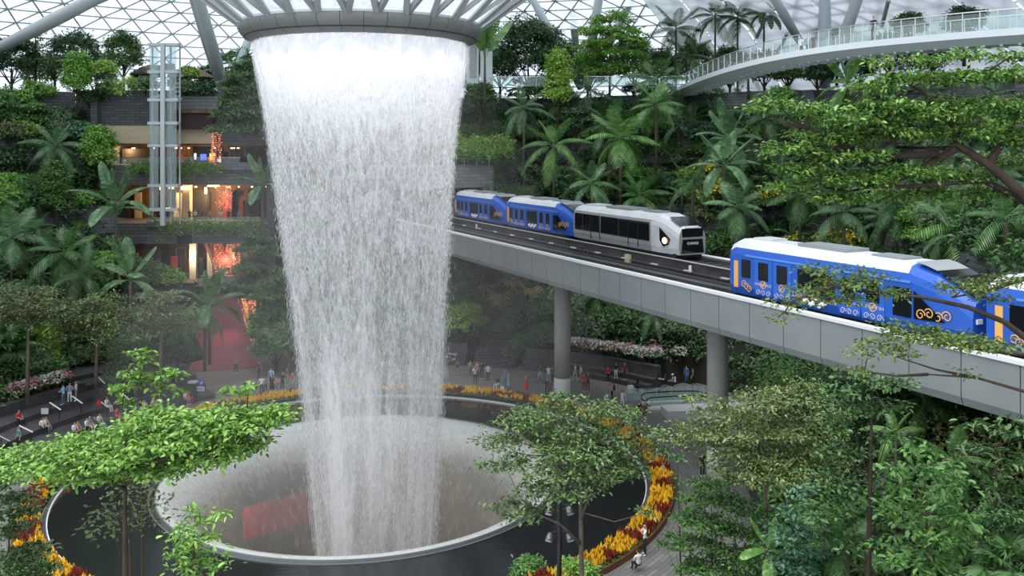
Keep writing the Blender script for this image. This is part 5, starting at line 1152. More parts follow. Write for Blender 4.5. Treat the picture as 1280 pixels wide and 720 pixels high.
# filler shrubs, one by one, on the slopes
protos = [mk_shrub(1.7, 'leaf_dark', 201, L=.42), mk_shrub(1.6, 'leaf_mid', 202, L=.36), mk_shrub(1.7, 'leaf_soft', 203, L=.45, asp=.3), mk_shrub(1.5, 'leaf_blue', 204, L=.5, asp=.5), mk_shrub(1.5, 'leaf_bright', 205, L=.36), mk_shrub(1.6, 'leaf_olive', 206, L=.34)]
pk = ['dark broadleaf', 'mid-green leafy', 'pale narrow-leaved', 'blue-green large-leaved', 'bright green', 'olive fine-leaved']
pal = [mk_palm('kentia', 1.6, 2.4, 9, 'frond', 301, '', name='young_palm'), mk_palm('feather', 1.8, 2.4, 10, 'frond_blue', 302, '', name='young_palm'), mk_palm('fan', 1.6, 1.2, 11, 'frond', 303, '', name='fan_palm_shrub', el=(78, -30)), mk_palm('blade', 1.2, 2.6, 7, 'frond_blue', 304, '', name='broadleaf_clump', cat='plant')]
palk = ['young feather palm', 'young grey-green palm', 'young fan palm', 'broad-leaved clump']
used_p = set(); seen_lab = {}
ORD = ['first', 'second', 'third', 'fourth', 'fifth', 'sixth', 'seventh', 'eighth', 'ninth', 'tenth', 'eleventh', 'twelfth', 'thirteenth', 'fourteenth', 'fifteenth', 'sixteenth', 'seventeenth', 'eighteenth', 'nineteenth', 'twentieth']
def region(px, py):
    if px < 60: a = 'by the picture edge'
    elif px < 130: a = 'above the terrace planters'
    elif px < 200: a = 'near the banana-leaved palms'
    elif px < 290: a = 'beside the shopping floors'
    elif px < 430: a = 'shop side of the water'
    elif px < 640: a = 'bridge side of the water'
    elif px < 720: a = 'behind the far blue cars'
    elif px < 850: a = 'behind the silver car'
    elif px < 920: a = 'between silver and blue cars'
    elif px < 1050: a = 'behind the large blue car'
    elif px < 1180: a = 'past the large blue car roof'
    else: a = 'behind the big overhanging tree'
    rel = (py - 110) / 330 if px < 560 else (py - 110) / 220
    b = 'high on the slope' if rel < .33 else 'mid slope' if rel < .66 else 'low on the slope'
    return a, b
cands = []
rp = random.Random(9)
for x0_, x1_, y0_, y1_, sx, sy in ((4, 262, 118, 455, 25, 27), (300, 372, 150, 450, 26, 26), (572, 900, 118, 262, 27, 25), (884, 1280, 128, 318, 30, 25), (560, 900, 330, 446, 30, 27)):
    y = y0_; row = 0
    while y < y1_:
        x = x0_ + (row % 2) * sx * .5
        while x < x1_:
            cands.append((x + rp.uniform(-8, 8), y + rp.uniform(-7, 7))); x += sx
        y += sy; row += 1
for px, py in sorted(cands):
    if 128 < px < 300 and 112 < py < 300: continue
    if 215 < px < 330 and 300 < py < 470: continue
    if px > 560 and py > 300 and px < 900 and (py - HOR) < .30 * (px - 94): continue
    if px > 700 and py > 420: continue
    H = 1.0; p = site(px, py, H)
    if p.z < .5 or p.y > 132: continue
    if p.z > 28 and rp.random() < .5: continue
    d = Vector((AX - p.x, AY - p.y, 0)).normalized()
    if rp.random() < .26: i = rp.randrange(4); src, word = pal[i], palk[i]; key = ('p', i)
    else: i = rp.choice((0, 0, 0, 1, 1, 2, 2, 3, 4, 5)); src, word = protos[i], pk[i] + ' shrub'; key = ('s', i)
    a, b = region(px, py); lab = f'{word} {b}, {a}'; c = seen_lab.get(lab, 0); seen_lab[lab] = c + 1
    if c: lab = f'{ORD[min(c, 19)]} {word} {b}, {a}'
    s_ = rp.uniform(.75, 1.25)
    if key in used_p: t = dup(src, p + d * .2, rp.uniform(0, 6), s_, lab, 'plants filling the slope')
    else: used_p.add(key); t = src; t.location = p + d * .2; t.scale = (s_,) * 3; t['label'] = lab; t['group'] = 'plants filling the slope'
for key_, lst in (('s', protos), ('p', pal)):
    for i, s_ in enumerate(lst):
        if (key_, i) not in used_p:
            for ch in list(s_.children): bpy.data.objects.remove(ch)
            bpy.data.objects.remove(s_)
# yellow orchids on the slope, lit by the sky
orch = None
for k, (px, py, lab) in enumerate(((884, 245, 'yellow orchid clump by the broad-leaved palm, upper of two'), (905, 232, 'yellow orchid clump under the broad-leaved palm'), (968, 245, 'bright yellow orchid clump above the tail of the large blue car'), (948, 268, 'yellow orchid clump left of the small palm by the blue car tail'), (1042, 294, 'yellow orchid clump just over the large blue car roof'), (1066, 296, 'second yellow orchid clump just over the large blue car roof'), (1000, 296, 'yellow orchid clump touching the roof line of the large blue car'), (830, 290, 'yellow flowers beside the silver car nose'), (880, 212, 'pale yellow orchids high by the broad-leaved palm'))):
    lab = lab.replace('left of', 'beside')
    if orch is None:
        orch = mk_shrub(1.0, 'leaf_mid', 401, npad=30, L=.3, name='orchid_clump', cat='flowers'); rg = np.random.default_rng(3); pc = rg.normal(0, .45, (26, 3)) * [1, 1, .7] + [0, 0, 1.0]; foliage('blossom', orch, pads(rg, pc, 7, .14, .20, .8, .5, asp=.8), M['fl_orchid']); t = orch
    else: t = dup(orch)
    p = site(px, py, 1.6, 60); p += (Vector((0, 0, EYE)) - p).normalized() * 1.6; t.location = p; t['label'] = lab; t['group'] = 'yellow orchids on the slope'; t.rotation_euler = (0, 0, k * 1.1); t.scale = (1.2 + .15 * (k % 3),) * 3
# terrace planters of pale and pink flowers
fb = {}
def flower_clump(m, seed, nm):
    t = mk_shrub(.55, 'leaf_mid', seed, npad=26, k=9, L=.2, name=nm, cat='flowers'); rg = np.random.default_rng(seed); d = unit(rg.normal(0, 1, (30, 3))); d[:, 2] = np.abs(d[:, 2]); foliage('blossom', t, pads(rg, d * .55 + [0, 0, .25], 6, .09, .16, .6, .8, asp=.85), M[m]); return t
k = 0
for nm, m, spots in (('white_begonia', 'fl_white', [(p_, q_) for p_, q_ in ((30, 497), (52, 487), (70, 482), (86, 474), (97, 470), (108, 466), (60, 492), (104, 486), (112, 482), (120, 478), (556, 446), (566, 450), (704, 444), (716, 440), (728, 447), (740, 438), (752, 444), (764, 452), (778, 447), (790, 441), (802, 452), (812, 448), (820, 446), (690, 446), (706, 456), (722, 452), (744, 458), (760, 460), (776, 458), (794, 458), (850, 452))]),
                     ('pink_flower', 'fl_pink', [(20, 499), (42, 493), (78, 478), (576, 440), (590, 436), (600, 444), (640, 438), (650, 442), (662, 436), (674, 440), (584, 446), (646, 450), (734, 442), (770, 438), (786, 450), (818, 442)])):
    for px, py in spots:
        lo = 60 if px < 130 else 78; p = site(px, py, .35, lo); word = ('white' if nm[0] == 'w' else 'pink') + ' flower clump '
        where = 'in the planter above the terrace steps' if px < 130 else 'in the planter beside the stone stair' if px < 690 else 'in the shaded planter under the bridge'
        lab = word + where; c = seen_lab.get(lab, 0); seen_lab[lab] = c + 1
        if c: lab += f', {ORD[min(c, 19)]} along'
        if nm not in fb: t = fb[nm] = flower_clump(m, 500 + k, nm)
        else: t = dup(fb[nm])
        k += 1; t.location = p; t['label'] = lab; t['group'] = 'flower clumps in the planters'; t.rotation_euler = (0, 0, k); t.scale = (1.25,) * 3

# ring bed of plume flowers round the pool
def plume(cols, seed):
    rg = random.Random(seed); ms = [M['leaf_mid']] + [M[c] for c in cols]; t = MB()
    for i in range(7):
        a = i * 2.4; d = Vector((math.cos(a), math.sin(a), .5)) * .17; s_ = Vector((-math.sin(a), math.cos(a), 0)) * .05; t.m = 0; t.add([(0, 0, .06), tuple(d * .6 + s_ + Vector((0, 0, .08))), tuple(d + Vector((0, 0, .05))), tuple(d * .6 - s_ + Vector((0, 0, .08)))], [(0, 1, 2, 3)])
    for i in range(4):
        a = i * 1.7 + seed; c = Vector((math.cos(a), math.sin(a), 0)) * .10 * (i > 0); t.m = 1 + rg.randrange(len(cols)); h = rg.uniform(.18, .28); z0 = .24 + rg.uniform(0, .1)
        t.add([c + Vector((0, 0, z0 - .05)), c + Vector((.07, 0, z0 + .06)), c + Vector((-.035, .06, z0 + .06)), c + Vector((-.035, -.06, z0 + .06)), c + Vector((0, 0, z0 + h))], [(0, 2, 1), (0, 3, 2), (0, 1, 3), (4, 1, 2), (4, 2, 3), (4, 3, 1)])
    return t.mesh('plume_flower', ms)
pm = {'yellow': plume(('fl_yellow', 'fl_yellow', 'fl_yellow', 'fl_orange'), 1), 'orange': plume(('fl_yellow', 'fl_red', 'fl_red'), 2), 'red': plume(('fl_red',), 3)}
spots = []
rf = random.Random(4)
for i in range(420):
    th = i * 360 / 420
    for row, r in enumerate((19.75, 20.05, 20.35, 20.65, 20.85)):
        p = polar(r + rf.uniform(-.08, .08), th + rf.uniform(-.3, .3), .15)
        if p.y < 30 or not inframe(p, 20): continue
        v = noise.noise(Vector((p.x * .62, p.y * .62, 3.1))) ; v2 = math.sin(math.radians(th) * 20.3 / .55)
        c = 'yellow' if v + .22 * v2 > .02 else ('red' if v + .1 * v2 < -.10 else 'orange')
        spots.append((p.y, p, c, rf.uniform(0, 6), rf.uniform(.95, 1.45), row))
spots.sort(key=lambda s: s[0])
NUM = ['', 'first', 'second', 'third', 'fourth', 'fifth', 'sixth', 'seventh', 'eighth', 'ninth', 'tenth', 'eleventh', 'twelfth', 'thirteenth', 'fourteenth', 'fifteenth', 'sixteenth', 'seventeenth', 'eighteenth', 'nineteenth']
TENS = ['', '', 'twenty', 'thirty', 'forty', 'fifty', 'sixty', 'seventy', 'eighty', 'ninety']; TENTH = ['', '', 'twentieth', 'thirtieth', 'fortieth', 'fiftieth', 'sixtieth', 'seventieth', 'eightieth', 'ninetieth']
def ordinal(n): return NUM[n] if n < 20 else TENTH[n // 10] if n % 10 == 0 else TENS[n // 10] + '-' + NUM[n % 10]
cnt = {}
for k, (y, p, c, rz, s_, row) in enumerate(spots[:300]):
    o = inst('plume_flower', pm[c], None, p, (0, 0, rz), (s_, s_, s_ * 1.1))
    side = 'shop-side' if p.x < AX else 'walkway-side'; key = (side, row); cnt[key] = cnt.get(key, 0) + 1
    tag(o, f'{c} plumed flower, {NUM[row + 1]} row from the pool, {ordinal(cnt[key])} along the {side} bed', 'flower', f'plumed flowers of the {side} bed')
for c in pm:
    me = pm[c]; base = np.zeros(len(me.vertices) * 3, np.float32); me.vertices.foreach_get('co', base); base = base.reshape(-1, 3); vs_ = []; fs_ = []; mi = []; nv = len(base); polys = [tuple(p_.vertices) for p_ in me.polygons]; pmi = [p_.material_index for p_ in me.polygons]
    b = 0
    for (y, p, cc, rz, s_, row) in spots[300:]:
        if cc != c: continue
        R = np.array([[math.cos(rz), -math.sin(rz), 0], [math.sin(rz), math.cos(rz), 0], [0, 0, 1.1]]) * s_; vs_ += [tuple(v) for v in base @ R.T + np.array(p)]; fs_ += [tuple(i + b for i in f) for f in polys]; mi += pmi; b += nv
    m2 = bpy.data.meshes.new('plume_flower_bed'); m2.from_pydata(vs_, [], fs_); [m2.materials.append(x) for x in me.materials]; m2.polygons.foreach_set('material_index', mi); m2.update()
    o = bpy.data.objects.new('plume_flower_bed', m2); link(o); tag(o, f'{c} plumed flowers on the far curve of the ring bed', 'flower bed', kind='stuff')

# ------------------------------------------------------------------ trees close to the viewpoint
PERK = 26
def near_tree(name, label, trunk, blobs, leaf, m, seed, bark='bark_dark', r=.12, cat='tree', k=9, per=1.0, asp=.5, pr=.22, flat=.35, limbs=(), up=1.3, base=True):
    """trunk: (px, py, depth) points from the bottom up; blobs: (px, py, rx, ry[, depth shift]) pads of foliage in pixels"""
    rg = np.random.default_rng(seed); Y0 = trunk[0][2]; pts = [P(*p) for p in trunk]
    root = Vector((pts[0].x, pts[0].y, hill(pts[0].x, pts[0].y) if base else pts[0].z)); t = empty(name, root, 0, label, cat)
    if base: pts = [Vector((root.x, root.y, root.z - .2))] + pts
    n = len(pts); MB().tube([p - root for p in pts], [r * (1 - .75 * i / max(1, n - 1)) for i in range(n)], 8).build('trunk', M[bark], t, smooth=True)
    hubs = [p for p in pts[1:]] if n > 1 else pts
    for lb in limbs:
        lp_ = [P(*p) for p in lb]; MB().tube([p - root for p in lp_], [r * .6 * (1 - .75 * i / max(1, len(lp_) - 1)) for i in range(len(lp_))], 6).build('branch', M[bark], t, smooth=True); hubs += lp_[1:]
    parts = []; tw = MB()
    for bl in blobs:
        px, py, rx, ry = bl[:4]; Y = trunk[-1][2] + (bl[4] if len(bl) > 4 else 0); c = P(px, py, Y); s_ = Y / F; RX = rx * s_; RZ = max(.10, ry * s_ - RX * (c.z < EYE) * (EYE - c.z) / Y * .6)
        h = min(hubs, key=lambda q: (q - c).length + max(0, q.z - c.z) * 2); mid = (h + c) / 2 + Vector((0, 0, -.12 * (h - c).length)); MB().tube([h - root, mid - root, c - root], [r * .24, r * .17, r * .07], 5).build('branch', M[bark], t)
        npd = max(5, int(per * RX * RX * PERK / (leaf * 5) ** 2)); a = rg.uniform(0, 2 * PI, npd); q = np.sqrt(rg.uniform(0, 1, npd)); pc = np.stack([c.x + RX * q * np.cos(a), c.y + RX * q * np.sin(a), c.z + rg.normal(0, .45, npd) * RZ * np.sqrt(1.05 - q * q) - .06 * q * RX], 1) - np.array(root)
        parts.append(pads(rg, pc, k, pr, leaf, flat, up, True, asp))
        cc = np.array(c - root)
        for i in range(0, npd, 4): tw.tube([cc + (pc[i] - cc) * .25 + [0, 0, -.04], pc[i]], [.012, .005], 3, cap=False)
    if tw.v: tw.build('twigs', M[bark], t, kind='stuff')
    foliage('foliage', t, join(parts), M[m]); return t
near_tree('spreading_tree', 'wide flat-topped bright green tree spreading over the black pool and terrace foot', [(157, 720, 27), (156, 640, 27), (158, 598, 27)],
    [(150, 552, 80, 24), (70, 568, 70, 22), (15, 576, 50, 18), (225, 536, 75, 26), (285, 522, 55, 22), (330, 520, 34, 13), (262, 558, 55, 15), (190, 520, 40, 12), (300, 552, 36, 10), (120, 580, 60, 14), (345, 512, 18, 8), (215, 575, 55, 12), (-30, 585, 45, 18)], .19, 'leaf_near', 1, k=12, per=1.75, limbs=[[(158, 605, 27), (180, 580, 27), (205, 555, 27)], [(157, 612, 27), (120, 590, 26.5), (70, 575, 26)], [(158, 600, 27), (200, 575, 26), (270, 560, 26)]], r=.13)
near_tree('understorey_tree', 'thin sparse small-leaved tree under the wide flat-topped tree, over the dark pool', [(163, 720, 29), (162, 640, 29)],
    [(140, 635, 28, 12), (175, 650, 34, 12), (125, 650, 22, 10), (165, 615, 34, 12), (190, 632, 24, 10), (140, 660, 22, 10)], .17, 'leaf_near_olive', 2, k=4, per=.9, r=.10, pr=.3)
near_tree('sapling', 'tall sapling with a few big pale leaves rising above the wide flat-topped tree', [(178, 610, 30), (177, 520, 30), (176, 440, 30)], [(174, 440, 12, 6), (176, 452, 10, 6), (200, 470, 22, 6), (214, 464, 12, 5), (160, 468, 10, 5), (205, 488, 18, 7), (150, 486, 12, 5), (190, 480, 16, 6), (172, 468, 10, 6)], .26, 'leaf_near', 3, k=6, per=.6, r=.05, pr=.16, asp=.55)
near_tree('sapling', 'shorter sapling stem beside the tall one, tufted at the top', [(155, 610, 30.5), (155, 540, 30.5), (153, 486, 30.5)], [(152, 484, 10, 6), (160, 500, 9, 5)], .24, 'leaf_near', 4, k=7, per=.9, r=.04, pr=.15, asp=.55)
near_tree('sapling', 'thin shoot tipped with pale leaves above the flat tree, before the notice board', [(309, 535, 27.3), (309, 505, 27.2), (311, 484, 27.2)], [(312, 482, 10, 5), (303, 492, 10, 5), (285, 488, 7, 4)], .2, 'leaf_near', 5, k=6, per=1.0, r=.03, pr=.13, base=False)
near_tree('young_tree', 'young tree with lime new leaves in front of the near rim of the basin', [(243, 720, 25), (242, 680, 25), (244, 645, 25)], [(244, 638, 10, 5), (240, 658, 22, 8), (262, 648, 16, 6), (230, 672, 24, 9), (262, 672, 22, 9), (240, 690, 30, 10), (270, 700, 22, 9), (222, 702, 24, 9), (250, 715, 32, 10), (278, 640, 8, 4)], .19, 'leaf_near', 6, k=8, per=1.3, r=.05, pr=.15, asp=.36)
near_tree('corner_tree', 'dark leafy young tree at the bottom corner beside the orange flower bed', [(12, 720, 29), (11, 690, 29), (12, 635, 29)], [(15, 622, 26, 10), (6, 598, 24, 10), (24, 640, 22, 8), (10, 662, 26, 10), (34, 690, 28, 13), (8, 700, 34, 14), (40, 715, 28, 10)], .17, 'leaf_near_dark', 7, k=10, per=1.9, r=.06, pr=.18)
near_tree('layered_tree', 'layered small-leaved tree standing between the basin and the flower bed', [(727, 720, 40), (726, 640, 40), (724, 540, 40), (718, 500, 40)],
    [(700, 498, 26, 8), (735, 505, 34, 9), (672, 515, 36, 9), (768, 514, 34, 9), (640, 530, 30, 7, -1), (705, 528, 52, 12), (790, 538, 36, 9), (616, 548, 22, 6), (655, 552, 44, 9, -1), (725, 552, 60, 12, -1), (800, 560, 34, 9), (630, 578, 30, 7, -1), (690, 580, 50, 10, -2), (755, 582, 48, 10, -1), (710, 604, 50, 9, -2), (655, 612, 26, 6, -2), (640, 634, 32, 6, -1), (790, 588, 26, 7), (672, 640, 26, 5, -2), (812, 640, 16, 5, -2)], .20, 'leaf_near_soft', 8, k=10, per=.85, bark='bark_pale', r=.14, limbs=[[(726, 650, 40), (745, 600, 39), (760, 560, 39)], [(725, 620, 40), (690, 570, 39), (650, 545, 38.5)], [(726, 680, 40), (700, 655, 39), (665, 640, 38.5)]])
near_tree('fine_leaved_tree', 'olive fine-leaved spreading tree in front of the second bridge pier', [(958, 720, 38), (957, 640, 38), (956, 560, 38), (960, 500, 38)],
    [(945, 500, 44, 9), (990, 492, 44, 9), (905, 515, 40, 9), (1030, 512, 30, 9), (870, 535, 38, 9), (940, 530, 60, 13), (1000, 530, 50, 12), (845, 548, 22, 7), (895, 555, 46, 11), (960, 558, 60, 13), (1025, 555, 34, 11), (925, 580, 44, 10, -1), (985, 582, 48, 11, -1), (1040, 580, 26, 9), (960, 596, 40, 8, -2), (1000, 478, 22, 6), (880, 500, 22, 6)], .18, 'leaf_near_olive', 9, k=10, per=.8, bark='bark_pale', r=.13)
near_tree('dark_tree', 'upright dark glossy tree with a bare straight trunk below the grey girder', [(1085, 720, 33), (1088, 600, 33), (1090, 480, 33)],
    [(1075, 470, 30, 8), (1100, 476, 28, 8), (1050, 486, 28, 9), (1130, 474, 16, 6), (1062, 510, 32, 12), (1108, 506, 26, 10), (1040, 530, 28, 12), (1050, 562, 30, 14), (1110, 545, 22, 9), (1030, 600, 30, 14), (1058, 628, 28, 13), (1112, 590, 20, 9), (1020, 640, 28, 14), (1045, 675, 30, 14)], .22, 'leaf_near_dark', 10, k=10, per=1.2, r=.15)
near_tree('fresh_tree', 'fresh bright green tree beside the straight bare trunk', [(1160, 720, 31), (1158, 640, 31), (1155, 580, 31)], [(1140, 562, 22, 9), (1165, 578, 28, 11), (1130, 592, 24, 10), (1185, 602, 26, 11), (1150, 615, 36, 14), (1195, 640, 30, 12), (1125, 640, 28, 13), (1165, 660, 40, 15), (1200, 685, 26, 12), (1130, 690, 36, 15), (1175, 705, 36, 14)], .30, 'leaf_mid', 11, k=8, per=1.6, r=.08, pr=.25, asp=.42)
near_tree('umbrella_tree', 'glossy umbrella-leaved tree against the grey girder by the picture edge', [(1245, 720, 32), (1246, 640, 32), (1245, 560, 32)], [(1225, 532, 20, 6), (1255, 538, 28, 9), (1280, 530, 20, 8), (1215, 560, 20, 9), (1248, 568, 32, 12), (1278, 580, 22, 11), (1225, 592, 24, 11), (1262, 608, 28, 13)], .34, 'leaf_near_dark', 12, k=9, per=1.5, r=.08, pr=.28, asp=.36)
near_tree('edge_shrub_tree', 'dark fine-leaved shrub at the bottom edge under the umbrella-leaved tree', [(1262, 720, 31), (1262, 690, 31)], [(1250, 640, 26, 11), (1280, 650, 20, 11), (1262, 672, 32, 12), (1235, 690, 26, 10), (1282, 700, 24, 12)], .17, 'leaf_near_dark', 13, k=10, per=1.9, r=.05, pr=.18)
near_tree('leafy_shrub', 'bushy shrub with lime tips on the walkway edge below the pier', [(890, 720, 39), (890, 650, 39)], [(888, 604, 24, 8), (870, 622, 20, 9), (905, 622, 24, 10), (882, 648, 34, 13), (910, 660, 24, 11), (875, 680, 30, 12), (900, 705, 40, 14), (862, 708, 20, 9)], .20, 'leaf_mid', 14, k=11, per=1.7, r=.06, pr=.2)
near_tree('leafy_shrub', 'dark shrub between the bushy shrub and the olive tree trunk', [(935, 720, 38), (935, 690, 38)], [(935, 640, 24, 11), (945, 668, 26, 12), (930, 695, 30, 12), (918, 635, 16, 8)], .18, 'leaf_near_dark', 15, k=10, per=1.6, r=.05, pr=.2)
near_tree('leafy_shrub', 'silvery dark shrub beyond the olive tree trunk', [(1000, 720, 35), (1000, 690, 35)], [(1000, 640, 28, 13), (985, 665, 26, 12), (1012, 678, 30, 14), (990, 705, 34, 13), (1005, 612, 20, 10)], .22, 'leaf_blue', 16, k=10, per=1.5, r=.05, pr=.22)
near_tree('sapling', 'thin pole-like sapling on the walkway edge near the man in the waistcoat', [(851, 720, 44), (849, 640, 44), (846, 565, 44)], [(848, 572, 12, 4), (846, 600, 9, 4), (842, 668, 14, 5), (832, 682, 14, 4), (858, 655, 8, 4), (866, 710, 14, 7)], .2, 'leaf_mid', 17, k=8, per=1.6, r=.06, pr=.18)
near_tree('overhanging_tree', 'big overhanging tree with a thick dark curving limb entering from the picture edge', [(1420, 420, 21), (1330, 300, 20.5), (1280, 243, 20.3), (1235, 205, 20), (1195, 180, 20), (1172, 186, 20), (1120, 184, 20)],
    [(1010, 135, 34, 9), (970, 128, 22, 7), (950, 136, 16, 5), (1060, 150, 44, 12), (1110, 132, 44, 11), (1165, 140, 54, 13), (1230, 130, 44, 12), (1272, 142, 30, 11), (1090, 108, 28, 7), (1140, 96, 36, 9), (1200, 96, 40, 10), (1255, 92, 36, 10), (1160, 74, 22, 6), (1100, 78, 18, 5), (1212, 68, 22, 6), (1265, 70, 22, 7), (1030, 170, 38, 9), (985, 186, 34, 9), (1060, 192, 44, 9), (1110, 165, 46, 11), (1005, 210, 36, 8), (1070, 222, 48, 9), (1130, 212, 44, 8), (1185, 218, 48, 10, 1), (1250, 200, 36, 10, 1), (1235, 240, 36, 8, 1), (985, 232, 22, 5), (1140, 240, 50, 8, 1), (1200, 165, 40, 12), (1262, 172, 28, 11), (1050, 246, 34, 5)], .125, 'leaf_over', 18, k=11, per=1.9, r=.17, pr=.15,
    limbs=[[(1172, 192, 20), (1110, 196, 20), (1060, 186, 20), (1010, 160, 20)], [(1195, 186, 20), (1130, 222, 20.3), (1060, 240, 20.5)], [(1235, 205, 20), (1262, 165, 20.4), (1290, 150, 21)], [(1200, 182, 20.5), (1180, 145, 20.6), (1150, 112, 20.7), (1130, 102, 20.7)], [(1300, 262, 20.5), (1230, 225, 20.4), (1150, 232, 20.2), (1080, 235, 20)], [(1310, 104, 20), (1210, 92, 20.3), (1170, 92, 20.5)]])
near_tree('low_branch_tree', 'nearer tree sending a long dark bough across the large blue car', [(1400, 560, 20), (1300, 436, 20), (1255, 402, 20), (1210, 384, 20), (1150, 371, 20), (1095, 366, 20)],
    [(1030, 336, 26, 7), (1062, 352, 34, 8), (1020, 362, 30, 6), (985, 378, 22, 5), (1045, 372, 34, 6), (1090, 345, 24, 7), (1105, 365, 26, 6), (1205, 358, 34, 6), (1250, 350, 34, 6), (1240, 372, 20, 4), (1150, 416, 46, 6, -1), (1195, 424, 44, 6, -1), (1240, 430, 34, 5, -1), (1110, 404, 16, 3, -1), (972, 396, 12, 4), (1075, 336, 14, 5)], .105, 'leaf_bough', 19, k=9, per=1.0, r=.10, pr=.14, limbs=[[(1300, 445, 19.5), (1230, 438, 19), (1150, 425, 19)], [(1290, 345, 20), (1240, 362, 20), (1190, 372, 20)], [(1095, 366, 20), (1040, 358, 19.8), (990, 376, 19.6)]])
near_tree('low_branch_tree', 'lowest slim bough with sparse leaves against the grey girder', [(1400, 560, 19), (1290, 492, 19), (1220, 472, 19), (1160, 468, 19)], [(1110, 434, 30, 4), (1085, 440, 20, 4), (1135, 442, 20, 3), (1075, 462, 20, 4), (1100, 428, 20, 3), (1205, 466, 10, 2)], .10, 'leaf_bough', 20, k=7, per=.8, r=.06, pr=.14, limbs=[[(1220, 472, 19), (1170, 462, 19), (1120, 446, 19)], [(1160, 468, 19), (1120, 470, 19), (1080, 464, 19)]])
for k, (kind, px, py, Y, H, Lf, n, m, lab) in enumerate((('fan', 1262, 712, 30, .8, .85, 12, 'frond', 'spiky fan palm at the bottom corner of the garden'), ('feather', 1205, 660, 34, 1.2, 2.2, 12, 'frond_light', 'yellow-green fern with long fronds beside the fresh green tree'), ('feather', 1190, 580, 37, 2.0, 2.0, 10, 'frond', 'drooping fern in the shade below the grey girder'), ('feather', 1120, 545, 40, 1.8, 1.8, 10, 'frond_light', 'pale fern under the girder beside the bare trunk'), ('blade', 960, 690, 36, .8, 1.6, 8, 'frond_light', 'clump of light strap leaves at the foot of the olive tree'), ('feather', 1155, 505, 42, 2.4, 2.2, 11, 'frond', 'dark fern palm right under the grey girder'), ('kentia', 1060, 690, 34, 1.0, 1.8, 9, 'frond', 'green fern clump at the bottom edge beside the bare trunk'))):
    at(mk_palm(kind, H, Lf, n, m, 700 + k, lab, name='garden_palm' if kind == 'fan' else 'fern', cat='palm' if kind == 'fan' else 'fern', r=.08), px, py, Y, H)
for k, (px, py, Y, R, m, lab) in enumerate(((30, 712, 34, 1.3, 'leaf_mid', 'low green shrub at the bottom corner beside the orange bed'), (720, 712, 41, 1.1, 'leaf_bright', 'bright shrub at the foot of the layered tree by the lamp post'), (660, 705, 42, .9, 'leaf_mid', 'low shrub by the pool edge beside the lamp post'), (1230, 545, 43, 2.0, 'leaf_brown', 'rusty shrub in the shade under the girder end'), (1180, 530, 45, 2.2, 'leaf_dark', 'dark shrub in the shade under the girder'), (1020, 480, 55, 2.2, 'leaf_dark', 'dark shrub behind the olive tree under the girder'), (1110, 500, 48, 2.2, 'leaf_dark', 'dark shrub behind the bare trunk under the girder'), (925, 470, 72, 2.0, 'leaf_dark', 'dark shrub on the plaza edge beside the second pier'), (980, 470, 66, 2.4, 'leaf_mid', 'green shrub beyond the olive tree beside the pier'), (1270, 560, 42, 2.2, 'leaf_olive', 'olive shrub behind the umbrella-leaved tree'), (1220, 620, 38, 1.8, 'leaf_dark', 'dark shrub between the ferns and the umbrella-leaved tree'), (1080, 560, 42, 1.8, 'leaf_dark', 'dark shrub low behind the straight bare trunk'))):
    t = mk_shrub(R, m, 800 + k, npad=80, k=14, L=.22, label=lab); t.location = site(px, py + 6, R * .6, 30, 110)

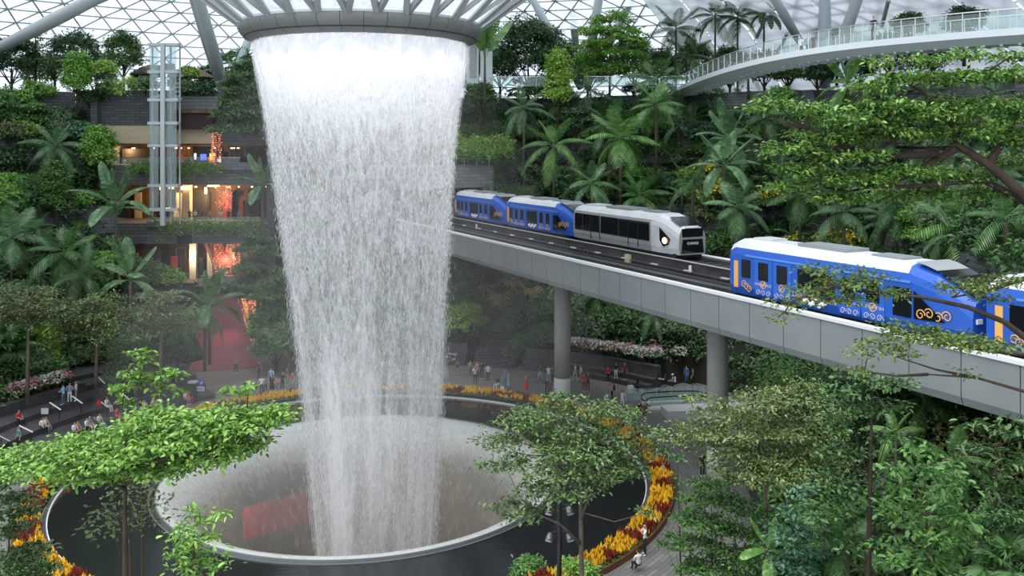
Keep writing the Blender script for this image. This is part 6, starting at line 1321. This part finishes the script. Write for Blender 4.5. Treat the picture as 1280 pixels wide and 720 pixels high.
# ------------------------------------------------------------------ people
def body_mesh(pose):
    """one skinned figure 1.70 m tall facing +Y; material slots: skin, top, lower, shoes, hair, eyes"""
    J = {'pel': (0, 0, .92), 'wst': (0, -.01, 1.06), 'chs': (0, -.01, 1.28), 'nkb': (0, -.015, 1.43), 'nck': (0, 0, 1.49), 'jaw': (0, .025, 1.555), 'skl': (0, .0, 1.615), 'crn': (0, -.01, 1.675)}
    def arm(s, el, wr): J['sh%d' % s] = (s * .17, -.015, 1.385); J['el%d' % s] = el; J['wr%d' % s] = wr
    def leg(s, kn, an): J['hp%d' % s] = (s * .09, 0, .88); J['kn%d' % s] = kn; J['an%d' % s] = an; J['to%d' % s] = (an[0] + s * .02, an[1] + .15, an[2] - .05)
    if pose == 'stand':
        for s in (-1, 1): arm(s, (s * .23, -.03, 1.12), (s * .24, .05, .88)); leg(s, (s * .10, .01, .48), (s * .11, -.02, .08))
    elif pose == 'walk':
        for s in (-1, 1): arm(s, (s * .22, -.10 * s, 1.13), (s * .22, -.10 * s + .12, .90)); leg(s, (s * .095, .14 * s + .03, .49), (s * .10, .20 * s - .06, .09 if s > 0 else .13))
    elif pose == 'photo':
        for s in (-1, 1): arm(s, (s * .25, .14, 1.22), (s * .08, .34, 1.44)); leg(s, (s * .11, .01, .48), (s * .13, -.02, .08))
    elif pose == 'lean':
        for s in (-1, 1): arm(s, (s * .24, .10, 1.10), (s * .14, .30, 1.08)); leg(s, (s * .10, .03, .48), (s * .12, 0, .08))
    elif pose == 'armup':
        arm(-1, (-.22, -.03, 1.13), (-.2, .1, .92)); arm(1, (.25, .12, 1.42), (.16, .30, 1.62))
        for s in (-1, 1): leg(s, (s * .10, .01, .48), (s * .11, -.02, .08))
    elif pose == 'sit':
        dz = -.47
        for k in list(J): J[k] = (J[k][0], J[k][1] + (.05 if J[k][2] > 1.4 else 0), J[k][2] + dz)
        for s in (-1, 1):
            J['sh%d' % s] = (s * .17, .0, .915); J['el%d' % s] = (s * .24, .08, .66); J['wr%d' % s] = (s * .12, .30, .58)
            J['hp%d' % s] = (s * .09, .02, .43); J['kn%d' % s] = (s * .12, .44, .47); J['an%d' % s] = (s * .12, .46, .08); J['to%d' % s] = (s * .13, .61, .03)
    R = {'pel': .135, 'wst': .12, 'chs': .135, 'nkb': .075, 'nck': .05, 'jaw': .066, 'skl': .092, 'crn': .066, 'sh': .062, 'el': .042, 'wr': .029, 'hp': .092, 'kn': .058, 'an': .042, 'to': .034}
    E = [('pel', 'wst', 1), ('wst', 'chs', 1), ('chs', 'nkb', 1), ('nkb', 'nck', 0), ('nck', 'jaw', 0), ('jaw', 'skl', 0), ('skl', 'crn', 4)]
    for s in (-1, 1): E += [('chs', 'sh%d' % s, 1), ('sh%d' % s, 'el%d' % s, 1), ('el%d' % s, 'wr%d' % s, 0), ('pel', 'hp%d' % s, 2), ('hp%d' % s, 'kn%d' % s, 2), ('kn%d' % s, 'an%d' % s, 2), ('an%d' % s, 'to%d' % s, 3)]
    names = list(J); V = [Vector(J[k]) for k in names]; ed = [(names.index(a), names.index(b)) for a, b, _ in E]; rad = [R.get(k, R.get(k[:2], .05)) for k in names]; seg = [(V[a], V[b], m) for (a, b), (_, _, m) in zip(ed, E)]
    roots = [0]
    for s in (-1, 1):          # hands: palm and five fingers, each its own chain rooted in the palm
        w = V[names.index('wr%d' % s)]; e = V[names.index('el%d' % s)]; d = (w - e).normalized(); sd = Vector((0, 1, 0)).cross(d) if abs(d.y) < .9 else Vector((1, 0, 0)).cross(d); sd = sd.normalized() if pose in ('photo', 'lean', 'sit') else Vector((0, 1, 0)) - d * d.y; sd.normalize(); nr = d.cross(sd)
        pa = w + d * .055; V.append(pa); rad.append(.034); ed.append((names.index('wr%d' % s), len(V) - 1)); seg.append((w, pa, 0))
        for f, (o_, l) in enumerate(((-.030, .070), (-.010, .082), (.010, .078), (.029, .060))):
            b = len(V); p0 = pa + sd * o_ * .8; p1 = pa + d * (.04 + l * .45) + sd * o_ * 1.15 + nr * .006 * s; p2 = p1 + d * l * .5 + nr * .022 * s
            V += [p0, p1, p2]; rad += [.010, .009, .0075]; ed += [(b, b + 1), (b + 1, b + 2)]; seg.append((p0, p2, 0)); roots.append(b)
        b = len(V); V += [pa - d * .02 - sd * .02, pa + d * .02 - sd * .058, pa + d * .055 - sd * .066]; rad += [.012, .010, .008]; ed += [(b, b + 1), (b + 1, b + 2)]; seg.append((V[b], V[b + 2], 0)); roots.append(b)
    me = bpy.data.meshes.new('figure'); me.from_pydata([tuple(v) for v in V], ed, []); ob = bpy.data.objects.new('figure', me); COL.objects.link(ob)
    sk = ob.modifiers.new('skin', 'SKIN'); sk.use_smooth_shade = True; sd_ = me.skin_vertices[0].data
    for i, r in enumerate(rad): sd_[i].radius = (r, r * (.78 if i in (names.index('wst'), names.index('chs'), names.index('pel')) else 1)); sd_[i].use_root = i in roots
    ss = ob.modifiers.new('sub', 'SUBSURF'); ss.levels = 1; ss.render_levels = 1
    dg = bpy.context.evaluated_depsgraph_get(); out = bpy.data.meshes.new_from_object(ob.evaluated_get(dg)); bpy.data.objects.remove(ob)
    hd = Vector(J['skl']); 
    bm = bmesh.new(); bm.from_mesh(out)
    def blob(c, r, mi):
        q = bmesh.ops.create_icosphere(bm, subdivisions=1, radius=1.0, matrix=Matrix.Translation(c) @ Matrix.Diagonal((r[0], r[1], r[2], 1)))
        for v in q['verts']:
            for f in v.link_faces: f.material_index = mi; f.smooth = True
    def nearest(c):
        best, bm_ = 9, 0
        for a, b, m in seg:
            ab = b - a; t = max(0, min(1, (c - a).dot(ab) / max(ab.length_squared, 1e-9))); d = (a + ab * t - c).length
            if d < best: best, bm_ = d, m
        return bm_
    for f in bm.faces:
        c = f.calc_center_median(); m = nearest(c)
        if c.z > hd.z + .035 or (c.z > hd.z - .07 and c.y < hd.y - .02): m = 4 if c.z > J['nck'][2] + .03 else m
        f.material_index = m
    blob(hd + Vector((0, .095, -.03)), (.014, .02, .022), 0); blob(hd + Vector((0, .078, -.075)), (.022, .01, .006), 1)
    for s in (-1, 1): blob(hd + Vector((s * .033, .082, .0)), (.011, .008, .008), 5); blob(hd + Vector((s * .09, -.005, -.015)), (.012, .02, .03), 0)
    bm.to_mesh(out); bm.free(); out.name = 'person_' + pose
    for _ in range(6): out.materials.append(M['skin'])
    return out
BODY = {p: body_mesh(p) for p in ('stand', 'walk', 'photo', 'lean', 'armup', 'sit')}
CLO = {'white': (.72, .72, .72), 'black': (.014, .014, .016), 'red': (.50, .035, .03), 'maroon': (.22, .03, .03), 'blue': (.10, .20, .48), 'sky': (.30, .52, .75), 'denim': (.09, .14, .24), 'paledenim': (.24, .34, .44), 'grey': (.25, .25, .26), 'dgrey': (.07, .07, .075), 'khaki': (.36, .28, .18), 'beige': (.52, .42, .32), 'pink': (.60, .28, .28), 'orange': (.62, .26, .06), 'brown': (.15, .08, .05), 'teal': (.09, .26, .27), 'green': (.08, .18, .07), 'violet': (.16, .14, .40), 'navy': (.02, .03, .08), 'yellow': (.7, .5, .12), 'cream': (.66, .62, .52)}
def cl(c): return M.setdefault('cloth_' + c, mat('cloth_' + c, CLO[c], .85))
HAIR = {'k': (.012, .010, .009), 'b': (.07, .035, .018), 'o': (.30, .12, .04), 'g': (.3, .3, .3), 'w': (.7, .7, .7), 'p': (.35, .33, .35)}
def hr(c): return M.setdefault('hair_' + c, mat('hair_' + c, HAIR[c], .6))
cap_me = MB().lathe([(.105, 0), (.10, .05), (.06, .09), (.001, .1)], 10).add([(-.07, .09, .0), (.07, .09, .0), (.05, .17, -.015), (-.05, .17, -.015)], [(0, 1, 2, 3)]).mesh('sun_hat', M['white_paint'], True)
bag_me = MB().box((0, 0, 0), (.30, .15, .42), taper=.85).mesh('backpack', M['rubber']); skirt_me = MB().lathe([(.15, 1.0), (.20, .75), (.27, .42), (.26, .40)], 12).mesh('skirt', M['rubber'], True)
def person(px, py, pose, topc, low, label, face=0, z=0.0, hair='k', skin='skin', sc=1.0, extra=(), Y=None, group='visitors in the garden'):
    loc = (stand(px, py) if z > -.1 else G(px, py, z)) if Y is None else Vector(((px - 640) / F * Y, Y, z))
    if pose == 'sit' and Y is None and loc.z + floor_z(loc.x, loc.y) > .2:      # seated on the edge of a step, feet on the tread below
        r = math.hypot(loc.x - AX, loc.y - AY); th = math.degrees(math.atan2(loc.y - AY, loc.x - AX)); st_ = STEPS['far' if 131 < th % 360 < 149 else 'near']
        i = min(range(len(st_)), key=lambda k: abs(st_[k] - r + .3)); loc = polar(st_[i] + .12, th, .45 * i); face = math.degrees(math.atan2(-(AX - loc.x), AY - loc.y)) + (px * 13 % 50 - 25)
    o = inst('person', BODY[pose], None, loc, (0, 0, math.radians(face)), (sc,) * 3)
    for i, m in enumerate((M[skin], cl(topc), cl(low), cl('white') if (px * 7) % 3 else cl('black'), hr(hair), M['eye'])):
        o.material_slots[i].link = 'OBJECT'; o.material_slots[i].material = m
    dz = -.47 if pose == 'sit' else 0
    for e in extra:
        k, c = e if isinstance(e, tuple) else (e, 'black')
        if k == 'hat': q = inst('sun_hat', cap_me, o, (0, .0, 1.645 + dz))
        elif k == 'pack': q = inst('backpack', bag_me, o, (0, -.20, 1.22 + dz))
        elif k == 'skirt': q = inst('skirt', skirt_me, o)
        q.material_slots[0].link = 'OBJECT'; q.material_slots[0].material = cl(c)
    return tag(o, label, 'person', group)
# on the walkway ring and plaza; face 0 looks away from the camera, 180 towards it
PEOPLE = [
 (806, 694, 'photo', 'white', 'black', 'person in white shirt and dark waistcoat photographing beside the orange flowers', 100, 0, 'g'),
 (798, 716, 'sit', 'white', 'black', 'person in white top crouching on the walkway below the man in the waistcoat', 20, 0, 'k'),
 (832, 592, 'stand', 'black', 'black', 'person in black standing between the fine-leaved tree and flower bed', 90, 0, 'k'),
 (822, 585, 'lean', 'white', 'grey', 'person in white leaning on the flower bed near the layered tree', 100, 0, 'b'),
 (830, 600, 'sit', 'grey', 'dgrey', 'person in grey sitting on the bed edge near the layered tree', 100, 0, 'k'),
 (878, 596, 'stand', 'black', 'black', 'person in black standing close beside the second bridge pier', 200, 0, 'k'),
 (295, 467, 'lean', 'khaki', 'black', 'person in tan top standing alone on the red-tinted ramp foot', 180, 0, 'k'),
 (324, 473, 'stand', 'maroon', 'black', 'person in maroon shirt behind the group at the flower bed, near the ramp', 160, 0, 'k'),
 (300, 503, 'stand', 'beige', 'black', 'person in beige shirt behind the flat tree top near the notice board', 120, 0, 'k'),
 (317, 496, 'stand', 'grey', 'denim', 'person in grey shirt with black backpack at the flower bed', 200, 0, 'k', 'skin', 1, ('pack',)),
 (327, 493, 'stand', 'white', 'black', 'person in white and black beside the backpacker at the flower bed', 190, 0, 'k'),
 (332, 492, 'photo', 'grey', 'navy', 'person in pale grey jumper at the flower bed, arms raised', 200, 0, 'k', 'skin', .92),
 (339, 484, 'walk', 'sky', 'navy', 'tall person in sky blue shirt behind the flower bed', 200, 0, 'k', 'skin', 1.08),
 (340, 491, 'stand', 'black', 'black', 'person in black dress at the flower bed', 180, 0, 'k', 'skin', .95, ('skirt',)),
 (346, 486, 'sit', 'pink', 'brown', 'person in pink crouching between blue shirt and black outfit', 170, 0, 'k'),
 (353, 489, 'stand', 'black', 'black', 'person in long black outfit with blonde hair at the flower bed', 175, 0, 'o', 'skin', 1.05),
 (359, 482, 'lean', 'dgrey', 'khaki', 'person in dark grey just behind the red jumper', 150, 0, 'k'),
 (366, 487, 'photo', 'red', 'paledenim', 'person in red jumper and pale jeans at the flower bed beside the falling water', 190, 0, 'k'),
 (376, 472, 'stand', 'pink', 'grey', 'person in pale pink half hidden by the water, shop side', 150, 0, 'p'),
 (403, 474, 'stand', 'white', 'grey', 'person in white seen through the water, first from the shop side', 180, 0, 'k'),
 (431, 470, 'stand', 'white', 'dgrey', 'person in white seen through the water, second from the shop side', 180, 0, 'k'),
 (443, 471, 'stand', 'white', 'navy', 'person in white seen through the water, third from the shop side', 180, 0, 'w'),
 (478, 471, 'stand', 'white', 'grey', 'person in white seen through the middle of the water', 190, 0, 'k'),
 (488, 470, 'stand', 'white', 'black', 'taller person in white seen through the middle of the water', 190, 0, 'k', 'skin', 1.05),
 (499, 475, 'sit', 'white', 'white', 'person in white sitting, seen through the water', 190, 0, 'k'),
 (552, 475, 'lean', 'dgrey', 'dgrey', 'person in dark grey bending beside the falling water, bridge side', 120, 0, 'g'),
 (559, 474, 'stand', 'beige', 'white', 'child in beige at the edge of the falling water', 180, 0, 'o', 'skin', .75),
 (572, 472, 'photo', 'dgrey', 'grey', 'person in dark grey with feet apart photographing the water', 170, 0, 'k'),
 (588, 470, 'stand', 'khaki', 'brown', 'person in khaki behind the white-shirted pair', 170, 0, 'o', 'skin', .9),
 (594, 480, 'photo', 'white', 'black', 'person in white holding up a phone at the far flower bed', 190, 0, 'w'),
 (597, 473, 'stand', 'pink', 'black', 'person in pale pink top close behind the phone holder', 160, 0, 'k'),
 (602, 474, 'stand', 'black', 'black', 'person in black between the phone holder and the white back', 170, 0, 'k'),
 (610, 477, 'stand', 'white', 'black', 'person in white shirt and black trousers seen from the back', 10, 0, 'k'),
 (632, 463, 'lean', 'navy', 'black', 'person in navy sitting at the foot of the stone stair', 170, 0, 'k'),
 (631, 486, 'stand', 'violet', 'denim', 'person in violet-blue top by the far flower bed', 170, 0, 'p'),
 (636, 487, 'photo', 'khaki', 'paledenim', 'person in khaki vest and pale skirt beside the violet top', 190, 0, 'k', 'skin', .95, (('skirt', 'paledenim'),)),
 (622, 486, 'sit', 'black', 'white', 'person in black crouching by a white bag at the far flower bed', 150, 0, 'k'),
 (657, 492, 'photo', 'red', 'pink', 'person in red and pink dress photographing at the far flower bed', 160, 0, 'b', 'skin', 1, (('skirt', 'red'),)),
 (675, 478, 'walk', 'black', 'paledenim', 'person in black and white top walking towards the pier', 130, 0, 'k'),
 (686, 479, 'stand', 'white', 'paledenim', 'person in white beside the plaza pier', 150, 0, 'k'),
 (691, 480, 'stand', 'dgrey', 'black', 'person in dark clothes touching the plaza pier', 150, 0, 'b'),
 (684, 496, 'stand', 'black', 'black', 'person in black in front of the plaza pier at the flower bed', 180, 0, 'g'),
 (688, 497, 'stand', 'brown', 'brown', 'person in brown next to the black outfit at the flower bed', 180, 0, 'k', 'skin', .95),
 (696, 494, 'photo', 'paledenim', 'grey', 'person in pale blue just above the layered tree top', 190, 0, 'k'),
 (719, 476, 'walk', 'white', 'beige', 'person in white jacket leaning beside the pier', 100, 0, 'k'),
 (726, 478, 'stand', 'cream', 'khaki', 'person in cream jacket walking behind the red coat', 110, 0, 'o'),
 (730, 490, 'lean', 'red', 'maroon', 'person in red coat above the layered tree', 140, 0, 'o'),
 (735, 488, 'stand', 'maroon', 'black', 'person in maroon just behind the red coat', 150, 0, 'k'),
 (760, 478, 'lean', 'red', 'black', 'person in red top sitting on the low ledge under the bridge', 170, 0, 'k', 'skin', .9),
 (770, 476, 'lean', 'black', 'white', 'person in black beside the red top on the ledge under the bridge', 170, 0, 'k', 'skin', .9),
 (781, 475, 'stand', 'maroon', 'dgrey', 'person in maroon standing under the bridge before the suitcase owner', 150, 0, 'k'),
 (797, 492, 'stand', 'black', 'black', 'person in black behind the pale suitcase', 110, 0, 'k', 'skin_dark'),
 (765, 502, 'photo', 'pink', 'black', 'person in dusty pink with black bag walking on the plaza', 90, 0, 'o', 'skin', 1, ('pack',)),
 (760, 514, 'photo', 'paledenim', 'paledenim', 'person in pale blue raising both arms over the layered tree', 170, 0, 'k'),
 (778, 512, 'armup', 'white', 'white', 'person in white pointing up beside the pale blue shirt', 170, 0, 'k'),
 (768, 514, 'stand', 'yellow', 'brown', 'child in mustard behind the pale blue shirt', 170, 0, 'b', 'skin', .75),
 (841, 491, 'lean', 'grey', 'black', 'person in grey hoodie and white cap pushing a stroller', 80, 0, 'k', 'skin', 1, (('hat', 'white'), ('pack', 'cream'))),
 (858, 479, 'stand', 'blue', 'blue', 'person in blue behind the stroller pusher', 140, 0, 'k'),
 (866, 483, 'walk', 'brown', 'black', 'person in brown jacket walking away beside the second pier', 100, 0, 'b'),
 (806, 528, 'stand', 'brown', 'black', 'person in brown riding the escalator', 180, -.6, 'k'), (799, 526, 'stand', 'black', 'black', 'person in black riding the escalator', 180, -.6, 'k'),
 # terraces on the shop side
 (79, 508, 'lean', 'sky', 'denim', 'person in sky blue jacket and jeans bending over by the planter', 80, .9, 'k'),
 (87, 505, 'lean', 'paledenim', 'white', 'person in pale denim and white trousers leaning by the planter', 200, .9, 'k'),
 (95, 503, 'lean', 'cream', 'grey', 'person with ginger hair in cream beside the planter', 120, .9, 'o'),
 (142, 455, 'sit', 'white', 'white', 'person in white sitting on the highest terrace step, nearer the planter', 170, 1.7, 'k'), (155, 454, 'sit', 'green', 'beige', 'person in green print sitting on the highest terrace step', 190, 1.7, 'k'),
 (134, 508, 'sit', 'white', 'white', 'person with dark hair sitting sideways with a red bag', 140, .5, 'k'), (134, 519, 'sit', 'red', 'red', 'person in red sitting on the step below the red bag', 150, .05, 'k'),
 (54, 541, 'sit', 'white', 'black', 'person in white at the end of the lowest step, below the pale square board', 150, .05, 'k'), (60, 540, 'sit', 'cream', 'grey', 'person in cream resting an arm up on the lowest step', 140, .05, 'k'),
 (90, 539, 'sit', 'white', 'black', 'person in white with long dark hair on the lowest step', 110, .05, 'k'), (98, 541, 'sit', 'khaki', 'black', 'person in tan sitting beside the long-haired one', 120, .05, 'k'), (103, 533, 'sit', 'white', 'black', 'person in white leaning forward on the second step', 140, .3, 'k'),
 (113, 535, 'sit', 'paledenim', 'white', 'person in blue headscarf on the lowest step', 160, .05, 'p'), (119, 539, 'sit', 'dgrey', 'white', 'person in grey with legs stretched out on the lowest step', 130, .05, 'k'), (125, 529, 'sit', 'cream', 'teal', 'person in cream and teal beside the red-clothed sitter', 120, .05, 'k'),
 (171, 518, 'sit', 'blue', 'navy', 'person in blue sitting low behind the sapling stems', 160, .05, 'k'), (181, 513, 'sit', 'cream', 'black', 'person with ginger hair in cream on the lowest step by the saplings', 170, .05, 'o'), (193, 511, 'sit', 'beige', 'beige', 'person in beige next to the ginger-haired sitter', 160, .05, 'b'), (200, 511, 'sit', 'white', 'denim', 'person in white shirt and jeans sitting next to the beige sitter', 150, .05, 'k'),
 (217, 488, 'stand', 'black', 'black', 'person in black half hidden by the slim palm trunk at the terrace end', 170, .05, 'b'), (229, 497, 'sit', 'pink', 'pink', 'person in pink sitting at the terrace end', 170, .05, 'k'), (233, 503, 'sit', 'white', 'grey', 'person in white beside the display stand', 150, .05, 'k'), (237, 502, 'sit', 'red', 'red', 'person in bright red trousers beside the display stand', 150, .05, 'k'),
 (21, 524, 'sit', 'red', 'black', 'person in red and white cap at the picture edge of the terrace', 120, .4, 'k'), (23, 562, 'stand', 'teal', 'black', 'person in dark teal just above the flat tree at the picture edge', 150, 0, 'k'),
]
for a in PEOPLE:
    a = list(a) + [None] * (11 - len(a)); person(a[0], a[1], a[2], a[3], a[4], a[5], a[6], a[7], a[8] or 'k', a[9] or 'skin', 1.0 if a[10] is None else a[10]) if len(a) < 12 else person(*a[:12])
# upper floors and the canopy walkway
for px, Y, z, pose, c1, c2, lab, grp in ((202, 109, 13.15, 'lean', 'sky', 'black', 'person in sky blue leaning on the middle floor railing', 1), (216, 109, 13.15, 'photo', 'white', 'white', 'person in white with raised arms at the middle floor railing', 1), (237, 109.4, 13.15, 'stand', 'black', 'black', 'person in black at the middle floor railing, next to the white shirt', 1), (244, 109, 13.15, 'stand', 'white', 'black', 'person in white shirt turned sideways at the middle floor railing', 1), (252, 109.6, 13.15, 'stand', 'maroon', 'black', 'person in maroon behind the middle floor railing', 1), (263, 109, 13.15, 'stand', 'orange', 'black', 'person in orange at the middle floor railing', 1), (276, 109, 13.15, 'lean', 'white', 'pink', 'person in white and pink under the glowing flower strings', 1), (286, 109, 13.15, 'stand', 'black', 'black', 'person in black past the glowing flower strings', 1), (299, 109, 13.15, 'stand', 'grey', 'dgrey', 'person in grey near the end of the middle floor railing', 1), (192, 109, 13.15, 'stand', 'dgrey', 'black', 'person in dark grey at the start of the middle floor railing', 1),
        (282, 109, 5.95, 'photo', 'white', 'black', 'person in white top photographing at the foot of the upper red ramp', 1), (293, 109, 5.95, 'stand', 'dgrey', 'grey', 'person in dark top and grey trousers beside the white top at the upper red ramp', 1), (262, 114, 9.2, 'stand', 'black', 'maroon', 'person in black part way up the upper red ramp', 1), (257, 115.4, 10.8, 'stand', 'navy', 'navy', 'person in navy at the top of the upper red ramp', 1), (155, 112, 19.3, 'stand', 'white', 'black', 'person in white at the upper shopping floor behind the bright trailing plants', 1), (259, 111, 19.3, 'stand', 'red', 'white', 'person in red at the upper shopping floor by the lit display', 1),
        (1001, 71.5, 29.4, 'stand', 'white', 'navy', 'person in white on the canopy walkway, first of three', 2), (1010, 70.5, 29.4, 'lean', 'paledenim', 'denim', 'person in pale blue on the canopy walkway, middle of three', 2), (1017, 70, 29.4, 'stand', 'black', 'black', 'person in black on the canopy walkway, last of three', 2), (1092, 60.5, 29.4, 'stand', 'black', 'black', 'person in black alone further along the canopy walkway', 2)):
    person(px, 0, pose, c1, c2, lab, 180 if grp == 1 else 130, z, 'k', 'skin', 1.0, (), Y, 'visitors on the shopping floors' if grp == 1 else 'visitors on the canopy walkway')
# things the visitors have with them
p = G(788, 493); s_ = empty('suitcase', p, math.radians(15), 'pale cream upright suitcase on the plaza', 'suitcase')
MB().box((0, 0, .44), (.50, .30, .74)).build('shell', M['coping'], s_); [MB().box((0, -.155, .25 + k * .16), (.46, .02, .04)).build('ridge', M['concrete_pale'], s_) for k in range(3)]; MB().tube([(-.12, .1, .8), (-.12, .1, 1.1), (.12, .1, 1.1), (.12, .1, .8)], .014, 5).build('pull_handle', M['chrome'], s_)
for k in range(4): MB().tube([((k % 2 - .5) * .4, (k // 2 - .5) * .2 - .02, .04), ((k % 2 - .5) * .4, (k // 2 - .5) * .2 + .02, .04)], .04, 8).build('wheel', M['rubber'], s_)
p = G(829, 491); s_ = empty('stroller', p, math.radians(-10), 'grey child stroller pushed by the person in the white cap', 'stroller')
MB().add([(-.45, -.25, .45), (.1, -.25, .38), (.25, -.25, .85), (-.45, .25, .45), (.1, .25, .38), (.25, .25, .85)], [(0, 1, 4, 3), (1, 2, 5, 4)]).build('seat', cl('grey'), s_); MB().lathe([(.3, -.26), (.3, .26)], 8, a0=20, a1=150).build('hood', cl('paledenim'), s_).rotation_euler = (PI / 2, 0, 0); s_.children[-1].location = (0, 0, .85)
for y in (-.25, .25): MB().tube([(-.4, y, .12), (.1, y, .5), (.45, y, 1.0)], .018, 5).build('side_frame', M['black_metal'], s_); [MB().tube([(x, y - .02, .11), (x, y + .02, .11)], .11, 10).build('wheel', M['rubber'], s_) for x in (-.4, .3)]
MB().tube([(.45, -.25, 1.0), (.45, .25, 1.0)], .02, 5).build('push_handle', M['rubber'], s_)
p = stand(56, 531); s_ = empty('info_board', p, 0, 'small pale square board on a post above the lowest step', 'sign'); MB().box((0, 0, 1.05), (.55, .04, .45)).build('panel', M['concrete_pale'], s_); MB().tube([(0, .03, 0), (0, .03, 1.1)], .03, 6).build('post', M['black_metal'], s_)
for px, py, z, c, lab in ((124, 506, .95, 'red', 'red shoulder bag beside the sideways sitter'), (628, 488, 0, 'white', 'white carrier bag at the far flower bed'), (131, 536, .1, 'teal', 'teal bag on the lowest step in front of the red-clothed sitter')):
    p = stand(px, py); s_ = empty('bag', p, 0, lab, 'bag'); MB().box((0, 0, .17), (.38, .2, .34), taper=.8).build('body', cl(c), s_); MB().tube([(-.12, 0, .33), (-.08, 0, .5), (.08, 0, .5), (.12, 0, .33)], .015, 5).build('strap', cl(c), s_)
p = G(352, 496); s_ = empty('notice_card', polar(21.0, math.degrees(math.atan2(p.y - AY, p.x - AX)), .3), math.radians(10), 'small white notice card on the kerb of the far flower bed', 'sign'); MB().box((0, 0, .15), (.7, .03, .3)).build('card', M['white_paint'], s_); MB().box((0, .03, -.05), (.05, .03, .3)).build('stake', M['black_metal'], s_)
